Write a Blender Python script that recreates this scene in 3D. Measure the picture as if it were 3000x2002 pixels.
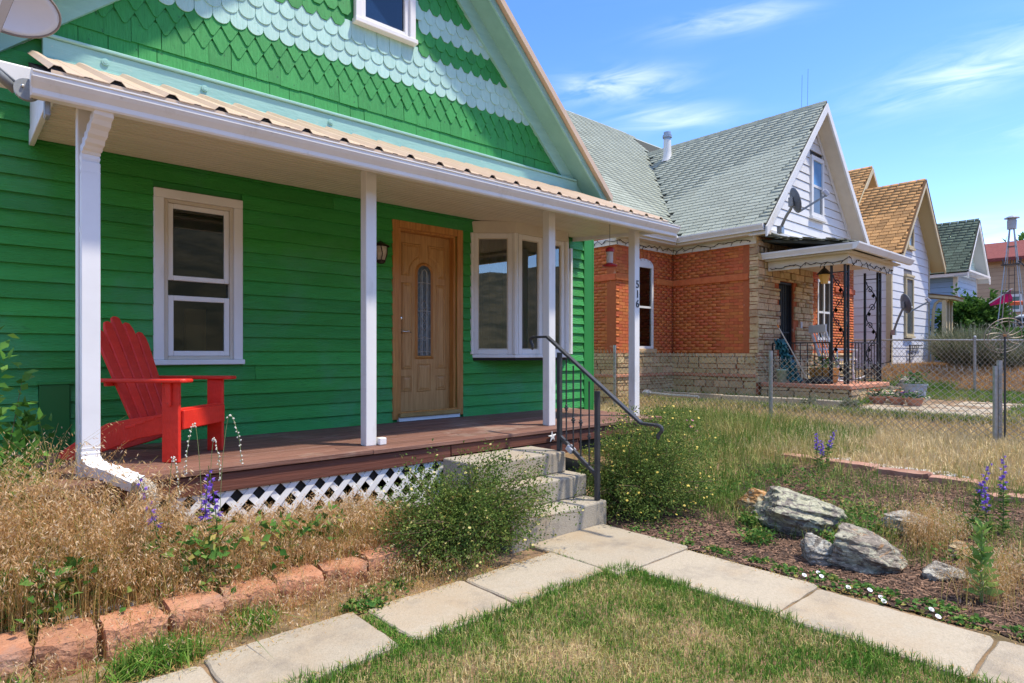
import bpy, bmesh, math, random
import numpy as np
from mathutils import Vector, Matrix, noise as mnoise

random.seed(7); rng = np.random.default_rng(7)
for o in list(bpy.data.objects): bpy.data.objects.remove(o, do_unlink=True)
scene = bpy.context.scene
COL = scene.collection
R = math.radians

# ------------------------------------------------------------------ camera
CAM = Vector((0, 0, 1.4))
cd = bpy.data.cameras.new('camera'); cam = bpy.data.objects.new('camera', cd); COL.objects.link(cam)
cam.location = CAM; cam.rotation_euler = (R(90), 0, -R(41.70388))
cd.sensor_width = 36.0; cd.lens = 21.6; cd.shift_y = 34.0 / 3000.0
cd.clip_start = 0.05; cd.clip_end = 3000
scene.camera = cam

# ------------------------------------------------------------------ sky and sun
SUN_AZ = R(140); SUN_EL = R(65)      # azimuth from +Y towards +X
sd = bpy.data.lights.new('sun', 'SUN'); sun = bpy.data.objects.new('sun', sd); COL.objects.link(sun)
sdir = Vector((math.sin(SUN_AZ) * math.cos(SUN_EL), math.cos(SUN_AZ) * math.cos(SUN_EL), math.sin(SUN_EL)))
sun.rotation_euler = (-sdir).to_track_quat('-Z', 'Y').to_euler()
sun.location = sdir * 60
sd.energy = 2.3; sd.angle = R(2.5); sd.color = (1.0, 0.90, 0.75)

world = bpy.data.worlds.new('World'); scene.world = world; world.use_nodes = True
def build_world():
    nt = world.node_tree; N = nt.nodes; L = nt.links; N.clear()
    def M(op, a, b=None, c=None, clamp=False):
        n = N.new('ShaderNodeMath'); n.operation = op; n.use_clamp = clamp
        for i, v in enumerate((a, b, c)):
            if v is None: continue
            if isinstance(v, (int, float)): n.inputs[i].default_value = v
            else: L.new(v, n.inputs[i])
        return n.outputs[0]
    out = N.new('ShaderNodeOutputWorld'); bg = N.new('ShaderNodeBackground')
    sky = N.new('ShaderNodeTexSky'); sky.sky_type = 'NISHITA'; sky.sun_disc = False
    sky.sun_elevation = SUN_EL; sky.sun_rotation = SUN_AZ
    sky.altitude = 1500; sky.air_density = 1.0; sky.dust_density = 0.15; sky.ozone_density = 1.3
    hs = N.new('ShaderNodeHueSaturation'); hs.inputs['Saturation'].default_value = 1.26; hs.inputs['Hue'].default_value = 0.511
    L.new(sky.outputs[0], hs.inputs['Color'])
    tc = N.new('ShaderNodeTexCoord'); sp = N.new('ShaderNodeSeparateXYZ'); L.new(tc.outputs['Generated'], sp.inputs[0])
    az = M('ARCTAN2', sp.outputs[0], sp.outputs[1]); el = M('ARCSINE', sp.outputs[2])
    cv = N.new('ShaderNodeCombineXYZ')
    # thin streaks that lean up to the right
    L.new(M('MULTIPLY', az, 5.0), cv.inputs[0])
    L.new(M('MULTIPLY', M('ADD', el, M('MULTIPLY', az, -0.06)), 26.0), cv.inputs[1])
    n1 = N.new('ShaderNodeTexNoise'); n1.inputs['Scale'].default_value = 1.3; n1.inputs['Detail'].default_value = 7
    n1.inputs['Roughness'].default_value = 0.55; n1.inputs['Distortion'].default_value = 0.9
    L.new(cv.outputs[0], n1.inputs['Vector'])
    # wispy banks: azimuth, elevation (degrees), widths, strength, lean
    banks = [(61.5, 27.0, 5.5, .8, .9, .03), (51.5, 23.2, 5.0, 1.1, 1.2, .02), (56.5, 20.4, 4.5, .9, 1.0, -.03),
             (79.5, 20.5, 6.5, 1.7, 1.1, .12), (84, 15.5, 7, 1.0, .45, -.04), (76.5, 8.2, 11, 1.4, .85, .0),
             (74, 5.6, 15, 1.8, .6, 0), (47, 18, 7, 2.0, .3, -.05), (60, 31, 8, 1.0, .3, .05),
             (20, 35, 30, 3, .5, .02), (-60, 24, 40, 4, .6, .02), (140, 22, 30, 3.5, .6, -.02), (-150, 30, 40, 5, .6, .03)]
    tot = None
    for a0, e0, wa, we, st, lean in banks:
        da = M('SUBTRACT', az, R(a0))
        de = M('SUBTRACT', M('SUBTRACT', el, R(e0)), M('MULTIPLY', da, lean))
        q = M('ADD', M('POWER', M('ABSOLUTE', M('DIVIDE', da, R(wa))), 2.0), M('POWER', M('ABSOLUTE', M('DIVIDE', de, R(we))), 2.0))
        g = M('MULTIPLY', M('EXPONENT', M('MULTIPLY', q, -1.0)), st)
        tot = g if tot is None else M('ADD', tot, g)
    nr = N.new('ShaderNodeMapRange'); nr.inputs[1].default_value = .40; nr.inputs[2].default_value = .78
    L.new(n1.outputs[0], nr.inputs[0])
    mask = M('MULTIPLY', tot, nr.outputs[0], clamp=True)
    # thin cirrus sheet added overhead, out of view, as neutral fill for the shade
    pz = M('ADD', M('MAXIMUM', sp.outputs[2], 0.0), .25); c2 = N.new('ShaderNodeCombineXYZ')
    L.new(M('MULTIPLY', M('DIVIDE', sp.outputs[0], pz), 1.1), c2.inputs[0]); L.new(M('MULTIPLY', M('DIVIDE', sp.outputs[1], pz), 2.2), c2.inputs[1])
    n2 = N.new('ShaderNodeTexNoise'); n2.inputs['Scale'].default_value = 1.0; n2.inputs['Detail'].default_value = 7; n2.inputs['Distortion'].default_value = .6; L.new(c2.outputs[0], n2.inputs['Vector'])
    r2 = N.new('ShaderNodeMapRange'); r2.inputs[1].default_value = .36; r2.inputs[2].default_value = .64; L.new(n2.outputs[0], r2.inputs[0])
    ov = N.new('ShaderNodeMapRange'); ov.inputs[1].default_value = R(30); ov.inputs[2].default_value = R(52); L.new(el, ov.inputs[0])
    mask = M('ADD', mask, M('MULTIPLY', M('MULTIPLY', r2.outputs[0], ov.outputs[0]), 1.7), clamp=True)
    hz = M('MULTIPLY', M('EXPONENT', M('MULTIPLY', M('ABSOLUTE', el), -13.0)), .26)     # pale air near the horizon
    mask = M('ADD', M('MULTIPLY', mask, .38), hz, clamp=True)
    mix = N.new('ShaderNodeMix'); mix.data_type = 'RGBA'
    L.new(mask, mix.inputs[0]); L.new(hs.outputs[0], mix.inputs[6]); mix.inputs[7].default_value = (7.6, 7.4, 7.0, 1)
    L.new(mix.outputs[2], bg.inputs['Color']); bg.inputs['Strength'].default_value = 0.15
    L.new(bg.outputs[0], out.inputs['Surface'])
build_world()
vs = scene.view_settings
vs.view_transform = 'Standard'; vs.look = 'None'; vs.gamma = 1.0; vs.use_curve_mapping = False; vs.exposure = 1.25
scene.render.engine = 'CYCLES'
scene.cycles.max_bounces = 8; scene.cycles.transparent_max_bounces = 12

# ------------------------------------------------------------------ materials
MATS = {}
def mat(name, c1, c2=None, ns=6.0, st=(1, 1, 1), rough=.6, bump=0.0, bs=None, bst=None, rnd=0.0, hue=0.0, metal=0.0,
        spec=.4, detail=5, lo=.35, hi=.65, island=False, c3=None, n3=1.5, lo3=.5, hi3=.62, sub=0.0, coords='pos', c4=None, n4=2.0, lo4=.55, hi4=.75, st4=(1, 1, 1)):
    if name in MATS: return MATS[name]
    m = bpy.data.materials.new(name); m.use_nodes = True; nt = m.node_tree; N = nt.nodes; L = nt.links; N.clear()
    out = N.new('ShaderNodeOutputMaterial'); b = N.new('ShaderNodeBsdfPrincipled'); L.new(b.outputs[0], out.inputs[0])
    b.inputs['Roughness'].default_value = rough; b.inputs['Metallic'].default_value = metal
    b.inputs['Specular IOR Level'].default_value = spec
    geo = N.new('ShaderNodeNewGeometry')
    if coords == 'obj':
        tc = N.new('ShaderNodeTexCoord'); src = tc.outputs['Object']
    else: src = geo.outputs['Position']
    def vec(s, off=None):
        mp = N.new('ShaderNodeMapping'); mp.inputs['Scale'].default_value = s; L.new(src, mp.inputs[0]); return mp.outputs[0]
    rv = None
    if rnd or hue:
        if island: rv = geo.outputs['Random Per Island']
        else: rv = N.new('ShaderNodeObjectInfo').outputs['Random']
    cur = None
    def setc(sock, c): sock.default_value = (c[0], c[1], c[2], 1)
    if c2 is not None:
        n = N.new('ShaderNodeTexNoise'); n.inputs['Scale'].default_value = ns; n.inputs['Detail'].default_value = detail
        n.inputs['Roughness'].default_value = .62
        v = vec(st)
        if rv is not None:      # every piece gets its own stretch of grain
            ad = N.new('ShaderNodeVectorMath'); ad.operation = 'ADD'; L.new(v, ad.inputs[0])
            sc = N.new('ShaderNodeMath'); sc.operation = 'MULTIPLY'; sc.inputs[1].default_value = 37.0; L.new(rv, sc.inputs[0]); L.new(sc.outputs[0], ad.inputs[1]); v = ad.outputs[0]
        L.new(v, n.inputs['Vector'])
        r = N.new('ShaderNodeMapRange'); r.inputs[1].default_value = lo; r.inputs[2].default_value = hi; L.new(n.outputs[0], r.inputs[0])
        mx = N.new('ShaderNodeMix'); mx.data_type = 'RGBA'; L.new(r.outputs[0], mx.inputs[0]); setc(mx.inputs[6], c1); setc(mx.inputs[7], c2)
        cur = mx.outputs[2]
    if c3 is not None:
        n = N.new('ShaderNodeTexNoise'); n.inputs['Scale'].default_value = n3; n.inputs['Detail'].default_value = 6; n.inputs['Roughness'].default_value = .6
        L.new(src, n.inputs['Vector'])
        r = N.new('ShaderNodeMapRange'); r.inputs[1].default_value = lo3; r.inputs[2].default_value = hi3; L.new(n.outputs[0], r.inputs[0])
        mx = N.new('ShaderNodeMix'); mx.data_type = 'RGBA'; L.new(r.outputs[0], mx.inputs[0])
        if cur is not None: L.new(cur, mx.inputs[6])
        else: setc(mx.inputs[6], c1)
        setc(mx.inputs[7], c3); cur = mx.outputs[2]
    if c4 is not None:
        n = N.new('ShaderNodeTexNoise'); n.inputs['Scale'].default_value = n4; n.inputs['Detail'].default_value = 8; n.inputs['Roughness'].default_value = .7
        L.new(vec(st4), n.inputs['Vector'])
        r = N.new('ShaderNodeMapRange'); r.inputs[1].default_value = lo4; r.inputs[2].default_value = hi4; L.new(n.outputs[0], r.inputs[0])
        mx = N.new('ShaderNodeMix'); mx.data_type = 'RGBA'; L.new(r.outputs[0], mx.inputs[0])
        if cur is not None: L.new(cur, mx.inputs[6])
        else: setc(mx.inputs[6], c1)
        setc(mx.inputs[7], c4); cur = mx.outputs[2]
    if rv is not None:
        h = N.new('ShaderNodeHueSaturation')
        if cur is not None: L.new(cur, h.inputs['Color'])
        else: setc(h.inputs['Color'], c1)
        a = N.new('ShaderNodeMapRange'); a.inputs[3].default_value = 1 - rnd; a.inputs[4].default_value = 1 + rnd; L.new(rv, a.inputs[0]); L.new(a.outputs[0], h.inputs['Value'])
        if hue:
            fr = N.new('ShaderNodeMath'); fr.operation = 'MULTIPLY'; fr.inputs[1].default_value = 7.31; L.new(rv, fr.inputs[0])
            f2 = N.new('ShaderNodeMath'); f2.operation = 'FRACT'; L.new(fr.outputs[0], f2.inputs[0])
            a = N.new('ShaderNodeMapRange'); a.inputs[3].default_value = .5 - hue; a.inputs[4].default_value = .5 + hue; L.new(f2.outputs[0], a.inputs[0]); L.new(a.outputs[0], h.inputs['Hue'])
        cur = h.outputs[0]
    if cur is not None: L.new(cur, b.inputs['Base Color'])
    else: setc(b.inputs['Base Color'], c1)
    if bump:
        n = N.new('ShaderNodeTexNoise'); n.inputs['Scale'].default_value = bs or ns; n.inputs['Detail'].default_value = 6
        L.new(vec(bst or st), n.inputs['Vector'])
        bp = N.new('ShaderNodeBump'); bp.inputs['Strength'].default_value = bump; bp.inputs['Distance'].default_value = .02
        L.new(n.outputs[0], bp.inputs['Height']); L.new(bp.outputs[0], b.inputs['Normal'])
    if sub:
        tr = N.new('ShaderNodeBsdfTranslucent')
        if cur is not None: L.new(cur, tr.inputs[0])
        else: setc(tr.inputs[0], c1)
        ms = N.new('ShaderNodeMixShader'); ms.inputs[0].default_value = sub
        L.new(b.outputs[0], ms.inputs[1]); L.new(tr.outputs[0], ms.inputs[2]); L.new(ms.outputs[0], out.inputs[0])
    MATS[name] = m
    return m
def ramp_mat(name, stops, rough=.7, sub=.25, patch=None, spec=.2):
    """leaf / blade material: colour picked per blade from a ramp, shifted by a soft patch noise over the ground"""
    if name in MATS: return MATS[name]
    m = bpy.data.materials.new(name); m.use_nodes = True; nt = m.node_tree; N = nt.nodes; L = nt.links; N.clear()
    out = N.new('ShaderNodeOutputMaterial'); b = N.new('ShaderNodeBsdfPrincipled'); b.inputs['Roughness'].default_value = rough
    b.inputs['Specular IOR Level'].default_value = spec
    geo = N.new('ShaderNodeNewGeometry'); val = geo.outputs['Random Per Island']
    if patch:
        n = N.new('ShaderNodeTexNoise'); n.inputs['Scale'].default_value = patch[0]; n.inputs['Detail'].default_value = 3
        L.new(geo.outputs['Position'], n.inputs['Vector'])
        r = N.new('ShaderNodeMapRange'); r.inputs[1].default_value = .32; r.inputs[2].default_value = .68
        L.new(n.outputs[0], r.inputs[0])
        mx = N.new('ShaderNodeMix'); mx.data_type = 'FLOAT'; mx.inputs[0].default_value = patch[1]
        L.new(val, mx.inputs[2]); L.new(r.outputs[0], mx.inputs[3]); val = mx.outputs[0]
    cr = N.new('ShaderNodeValToRGB'); L.new(val, cr.inputs[0]); e = cr.color_ramp.elements
    while len(e) < len(stops): e.new(.5)
    for el, (p, c) in zip(e, stops): el.position = p; el.color = (*c, 1)
    L.new(cr.outputs[0], b.inputs['Base Color'])
    tr = N.new('ShaderNodeBsdfTranslucent'); L.new(cr.outputs[0], tr.inputs[0])
    ms = N.new('ShaderNodeMixShader'); ms.inputs[0].default_value = sub
    L.new(b.outputs[0], ms.inputs[1]); L.new(tr.outputs[0], ms.inputs[2]); L.new(ms.outputs[0], out.inputs[0])
    MATS[name] = m; return m
def glass_mat(name, tint=(.8, .85, .85), f0=.08):
    m = bpy.data.materials.new(name); m.use_nodes = True; nt = m.node_tree; N = nt.nodes; L = nt.links; N.clear()
    out = N.new('ShaderNodeOutputMaterial'); t = N.new('ShaderNodeBsdfTransparent'); t.inputs[0].default_value = (*tint, 1)
    g = N.new('ShaderNodeBsdfGlossy'); g.inputs['Roughness'].default_value = .012
    lw = N.new('ShaderNodeFresnel'); lw.inputs[0].default_value = 1.55
    ad = N.new('ShaderNodeMath'); ad.operation = 'ADD'; ad.inputs[1].default_value = f0; ad.use_clamp = True; L.new(lw.outputs[0], ad.inputs[0])
    n = N.new('ShaderNodeTexNoise'); n.inputs['Scale'].default_value = 1.6; bp = N.new('ShaderNodeBump'); bp.inputs['Strength'].default_value = .04
    geo = N.new('ShaderNodeNewGeometry'); L.new(geo.outputs['Position'], n.inputs['Vector']); L.new(n.outputs[0], bp.inputs['Height']); L.new(bp.outputs[0], g.inputs['Normal'])
    ms = N.new('ShaderNodeMixShader'); L.new(ad.outputs[0], ms.inputs[0]); L.new(t.outputs[0], ms.inputs[1]); L.new(g.outputs[0], ms.inputs[2]); L.new(ms.outputs[0], out.inputs[0])
    MATS[name] = m; return m

GREEN = mat('green_siding', (.030, .275, .044), (.040, .33, .056), ns=2.2, st=(1, 3, 6), rough=.55, rnd=.13, hue=.006, bump=.55, bs=8, bst=(2.0, 16, 16), c3=(.06, .30, .095), n3=1.6, lo3=.5, hi3=.7, c4=(.016, .13, .03), n4=7, lo4=.64, hi4=.78, st4=(.6, 2, 2))
GREEN_T = mat('green_trim', (.027, .25, .042), (.023, .22, .038), ns=3, rough=.5)
GSH = mat('green_shingle', (.027, .25, .052), (.036, .30, .066), ns=14, st=(3, 1, .5), rough=.6, rnd=.09, bump=.3, bs=20, bst=(4, 1, .4), c3=(.012, .10, .03), n3=26, lo3=.63, hi3=.70)
GSHJ = mat('green_shingle_far', (.027, .25, .052), (.036, .30, .066), ns=14, st=(3, 1, .5), rough=.6, rnd=.09, bump=.3, bs=20, island=True)
TSH = mat('teal_shingle', (.36, .60, .53), (.43, .66, .59), ns=12, st=(3, 1, .5), rough=.6, rnd=.06, bump=.3, bs=20, bst=(4, 1, .4), c3=(.22, .45, .40), n3=30, lo3=.64, hi3=.72)
TSHJ = mat('teal_shingle_far', (.36, .60, .53), (.43, .66, .59), ns=12, st=(3, 1, .5), rough=.6, rnd=.06, bump=.3, bs=20, island=True)
TEAL = mat('teal_trim', (.32, .57, .50), (.27, .51, .45), ns=5, st=(.6, 3, 3), rough=.55, bump=.15, bs=18, c3=(.45, .60, .52), n3=22, lo3=.64, hi3=.72)
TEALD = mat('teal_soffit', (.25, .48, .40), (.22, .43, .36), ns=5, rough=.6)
WHITE = mat('white_paint', (.82, .81, .77), (.76, .75, .71), ns=3, st=(1, 1, .35), rough=.42, c3=(.58, .56, .50), n3=14, lo3=.67, hi3=.80, c4=(.56, .54, .47), n4=2.4, lo4=.56, hi4=.8, st4=(2, 2, .6))
CREAM = mat('cream_paint', (.66, .60, .48), (.60, .54, .43), ns=4, rough=.5, rnd=.03)
SOFF = mat('cream_soffit', (.70, .63, .50), (.74, .67, .54), ns=2.5, st=(.5, 2, 2), rough=.5, rnd=.04)
TAN = mat('tan_metal', (.62, .47, .33), (.58, .43, .29), ns=5, rough=.42, spec=.5)
DECK = mat('deck_board', (.15, .066, .044), (.24, .125, .088), ns=3.2, st=(.7, 9, 9), rough=.7, rnd=.18, bump=.3, bs=4, bst=(.8, 14, 14), c3=(.30, .21, .16), n3=2.2, lo3=.56, hi3=.72)
DECKR = mat('deck_rim', (.16, .055, .032), (.115, .042, .026), ns=3, st=(.8, 8, 12), rough=.65, rnd=.1, bump=.3, bs=4, bst=(.8, 14, 14), c3=(.36, .22, .13), n3=3.2, lo3=.68, hi3=.74)
OAK = mat('oak', (.58, .33, .12), (.42, .21, .065), ns=3.5, st=(16, 16, .9), rough=.42, bump=.12, bs=6, bst=(22, 22, 1.2), detail=7)
OAKT = mat('oak_trim', (.58, .27, .07), (.40, .165, .038), ns=3.0, st=(14, 14, .9), rough=.38, bump=.12, bs=6, bst=(22, 22, 1.2), detail=7)
RED = mat('red_paint', (.80, .040, .020), (.70, .030, .015), ns=4, st=(2, 2, 5), rough=.48, rnd=.09, bump=.2, bs=12, bst=(6, 6, 2), c4=(.50, .05, .035), n4=9, lo4=.62, hi4=.75)
GALV = mat('galvanised', (.46, .47, .47), (.34, .35, .35), ns=22, rough=.42, metal=.75)
WIRE = mat('fence_wire', (.50, .48, .43), (.36, .34, .30), ns=9, rough=.5, metal=.55)
IRON = mat('painted_iron', (.035, .037, .042), (.055, .055, .055), ns=9, rough=.45, bump=.1, bs=30)
BLACK = mat('black_paint', (.014, .014, .016), rough=.5)
CHROME = mat('brushed_nickel', (.75, .73, .68), rough=.22, metal=1.0)
CONC = mat('concrete', (.43, .37, .275), (.34, .295, .215), ns=70, lo=.3, hi=.72, rough=.9, bump=.35, bs=110, c3=(.36, .27, .165), n3=1.6, lo3=.48, hi3=.78, rnd=.09, c4=(.20, .175, .14), n4=2.6, lo4=.52, hi4=.80)
CONCS = mat('concrete_steps', (.41, .365, .285), (.33, .295, .23), ns=60, lo=.3, hi=.72, rough=.85, bump=.25, bs=110, c3=(.24, .21, .175), n3=7, lo3=.56, hi3=.74, c4=(.37, .29, .19), n4=1.7, lo4=.5, hi4=.75)
GLASS = glass_mat('window_glass', f0=.03)
GLASSB = glass_mat('bay_glass', (.7, .74, .74), f0=.16)
GLASSD = glass_mat('window_glass_dark', (.35, .38, .38), f0=.05)
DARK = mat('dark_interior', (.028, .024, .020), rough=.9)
CURT = mat('curtain', (.16, .13, .09), (.11, .09, .065), ns=4, st=(14, 1, .3), rough=.9)

# ------------------------------------------------------------------ mesh helpers
WLOC = {}
def wl(o): return WLOC[o.name]
class MB:
    def __init__(s): s.v = []; s.f = []
    def add(s, vs, fs):
        n = len(s.v); s.v.extend(tuple(v) for v in vs); s.f.extend(tuple(i + n for i in f) for f in fs); return s
    def box(s, a, b):
        x0, y0, z0 = a; x1, y1, z1 = b
        return s.add([(x0, y0, z0), (x1, y0, z0), (x1, y1, z0), (x0, y1, z0), (x0, y0, z1), (x1, y0, z1), (x1, y1, z1), (x0, y1, z1)],
                     [(0, 3, 2, 1), (4, 5, 6, 7), (0, 1, 5, 4), (1, 2, 6, 5), (2, 3, 7, 6), (3, 0, 4, 7)])
    def hexa(s, p):   # 8 points: bottom ring, top ring
        return s.add(p, [(0, 3, 2, 1), (4, 5, 6, 7), (0, 1, 5, 4), (1, 2, 6, 5), (2, 3, 7, 6), (3, 0, 4, 7)])
    def bar(s, a, b, w, h, up=(0, 0, 1)):
        a = Vector(a); b = Vector(b); d = (b - a).normalized(); u = Vector(up)
        sd_ = d.cross(u)
        if sd_.length < 1e-4: sd_ = d.cross(Vector((1, 0, 0)))
        sd_.normalize(); u = sd_.cross(d).normalized()
        q = [(-w / 2, -h / 2), (w / 2, -h / 2), (w / 2, h / 2), (-w / 2, h / 2)]
        return s.hexa([a + sd_ * i + u * j for i, j in q] + [b + sd_ * i + u * j for i, j in q])
    def tube(s, pts, r, n=8, caps=True):
        pts = [Vector(p) for p in pts]; rr = r if hasattr(r, '__len__') else [r] * len(pts)
        base = len(s.v); prev = None
        for i, p in enumerate(pts):
            d = (pts[min(i + 1, len(pts) - 1)] - pts[max(i - 1, 0)]).normalized()
            if prev is None:
                u = d.cross(Vector((0, 0, 1)))
                if u.length < .05: u = d.cross(Vector((1, 0, 0)))
                u.normalize()
            else:
                u = (prev - d * prev.dot(d)).normalized()
            w = d.cross(u); prev = u
            for k in range(n):
                a = 2 * math.pi * k / n; s.v.append(tuple(p + (u * math.cos(a) + w * math.sin(a)) * rr[i]))
        for i in range(len(pts) - 1):
            for k in range(n):
                k2 = (k + 1) % n; b = base + i * n
                s.f.append((b + k, b + k2, b + n + k2, b + n + k))
        if caps:
            s.f.append(tuple(base + k for k in reversed(range(n)))); e = base + (len(pts) - 1) * n; s.f.append(tuple(e + k for k in range(n)))
        return s
    def lathe(s, c, prof, n=16, axis=(0, 0, 1)):
        c = Vector(c); ax = Vector(axis).normalized(); u = ax.cross(Vector((0, 1, 0)))
        if u.length < .05: u = ax.cross(Vector((1, 0, 0)))
        u.normalize(); w = ax.cross(u); base = len(s.v)
        for r, h in prof:
            for k in range(n):
                a = 2 * math.pi * k / n; s.v.append(tuple(c + ax * h + (u * math.cos(a) + w * math.sin(a)) * max(r, 1e-4)))
        for i in range(len(prof) - 1):
            for k in range(n):
                k2 = (k + 1) % n; b = base + i * n; s.f.append((b + k, b + k2, b + n + k2, b + n + k))
        return s
    def prism(s, poly, o, ux, uy, dz):     # polygon (2D) extruded along vector dz
        o = Vector(o); ux = Vector(ux); uy = Vector(uy); dz = Vector(dz); n = len(poly)
        p0 = [o + ux * a + uy * b for a, b in poly]; p1 = [p + dz for p in p0]
        return s.add(p0 + p1, [tuple(reversed(range(n))), tuple(range(n, 2 * n))] + [(i, (i + 1) % n, n + (i + 1) % n, n + i) for i in range(n)])
    def xform(s, fn): s.v = [tuple(fn(Vector(v))) for v in s.v]; return s
    def build(s, name, m, parent=None, bevel=0, smooth=False, seg=1):
        v = np.array(s.v, dtype=float); c = (v.min(0) + v.max(0)) / 2
        if parent is None: c[2] = v[:, 2].min()
        me = bpy.data.meshes.new(name); me.from_pydata((v - c).tolist(), [], s.f)
        bm = bmesh.new(); bm.from_mesh(me); bmesh.ops.recalc_face_normals(bm, faces=bm.faces); bm.to_mesh(me); bm.free()
        me.materials.append(m)
        if smooth: me.polygons.foreach_set('use_smooth', [True] * len(me.polygons))
        return place(name, me, tuple(c), parent, bevel, seg)
def place(name, me, loc, parent=None, bevel=0, seg=1, rot=None, scale=None):
    o = bpy.data.objects.new(name, me); COL.objects.link(o); o.location = loc
    if rot is not None: o.rotation_euler = rot
    if scale is not None: o.scale = scale
    if parent is not None:
        o.parent = parent; o.matrix_parent_inverse = Matrix.Translation(-Vector(wl(parent)))
    WLOC[o.name] = tuple(loc)
    if bevel:
        b = o.modifiers.new('bevel', 'BEVEL'); b.width = bevel; b.segments = seg; b.limit_method = 'ANGLE'; b.angle_limit = R(40)
    return o
def tag(o, label, cat=None, group=None, kind=None):
    if label: o['label'] = label
    if cat: o['category'] = cat
    if group: o['group'] = group
    if kind: o['kind'] = kind
    return o
def thing(name, label, cat, loc, group=None):
    o = bpy.data.objects.new(name, None); COL.objects.link(o); o.location = loc; WLOC[o.name] = tuple(loc); o.empty_display_size = .2
    return tag(o, label, cat, group)
def struct(name, mb, m, **k):
    o = mb.build(name, m, None, **k); o['kind'] = 'structure'; return o
def fast(name, V, quads=None, tris=None, m=None, parent=None, kind=None, smooth=False):
    """numpy arrays -> one mesh object"""
    me = bpy.data.meshes.new(name); V = np.asarray(V, dtype=np.float32)
    c = np.array([(V[:, 0].min() + V[:, 0].max()) / 2, (V[:, 1].min() + V[:, 1].max()) / 2, V[:, 2].min()], dtype=np.float32)
    q = np.zeros((0, 4), int) if quads is None else np.asarray(quads); t = np.zeros((0, 3), int) if tris is None else np.asarray(tris)
    me.vertices.add(len(V)); me.vertices.foreach_set('co', (V - c).ravel())
    li = np.concatenate([q.ravel(), t.ravel()]).astype(np.int32); me.loops.add(len(li)); me.loops.foreach_set('vertex_index', li)
    ls = np.concatenate([np.arange(len(q)) * 4, len(q) * 4 + np.arange(len(t)) * 3]).astype(np.int32)
    me.polygons.add(len(ls)); me.polygons.foreach_set('loop_start', ls)
    if smooth: me.polygons.foreach_set('use_smooth', np.ones(len(ls), dtype=bool))
    me.update(calc_edges=True)
    if m: me.materials.append(m)
    o = place(name, me, tuple(float(x) for x in c), parent)
    if kind: o['kind'] = kind
    return o
def unit_mesh(name, mb, m):
    me = bpy.data.meshes.new(name); me.from_pydata(mb.v, [], mb.f)
    bm = bmesh.new(); bm.from_mesh(me); bmesh.ops.recalc_face_normals(bm, faces=bm.faces); bm.to_mesh(me); bm.free()
    me.materials.append(m); return me
_umesh = {}
def ubox(m, wob=0.0, key=''):
    k = (m.name, key)
    if k not in _umesh:
        b = MB().box((-.5, -.5, -.5), (.5, .5, .5))
        if wob: b.v = [tuple(c * (1 + random.uniform(-wob, 0)) for c in v) for v in b.v]
        _umesh[k] = unit_mesh(m.name + '_piece' + key, b, m)
    return _umesh[k]
def pieces(items, name, part, m, mj, limit=300, wob=0.0, nvar=1, jname=None):
    """items: (centre, 3x3 axes or None, dims). The largest in view become objects, the rest one joined 'stuff' part."""
    def size(it):
        c = Vector(it[0]); d = (c - CAM).length; D = sorted(it[2]); return D[1] * D[2] / (d * d)
    items = sorted(items, key=size, reverse=True)
    for i, (c, ax, dm) in enumerate(items[:limit]):
        o = place(name, ubox(m, wob, str(i % nvar)), tuple(c), part, rot=(ax.to_euler() if ax is not None else None), scale=dm)
    rest = items[limit:]
    if rest:
        B = np.array(MB().box((-.5, -.5, -.5), (.5, .5, .5)).v); F = np.array(MB().box((0, 0, 0), (1, 1, 1)).f)
        V = []; Q = []
        for k, (c, ax, dm) in enumerate(rest):
            b = B * np.array(dm)
            if wob: b = b * (1 - rng.random(b.shape) * wob)
            if ax is not None: b = b @ np.array(ax).T
            V.append(b + np.array(c)); Q.append(F + 8 * k)
        fast(jname or name, np.concatenate(V), np.concatenate(Q), None, mj, part, 'stuff')
def smooth(a, b, x):
    t = np.clip((x - a) / (b - a), 0, 1); return t * t * (3 - 2 * t)
# ------------------------------------------------------------------ terrain
def hgt(x, y):
    x = np.asarray(x, float); y = np.asarray(y, float)
    z = -.022 + .29 * smooth(4.1, 9.4, x) + .19 * smooth(9.9, 10.7, x) + .50 * smooth(18.2, 19.7, x) + .25 * smooth(20, 60, x)
    bed = smooth(2.75, 2.45, x) * smooth(3.42, 3.56, y)
    z = z + bed * (.115 + .035 * smooth(3.6, 4.2, y))
    return z
def H(x, y): return float(hgt(x, y))
SOIL = mat('soil', (.20, .125, .07), (.30, .20, .11), ns=9, rough=.95, bump=.5, bs=40, c3=(.10, .075, .03), n3=2.3, lo3=.5, hi3=.7, detail=8)
def make_ground():
    xs = np.concatenate([-np.geomspace(600, 3.2, 16), np.arange(-3, 21, .1), np.geomspace(21.4, 900, 22)])
    ys = np.concatenate([-np.geomspace(600, 2.2, 16), np.arange(-2, 9, .1), np.geomspace(9.4, 900, 22)])
    X, Y = np.meshgrid(xs, ys, indexing='ij'); Z = hgt(X, Y)
    near = (np.abs(X) < 30) & (np.abs(Y) < 30)
    Z = Z + near * (.012 * np.sin(X * 7.1 + 1.3 * np.sin(Y * 5)) * np.sin(Y * 6.3 + X * 1.1) - .006)
    n1, n2 = X.shape; idx = np.arange(n1 * n2).reshape(n1, n2)
    q = np.stack([idx[:-1, :-1], idx[1:, :-1], idx[1:, 1:], idx[:-1, 1:]], -1).reshape(-1, 4)
    o = fast('ground', np.stack([X, Y, Z], -1).reshape(-1, 3), q, None, SOIL, None, 'structure', smooth=True)
    return o
make_ground()
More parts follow.
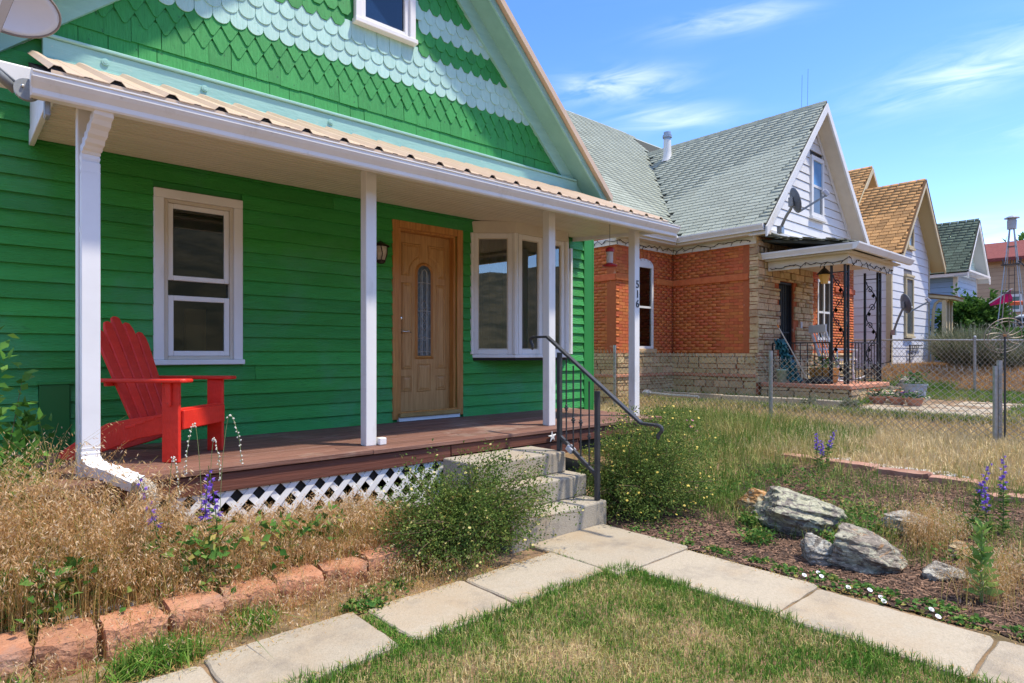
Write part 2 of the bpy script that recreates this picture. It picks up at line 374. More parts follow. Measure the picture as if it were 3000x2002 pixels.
# hillside across the street: only its reflection shows in the window panes
HILL = mat('hill_forest', (.030, .034, .014), (.10, .085, .04), ns=.16, rough=.95, detail=8, lo=.4, hi=.62)
def make_hills():
    ths = np.linspace(R(95), R(305), 90); rows = 12; V = []
    for i, t in enumerate(ths):
        top = 40 + 14 * math.sin(t * 2.3 + .8) + 6 * math.sin(t * 7 + 2) + 3 * math.sin(t * 31)
        for j in range(rows):
            u = j / (rows - 1); r = 70 + 150 * u
            V.append((r * math.sin(t), r * math.cos(t), -2 + top * u ** .9 + 2.2 * math.sin(i * 1.9 + j * 2.7) * u))
    idx = np.arange(len(V)).reshape(len(ths), rows)
    q = np.stack([idx[:-1, :-1], idx[1:, :-1], idx[1:, 1:], idx[:-1, 1:]], -1).reshape(-1, 4)
    fast('hills', np.array(V), q, None, HILL, None, 'structure')
make_hills()

# ------------------------------------------------------------------ concrete path
def slab_mesh(x0, x1, y0, y1, z, t=.10, skew=.0):
    j = lambda: random.uniform(-.006, .006)
    zz = [z + random.uniform(-.004, .004) for _ in range(4)]
    C = [(x0, y0), (x1, y0), (x1, y1), (x0, y1)]; P = []
    for k in range(4):                      # worn, slightly wandering edges and rubbed corners
        a, b = Vector(C[k]), Vector(C[(k + 1) % 4]); Ls = (b - a).length; nn = max(3, int(Ls / .07)); r_ = min(random.uniform(.012, .035), Ls * .2)
        for i in range(nn + 1):
            s_ = r_ + (Ls - 2 * r_) * i / nn; P.append(tuple(a + (b - a) * (s_ / Ls) + Vector((random.uniform(-.005, .005), random.uniform(-.005, .005)))))
    sx_, sy_ = random.uniform(-.006, .006), random.uniform(-.006, .006)
    mb = MB().prism(P, (0, 0, z - t), (1, 0, 0), (0, 1, 0), (0, 0, t)); nP = len(P)
    mb.v = [(a, b, c + ((a - x0) * sx_ + (b - y0) * sy_ + random.uniform(-.002, .0) if i >= nP else 0)) for i, (a, b, c) in enumerate(mb.v)]
    return mb
path = struct('path', MB().box((.1, 2.57, -.05), (3.1, 3.03, -.018)).box((3.27, -4, -.05), (3.85, 3.2, -.017)), SOIL)
for s in [(.05, .80, 2.60, 3.02), (.815, 1.565, 2.555, 3.06), (1.645, 2.305, 2.555, 3.055), (2.32, 3.085, 2.56, 3.05), (3.10, 3.915, 2.465, 3.285),
          (3.265, 3.86, 1.535, 2.452), (3.25, 3.80, .675, 1.522), (3.25, 3.785, -.25, .662), (3.25, 3.785, -1.2, -.262)]:
    slab_mesh(*s, 0.0).build('slab', CONC, path, bevel=.008)

# ------------------------------------------------------------------ next door's paving
nbp = struct('neighbour_path', MB().box((10.62, -1, .36), (11.28, 8.0, .445)).box((11.29, 2.1, .36), (14.6, 4.0, .443)), SOIL)
for y0, y1 in [(-.9, .5), (.51, 1.9), (1.91, 3.3), (3.31, 4.7), (4.71, 6.1), (6.11, 7.6)]:
    slab_mesh(10.6, 11.3, y0, y1, .456, .08).build('slab', CONC, nbp, bevel=.01)
for x0, x1, y0, y1 in [(11.32, 12.4, 2.1, 3.05), (12.41, 13.5, 2.1, 3.05), (13.51, 14.6, 2.1, 3.05), (11.32, 12.4, 3.06, 4.0), (12.41, 13.5, 3.06, 4.0)]:
    slab_mesh(x0, x1, y0, y1, .458, .08).build('slab', CONC, nbp, bevel=.01)
curb = thing('garden_curb', 'low pale concrete curb along the brick house path', 'curb', (11.4, 6, .4))
for y0, y1 in [(4.02, 5.1), (5.11, 6.4), (6.41, 7.8)]:
    slab_mesh(11.32, 11.46, y0, y1, .57, .2).build('curb_block', CONC, curb, bevel=.012)

# dark mulch sheet under the chips, with a ragged border
def mulch_sheet():
    n = 70; V = []; xs = np.linspace(0, 1, n); ys = np.linspace(0, 1, n)
    for a in xs:
        for b in ys:
            y_ = -.6 + b * (3.75 + .22 * math.sin(a * 9) + .12 * math.sin(a * 23)); x0_ = 3.885 + .03 * math.sin(b * 40) + .02 * math.sin(b * 91); x1_ = 7.02 - .35 * (b < .45) * 0 + .05 * math.sin(b * 30)
            x_ = x0_ + (x1_ - x0_) * a; V.append((x_, y_, H(x_, y_) + .012 + .006 * math.sin(x_ * 31) * math.sin(y_ * 27)))
    idx = np.arange(n * n).reshape(n, n); q = np.stack([idx[:-1, :-1], idx[1:, :-1], idx[1:, 1:], idx[:-1, 1:]], -1).reshape(-1, 4)
    fast('mulch_bed', V, q, None, mat('mulch_base', (.04, .023, .015), (.085, .052, .034), ns=26, rough=.95, bump=1.0, bs=60, lo=.4, hi=.6), None, 'structure', smooth=True)
mulch_sheet()
# ================================================================== GREEN HOUSE
Y0 = 5.64
GX0, GX1 = .09, 6.48           # house corners
APX, APZ = 3.27, 6.28          # gable apex (wall line)
def gz(x): return APZ - (.985 if x > APX else .897) * abs(x - APX)
house = thing('green_house', 'green clapboard house with teal scalloped gable and a long front porch', 'house', (3.27, 8, 0))

# --- front wall backing with openings, then each clapboard on it
W_WIN = (1.19, 1.77, 1.38, 2.68); W_DOOR = (3.42, 4.17, .70, 2.74); W_BAY = (4.46, 5.99, 1.43, 2.80)
def wall_with_holes(x0, x1, z0, z1, y0, y1, holes):
    mb = MB(); xs = sorted({x0, x1, *[h[0] for h in holes], *[h[1] for h in holes]})
    for a, b in zip(xs[:-1], xs[1:]):
        z = z0
        for h in sorted([h for h in holes if h[0] <= a and h[1] >= b], key=lambda h: h[2]):
            if h[2] > z: mb.box((a, y0, z), (b, y1, h[2]))
            z = h[3]
        if z < z1: mb.box((a, y0, z), (b, y1, z1))
    return mb
front = wall_with_holes(GX0, GX1, .2, 3.62, Y0, Y0 + .12, [W_WIN, W_DOOR, W_BAY]).build('front_wall', GREEN_T, house)
EXP = .1255
cut = [(1.135, 1.825, 1.30, 2.74), (3.333, 4.255, .60, 2.806), (4.395, 6.035, 1.31, 2.95), (.40, .59, .60, 1.185)]
zb = .79 - EXP * 3
k = 0
while zb < 3.50:
    zt = zb + EXP
    segs = [(GX0 + .02, 6.315)]
    for c in cut:
        if zt > c[2] + .02 and zb < c[3] - .02:
            ns_ = []
            for a, b in segs:
                if c[1] <= a or c[0] >= b: ns_.append((a, b)); continue
                if c[0] - a > .03: ns_.append((a, c[0]))
                if b - c[1] > .03: ns_.append((c[1], b))
            segs = ns_
    fin = []
    for a, b in segs:                 # long runs are butted from two boards
        if b - a > 3.2:
            q = a + (b - a) * random.uniform(.35, .65); fin += [(a, q - .0015), (q + .0015, b)]
        else: fin.append((a, b))
    for a, b in fin:
        w = random.uniform(-.001, .001)
        MB().hexa([(a, Y0 - .034 + w, zb), (b, Y0 - .034 + w, zb), (b, Y0 - .001, zb), (a, Y0 - .001, zb),
                   (a, Y0 - .008 + w, zt + .012), (b, Y0 - .008 + w, zt + .012), (b, Y0 - .001, zt + .012), (a, Y0 - .001, zt + .012)]).build('siding_plank', GREEN, front)
    zb = zt
MB().box((6.315, Y0 - .035, .3), (6.485, Y0 - .001, 3.5)).build('corner_board', GREEN_T, front, bevel=.004)
MB().box((6.486, Y0 - .035, .3), (6.515, Y0 + .12, 3.5)).build('corner_board', GREEN_T, front)
# side and rear walls
MB().box((GX0, Y0 + .121, .2), (GX0 + .12, 13.5, 3.4)).box((GX1 - .12, Y0 + .121, .2), (GX1, 13.5, 3.4)).box((GX0 + .121, 13.38, .2), (GX1 - .121, 13.5, 3.4)).build('side_wall', GREEN_T, house)
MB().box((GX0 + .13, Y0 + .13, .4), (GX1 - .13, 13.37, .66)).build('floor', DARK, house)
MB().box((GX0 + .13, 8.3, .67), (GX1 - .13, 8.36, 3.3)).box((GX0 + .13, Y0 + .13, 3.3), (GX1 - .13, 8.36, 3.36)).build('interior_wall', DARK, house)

# --- service panel low on the left wall
ap = MB().box((.404, Y0 - .045, .56), (.586, Y0 - .002, 1.17)).build('service_panel', mat('green_panel', (.016, .15, .028), rough=.4), house, bevel=.004)
MB().box((.392, Y0 - .055, 1.171), (.598, Y0 - .002, 1.19)).build('panel_cap', GREEN_T, ap)

# --- double-hung window
win = MB()
x0, x1, z0, z1 = 1.135, 1.825, 1.315, 2.738
for a, b in [((x0, Y0 - .045, z0 + .03), (x0 + .075, Y0 - .002, z1 - .075)), ((x1 - .075, Y0 - .045, z0 + .03), (x1, Y0 - .002, z1 - .075)),
             ((x0, Y0 - .046, z1 - .0745), (x1, Y0 - .002, z1))]: win.box(a, b)
wo = win.build('window', WHITE, house, bevel=.005)
MB().box((x0 - .012, Y0 - .065, z0 - .012), (x1 + .012, Y0 - .002, z0 + .0295)).build('sill', WHITE, wo, bevel=.005)
def frame(x0, x1, z0, z1, y0, y1, w, mb=None):
    mb = mb or MB()
    return mb.box((x0, y0, z0), (x0 + w, y1, z1)).box((x1 - w, y0, z0), (x1, y1, z1)).box((x0 + w, y0, z0), (x1 - w, y1, z0 + w)).box((x0 + w, y0, z1 - w), (x1 - w, y1, z1))
frame(1.21, 1.75, 1.345, 2.663, Y0 - .03, Y0 + .05, .03).build('window_frame', CREAM, wo, bevel=.004)
up = frame(1.241, 1.719, 2.0, 2.632, Y0 - .012, Y0 + .02, .04).build('sash', WHITE, wo, bevel=.004)
MB().box((1.28, Y0 + .002, 2.039), (1.68, Y0 + .008, 2.593)).build('pane', GLASS, wo)
frame(1.241, 1.719, 1.376, 1.875, Y0 - .022, Y0 + .012, .042).build('sash', WHITE, wo, bevel=.004)
MB().box((1.282, Y0 - .008, 1.417), (1.678, Y0 - .002, 1.835)).build('pane', GLASS, wo)
MB().box((1.241, Y0 + .022, 1.876), (1.719, Y0 + .028, 1.999)).build('pane', GLASSD, wo)
MB().box((1.02, Y0 + .5, 1.1), (1.08, Y0 + 1.6, 2.8)).box((1.60, Y0 + .9, 1.2), (1.78, Y0 + .95, 1.83)).build('room_cupboard', mat('ochre_wood', (.42, .24, .06), rough=.6), wo)

# --- front door
dr = frame(3.333, 4.255, .70, 2.806, Y0 - .03, Y0 - .002, .082)
dr.v = dr.v[:]   # casing
door = dr.build('front_door', OAKT, house, bevel=.006)
MB().box((3.4155, Y0 + .0, .765), (3.449, Y0 + .118, 2.735)).box((4.139, Y0 + .0, .765), (4.172, Y0 + .118, 2.735)).box((3.45, Y0 + .0, 2.70), (4.138, Y0 + .118, 2.735)).build('jamb', OAKT, door)
MB().box((3.45, Y0 + .08, .768), (4.138, Y0 + .118, 2.698)).build('door_leaf', OAK, door)
MB().box((3.40, Y0 - .075, .722), (4.19, Y0 + .10, .764)).build('threshold', mat('brass_sill', (.45, .30, .11), (.36, .23, .08), ns=8, rough=.4, metal=.3), door, bevel=.006)
MB().box((3.40, Y0 - .05, .68), (4.19, Y0 - .004, .7215)).build('kick_board', WHITE, door)
yd = Y0 + .08
def panel(poly):     # sunk moulding line + raised field
    c = (sum(p[0] for p in poly) / len(poly), sum(p[1] for p in poly) / len(poly))
    out = poly; mid = []
    def inset(pl, d):
        n = len(pl); r = []
        for i in range(n):
            a = Vector(pl[i - 1]); b = Vector(pl[i]); e = Vector(pl[(i + 1) % n])
            n1 = Vector((-(b - a).y, (b - a).x)).normalized(); n2 = Vector((-(e - b).y, (e - b).x)).normalized()
            bi = (n1 + n2); q = max(.35, bi.length / 2 * bi.length); r.append(tuple(b + bi * (d / q)))
        return r
    p1 = inset(poly, .010); p2 = inset(poly, .018); p3 = inset(poly, .042)
    V = []; rings = [(poly, yd - .001), (p1, yd - .010), (p2, yd - .002), (p3, yd - .012)]
    n = len(poly); mb = MB()
    for pl, y in rings: V += [(a, y, b) for a, b in pl]
    F = []
    for r in range(3):
        for i in range(n): F.append((r * n + i, r * n + (i + 1) % n, (r + 1) * n + (i + 1) % n, (r + 1) * n + i))
    F.append(tuple(3 * n + i for i in range(n)))
    return mb.add(V, F)
def rect(a, b, c, d): return [(a, c), (b, c), (b, d), (a, d)]
cx = 3.794
pans = [rect(3.505, 3.64, 1.225, 2.165), rect(3.948, 4.083, 1.225, 2.165), rect(3.505, 3.64, .985, 1.155), rect(3.948, 4.083, .985, 1.155), rect(3.70, 3.888, .975, 1.285)]
arcl = [(cx - .045, 2.47)] + [(cx - .19 * math.cos(t) - .0, 2.25 + .20 * math.sin(t)) for t in np.linspace(R(80), R(0), 7)]
left_top = [(3.505, 2.235)] + [(cx - .185, 2.235)] + [(cx - .185 * math.cos(t), 2.27 + .185 * math.sin(t)) for t in np.linspace(0, R(72), 7)] + [(cx - .045, 2.595), (3.505, 2.595)]
right_top = [(2 * cx - a, b) for a, b in reversed(left_top)]
for p in pans + [left_top, right_top]: panel(p).build('door_panel', OAK, door)
ov = [(cx - .085, 1.37), (cx + .085, 1.37)] + [(cx + .085 * math.cos(t), 2.28 + .085 * math.sin(t)) for t in np.linspace(0, math.pi, 13)]
ou = [(cx - .12, 1.335), (cx + .12, 1.335)] + [(cx + .12 * math.cos(t), 2.28 + .12 * math.sin(t)) for t in np.linspace(0, math.pi, 13)]
mo = MB(); n = len(ov)
mo.add([(a, yd - .002, b) for a, b in ou] + [(a, yd - .022, b) for a, b in [((u[0] + v[0]) / 2, (u[1] + v[1]) / 2) for u, v in zip(ou, ov)]] + [(a, yd - .006, b) for a, b in ov],
       [(r * n + i, r * n + (i + 1) % n, (r + 1) * n + (i + 1) % n, (r + 1) * n + i) for r in (0, 1) for i in range(n)]).build('glass_moulding', OAKT, door)
lg = mat('obscure_glass', (.035, .045, .045), (.20, .24, .23), ns=55, st=(1, 1, .5), rough=.12, bump=.5, bs=80, lo=.5, hi=.75, spec=.7)
gl = MB().prism([(a, b) for a, b in ov], (0, yd - .004, 0), (1, 0, 0), (0, 0, 1), (0, .003, 0)).build('leaded_glass', lg, door)
LEAD = mat('lead_came', (.55, .55, .52), rough=.35, metal=.6)
def came(pts, r=.0032): return MB().tube([(a, yd - .006, b) for a, b in pts], r, 5).build('came', LEAD, gl)
for dx in (-.045, -.027, .027, .045):
    came([(cx + dx, 1.375), (cx + dx, 2.25 + (.0 if abs(dx) > .04 else .06))])
came([(cx - .045, 2.25), (cx - .03, 2.30), (cx, 2.325), (cx + .03, 2.30), (cx + .045, 2.25)])
for zc, hh in ((1.93, .055), (1.80, .045), (1.70, .05), (1.56, .025)):
    came([(cx - .035, zc), (cx, zc + hh), (cx + .035, zc), (cx, zc - hh), (cx - .035, zc)], .003)
for zc in (2.17, 1.86, 1.56, 1.41): came([(cx - .083, zc), (cx - .03, zc + .006), (cx + .03, zc + .006), (cx + .083, zc)])
h = MB().lathe((3.487, yd - .001, 1.635), [(.001, 0), (.026, 0), (.024, .010), (.010, .014), (.010, .045), (.001, .05)], 14, (0, -1, 0))
h.tube([(3.487, yd - .04, 1.635), (3.53, yd - .045, 1.63), (3.56, yd - .046, 1.638), (3.60, yd - .042, 1.622)], [.009, .008, .007, .006], 8).build('handle', CHROME, door, smooth=True)
MB().lathe((3.487, yd - .001, 1.775), [(.001, 0), (.027, 0), (.025, .014), (.012, .018), (.001, .019)], 14, (0, -1, 0)).build('deadbolt', CHROME, door, smooth=True)

# --- bay window: two angled sides and a front
A, B, C_, D = Vector((4.40, Y0)), Vector((4.785, 5.305)), Vector((5.645, 5.305)), Vector((6.03, Y0))
bay = MB()
poly = [A, B, C_, D]
def bayprism(z0, z1, grow=0.0):
    pl = [(A.x - grow, Y0 - .003), (B.x - grow * .4, B.y - grow), (C_.x + grow * .4, C_.y - grow), (D.x + grow, Y0 - .003)]
    return MB().prism(pl, (0, 0, z0), (1, 0, 0), (0, 1, 0), (0, 0, z1 - z0))
bo = bayprism(2.795, 2.935, .012).build('bay_window', CREAM, house, bevel=.004)
bayprism(1.345, 1.385, .015).build('sill', WHITE, bo, bevel=.005)
bayprism(1.315, 1.344, -.01).build('under_sill', DARK, bo)
def facet(P, Q, splits):
    d = (Q - P); Lf = d.length; d = d.normalized(); nrm = Vector((d.y, -d.x))
    def pt(s, y, z): v = P + d * s - nrm * y * -1; return (P.x + d.x * s + nrm.x * y, P.y + d.y * s + nrm.y * y, z)
    def bx(mb, s0, s1, z0, z1, y0, y1):
        return mb.hexa([pt(s0, y0, z0), pt(s1, y0, z0), pt(s1, y1, z0), pt(s0, y1, z0), pt(s0, y0, z1), pt(s1, y0, z1), pt(s1, y1, z1), pt(s0, y1, z1)])
    zl, zh = 1.386, 2.794
    for (s0, s1) in splits:
        s0 *= Lf; s1 *= Lf; w = .055
        mb = MB(); bx(mb, s0, s0 + w, zl, zh, -.05, .004); bx(mb, s1 - w, s1, zl, zh, -.05, .004); bx(mb, s0 + w, s1 - w, zl, zl + w, -.05, .004); bx(mb, s0 + w, s1 - w, zh - w, zh, -.05, .004)
        f = mb.build('casement', WHITE, bo, bevel=.005)
        mb = MB(); w2 = w + .012; bx(mb, s0 + w, s0 + w2, zl + w, zh - w, -.03, -.008); bx(mb, s1 - w2, s1 - w, zl + w, zh - w, -.03, -.008); bx(mb, s0 + w2, s1 - w2, zl + w, zl + w2, -.03, -.008); bx(mb, s0 + w2, s1 - w2, zh - w2, zh - w, -.03, -.008)
        mb.build('bead', CREAM, bo)
        bx(MB(), s0 + w2, s1 - w2, zl + w2, zh - w2, -.024, -.019).build('pane', GLASSB, bo)
facet(A, B, [(.03, .93)]); facet(B, C_, [(.05, .50), (.505, .95)]); facet(C_, D, [(.07, .97)])
for P in (B, C_):
    MB().lathe((P.x, P.y + .012, 1.386), [(.001, 0), (.036, 0), (.036, 1.408), (.001, 1.408)], 8).build('mullion', WHITE, bo)
MB().box((6.02, Y0 - .06, 1.386), (6.06, Y0 - .003, 2.794)).build('side_trim', WHITE, bo, bevel=.004); MB().box((4.365, Y0 - .04, 1.386), (4.40, Y0 - .003, 2.794)).build('side_trim', WHITE, bo, bevel=.004)
for xx in np.arange(4.55, 6.0, .11):
    MB().box((xx, Y0 + .25 + .03 * math.sin(xx * 29), 1.2), (xx + .09, Y0 + .28 + .03 * math.sin(xx * 29), 2.9)).build('curtain_fold', CURT, bo)

# --- gable: shingles in fancy cuts
gp = MB(); xl = APX - (APZ - 3.55) / .897; xr = APX + (APZ - 3.55) / .985
HG = (2.96, 3.54, 4.76, 5.45)
def gable_back():
    P = [(xl, 3.55), (HG[0], 3.55), (HG[0], gz(HG[0]))]
    mb = MB(); dz = (0, .1, 0)
    mb.prism([(xl, 3.55), (HG[0], 3.55), (HG[0], gz(HG[0]))], (0, Y0 + .004, 0), (1, 0, 0), (0, 0, 1), dz)
    mb.prism([(HG[1], 3.55), (xr, 3.55), (HG[1], gz(HG[1]))], (0, Y0 + .004, 0), (1, 0, 0), (0, 0, 1), dz)
    mb.prism([(HG[0], 3.55), (HG[1], 3.55), (HG[1], HG[2]), (HG[0], HG[2])], (0, Y0 + .004, 0), (1, 0, 0), (0, 0, 1), dz)
    mb.prism([(HG[0], HG[3]), (HG[1], HG[3]), (HG[1], gz(HG[1])), (APX, APZ), (HG[0], gz(HG[0]))], (0, Y0 + .004, 0), (1, 0, 0), (0, 0, 1), dz)
    return mb
gable = gable_back().build('gable_wall', GREEN_T, house)
def shingle_shape(kind, w, hgt_):
    a = w / 2 - .0015
    if kind == 'rect': lo = [(-a, 0), (a, 0)]
    elif kind == 'diamond': lo = [(-a, .105), (-.012, .004), (0, 0), (.012, .004), (a, .105)]
    elif kind == 'scallop': lo = [(a * -math.cos(t), .068 - .068 * math.sin(t)) for t in np.linspace(0, math.pi, 11)]
    else: lo = [(-a, .055), (-a * .42, 0), (a * .42, 0), (a, .055)]
    return lo + [(a, hgt_), (-a, hgt_)]
_sm = {}
def shingle(kind, m, w, hh=.21):
    key = (kind, m.name, round(w, 3))
    if key not in _sm:
        pl = shingle_shape(kind, w, hh)
        mb = MB(); n = len(pl)
        t0, t1 = .020, .004        # stands off at the butt, tight at the head
        yf = lambda b: -(t0 + (t1 - t0) * b / hh)
        mb.add([(a, yf(b), b) for a, b in pl] + [(a, yf(b) + .011, b) for a, b in pl],
               [tuple(range(n)), tuple(reversed(range(n, 2 * n)))] + [(i, n + i, n + (i + 1) % n, (i + 1) % n) for i in range(n)])
        _sm[key] = unit_mesh('shingle_' + kind, mb, m)
    return _sm[key]
rows = [(3.715, 'rect', GSH, .0), (3.86, 'rect', GSH, .5), (3.99, 'diamond', GSH, .0), (4.118, 'diamond', GSH, .5),
        (4.244, 'scallop', TSH, 0), (4.368, 'scallop', TSH, .5), (4.495, 'scallop', TSH, 0),
        (4.622, 'hex', GSH, .5), (4.748, 'hex', GSH, 0), (4.872, 'hex', TSH, .5), (4.996, 'hex', TSH, 0), (5.12, 'hex', GSH, .5), (5.245, 'diamond', GSH, 0), (5.37, 'diamond', GSH, .5)]
zz = 5.495; i = 0
while zz < 6.15:
    rows.append((zz, 'scallop', TSH if (i // 2) % 2 == 0 else GSH, (i % 2) * .5)); zz += .126; i += 1
SW = .1435; items = []
for z, kd, m, off in rows:
    x = -1.0 + off * SW
    while x < 7:
        w = SW
        if kd == 'rect': w = random.uniform(.10, .24)
        c = x + w / 2
        if gz(c) > z + .0 and xl < c < xr:
            blocked = HG[0] - .09 < c < HG[1] + .09 and z + .12 > HG[2] - .05 and z < HG[3] + .05
            if not blocked: items.append((c, z, kd, m, round(w, 2) if kd == 'rect' else w))
        x += w
def ssize(it):
    c, z = it[0], it[1]; d2 = c * c + Y0 * Y0 + (z - 1.4) ** 2
    f = c * .6653 + Y0 * .7466; u = (c * .7466 - Y0 * .6653) / f; vv = (z - 1.4) / f
    vis = abs(u) < .85 and vv < .60
    return (0 if vis else 100) + d2
items.sort(key=ssize)
Vj = {}
for n_, (c, z, kd, m, w) in enumerate(items):
    me = shingle(kd, m, w)
    if n_ < 300:
        o = place('shingle', me, (c, Y0 + random.uniform(-.002, .001), z + random.uniform(-.004, .004)), gable, rot=(0, random.uniform(-.012, .012), 0))
    else:
        b = MB(); b.v = [tuple(Vector(v.co) + Vector((c, Y0, z))) for v in me.vertices]
        key = 'g' if m is GSH else 't'; Vj.setdefault(key, MB()).add(b.v, [tuple(p.vertices) for p in me.polygons])
for key, mb in Vj.items():
    o = mb.build('shingle', GSHJ if key == 'g' else TSHJ, gable); o['kind'] = 'stuff'

# --- frieze along the foot of the gable, with round caps
fr = MB().box((.42, Y0 - .085, 3.545), (6.12, Y0 - .004, 3.685)).build('frieze_board', TEAL, house, bevel=.004)
MB().box((.38, Y0 - .105, 3.686), (6.10, Y0 - .004, 3.712)).build('cap_moulding', TEAL, fr, bevel=.006)
MB().box((.42, Y0 - .10, 3.50), (6.14, Y0 - .004, 3.544)).build('lower_moulding', TEAL, fr, bevel=.006)
for xx in (.80, 1.50, 2.62): MB().lathe((xx, Y0 - .085, 3.615), [(.001, 0), (.026, 0), (.026, .012), (.014, .013), (.014, .016), (.001, .016)], 14, (0, -1, 0)).build('screw_cap', TEAL, fr, smooth=False)
# --- rakes, soffits and roof
def rake(side):
    sl = -.985 if side > 0 else .897
    xe = 6.42 if side > 0 else -.06            # foot of the slope
    def zl(x): return APZ + sl * (x - APX)
    off = .225
    P = lambda x, y, d: (x, y, zl(x) + d)
    # board on the wall
    mb = MB(); y0, y1 = Y0 - .05, Y0 - .003
    mb.hexa([P(APX, y0, 0), P(xe, y0, 0), P(xe, y1, 0), P(APX, y1, 0), P(APX, y0, off), P(xe, y0, off), P(xe, y1, off), P(APX, y1, off)])
    rb = mb.build('rake_board', TEAL, house)
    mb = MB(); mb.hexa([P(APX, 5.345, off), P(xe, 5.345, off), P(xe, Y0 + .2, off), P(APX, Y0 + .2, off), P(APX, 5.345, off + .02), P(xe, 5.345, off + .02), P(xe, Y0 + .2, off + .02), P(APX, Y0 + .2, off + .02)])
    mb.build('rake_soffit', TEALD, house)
    mb = MB(); mb.hexa([P(APX, 5.315, off - .02), P(xe + .02 * side, 5.315, off - .02), P(xe + .02 * side, 5.344, off - .02), P(APX, 5.344, off - .02), P(APX, 5.315, off + .09), P(xe + .02 * side, 5.315, off + .09), P(xe + .02 * side, 5.344, off + .09), P(APX, 5.344, off + .09)])
    mb.build('fascia', TEAL, house, bevel=.003)
    xe2 = xe + .06 * side
    mb = MB(); mb.hexa([P(APX, 5.26, off + .10), P(xe2, 5.26, off + .10), P(xe2, 13.8, off + .10), P(APX, 13.8, off + .10), P(APX, 5.26, off + .15), P(xe2, 5.26, off + .15), P(xe2, 13.8, off + .15), P(APX, 13.8, off + .15)])
    ro = mb.build('main_roof', TAN, house)
    mb = MB(); mb.hexa([P(APX, 5.245, off + .075), P(xe2, 5.245, off + .075), P(xe2, 5.259, off + .075), P(APX, 5.259, off + .075), P(APX, 5.245, off + .165), P(xe2, 5.245, off + .165), P(xe2, 5.259, off + .165), P(APX, 5.259, off + .165)])
    mb.build('drip_edge', TAN, ro)
    for yy in np.arange(5.5, 13.6, .3):
        MB().hexa([P(APX, yy - .025, off + .151), P(xe2, yy - .025, off + .151), P(xe2, yy + .025, off + .151), P(APX, yy + .025, off + .151), P(APX, yy - .01, off + .175), P(xe2, yy - .01, off + .175), P(xe2, yy + .01, off + .175), P(APX, yy + .01, off + .175)]).build('roof_rib', TAN, ro)
rake(1); rake(-1)
# white eave gutter end on the left corner
MB().box((.12, 4.26, 2.86), (.315, 4.40, 2.965)).build('eave_return', WHITE, house, bevel=.01)
# --- gable window
gx0, gx1, gz0, gz1 = 2.90, 3.60, 4.71, 5.50
gw = MB()
for a, b in [((gx0, Y0 - .06, gz0 + .03), (gx0 + .07, Y0 - .002, gz1)), ((gx1 - .07, Y0 - .06, gz0 + .03), (gx1, Y0 - .002, gz1)), ((gx0 + .07, Y0 - .06, gz1 - .07), (gx1 - .07, Y0 - .002, gz1))]: gw.box(a, b)
gwo = gw.build('gable_window', WHITE, house, bevel=.005)
MB().box((gx0 - .015, Y0 - .085, gz0 - .02), (gx1 + .015, Y0 - .002, gz0 + .029)).build('sill', WHITE, gwo, bevel=.006)
frame(gx0 + .071, gx1 - .071, gz0 + .035, gz1 - .071, Y0 - .035, Y0 + .03, .05).build('sash', WHITE, gwo, bevel=.004)
MB().box((gx0 + .12, Y0 - .005, gz0 + .085), (gx1 - .12, Y0 + .001, gz1 - .12)).build('pane', GLASSD, gwo)
MB().box((gx0 + .10, Y0 + .11, gz0 + .05), (gx1 - .10, Y0 + .13, gz1 - .1)).build('blind', mat('grey_blind', (.30, .33, .36), (.22, .25, .29), ns=5, rough=.8), gwo)
# ================================================================== PORCH (parts of the green house)
DZ = .675
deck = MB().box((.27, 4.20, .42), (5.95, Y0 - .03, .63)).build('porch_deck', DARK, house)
yy = 4.135
while yy < Y0 - .05:
    w = .142
    y1 = min(yy + w, Y0 - .024)
    cuts = [.24] + sorted(random.uniform(1.5, 4.9) for _ in range(1)) + [6.0]
    for a, b in zip(cuts[:-1], cuts[1:]):
        MB().box((a + .0015, yy, DZ - .038 + random.uniform(0, .003)), (b - .0015, y1 - .005, DZ + random.uniform(-.003, .001))).build('deck_board', DECK, deck, bevel=.004)
    yy += w
MB().box((.27, 4.155, .515), (3.02, 4.199, .632)).build('rim_board', DECKR, deck, bevel=.004)
MB().box((3.025, 4.150, .545), (4.60, 4.199, .634)).build('rim_board', DECKR, deck, bevel=.004)
MB().box((4.605, 4.155, .52), (5.96, 4.199, .632)).build('rim_board', DECKR, deck, bevel=.004)
MB().hexa([(3.0, 4.165, .40), (4.62, 4.165, .42), (4.62, 4.199, .42), (3.0, 4.199, .40), (3.0, 4.165, .532), (4.62, 4.165, .538), (4.62, 4.199, .538), (3.0, 4.199, .532)]).build('rim_board', DECKR, deck, bevel=.004)
MB().box((.45, 4.17, .085), (3.0, 4.198, .17)).build('bottom_rail', DECKR, deck)
for xx in (.35, 1.7, 3.0, 5.7): MB().box((xx, 4.3, -.1), (xx + .1, 4.4, .42)).build('pier', DARK, deck)
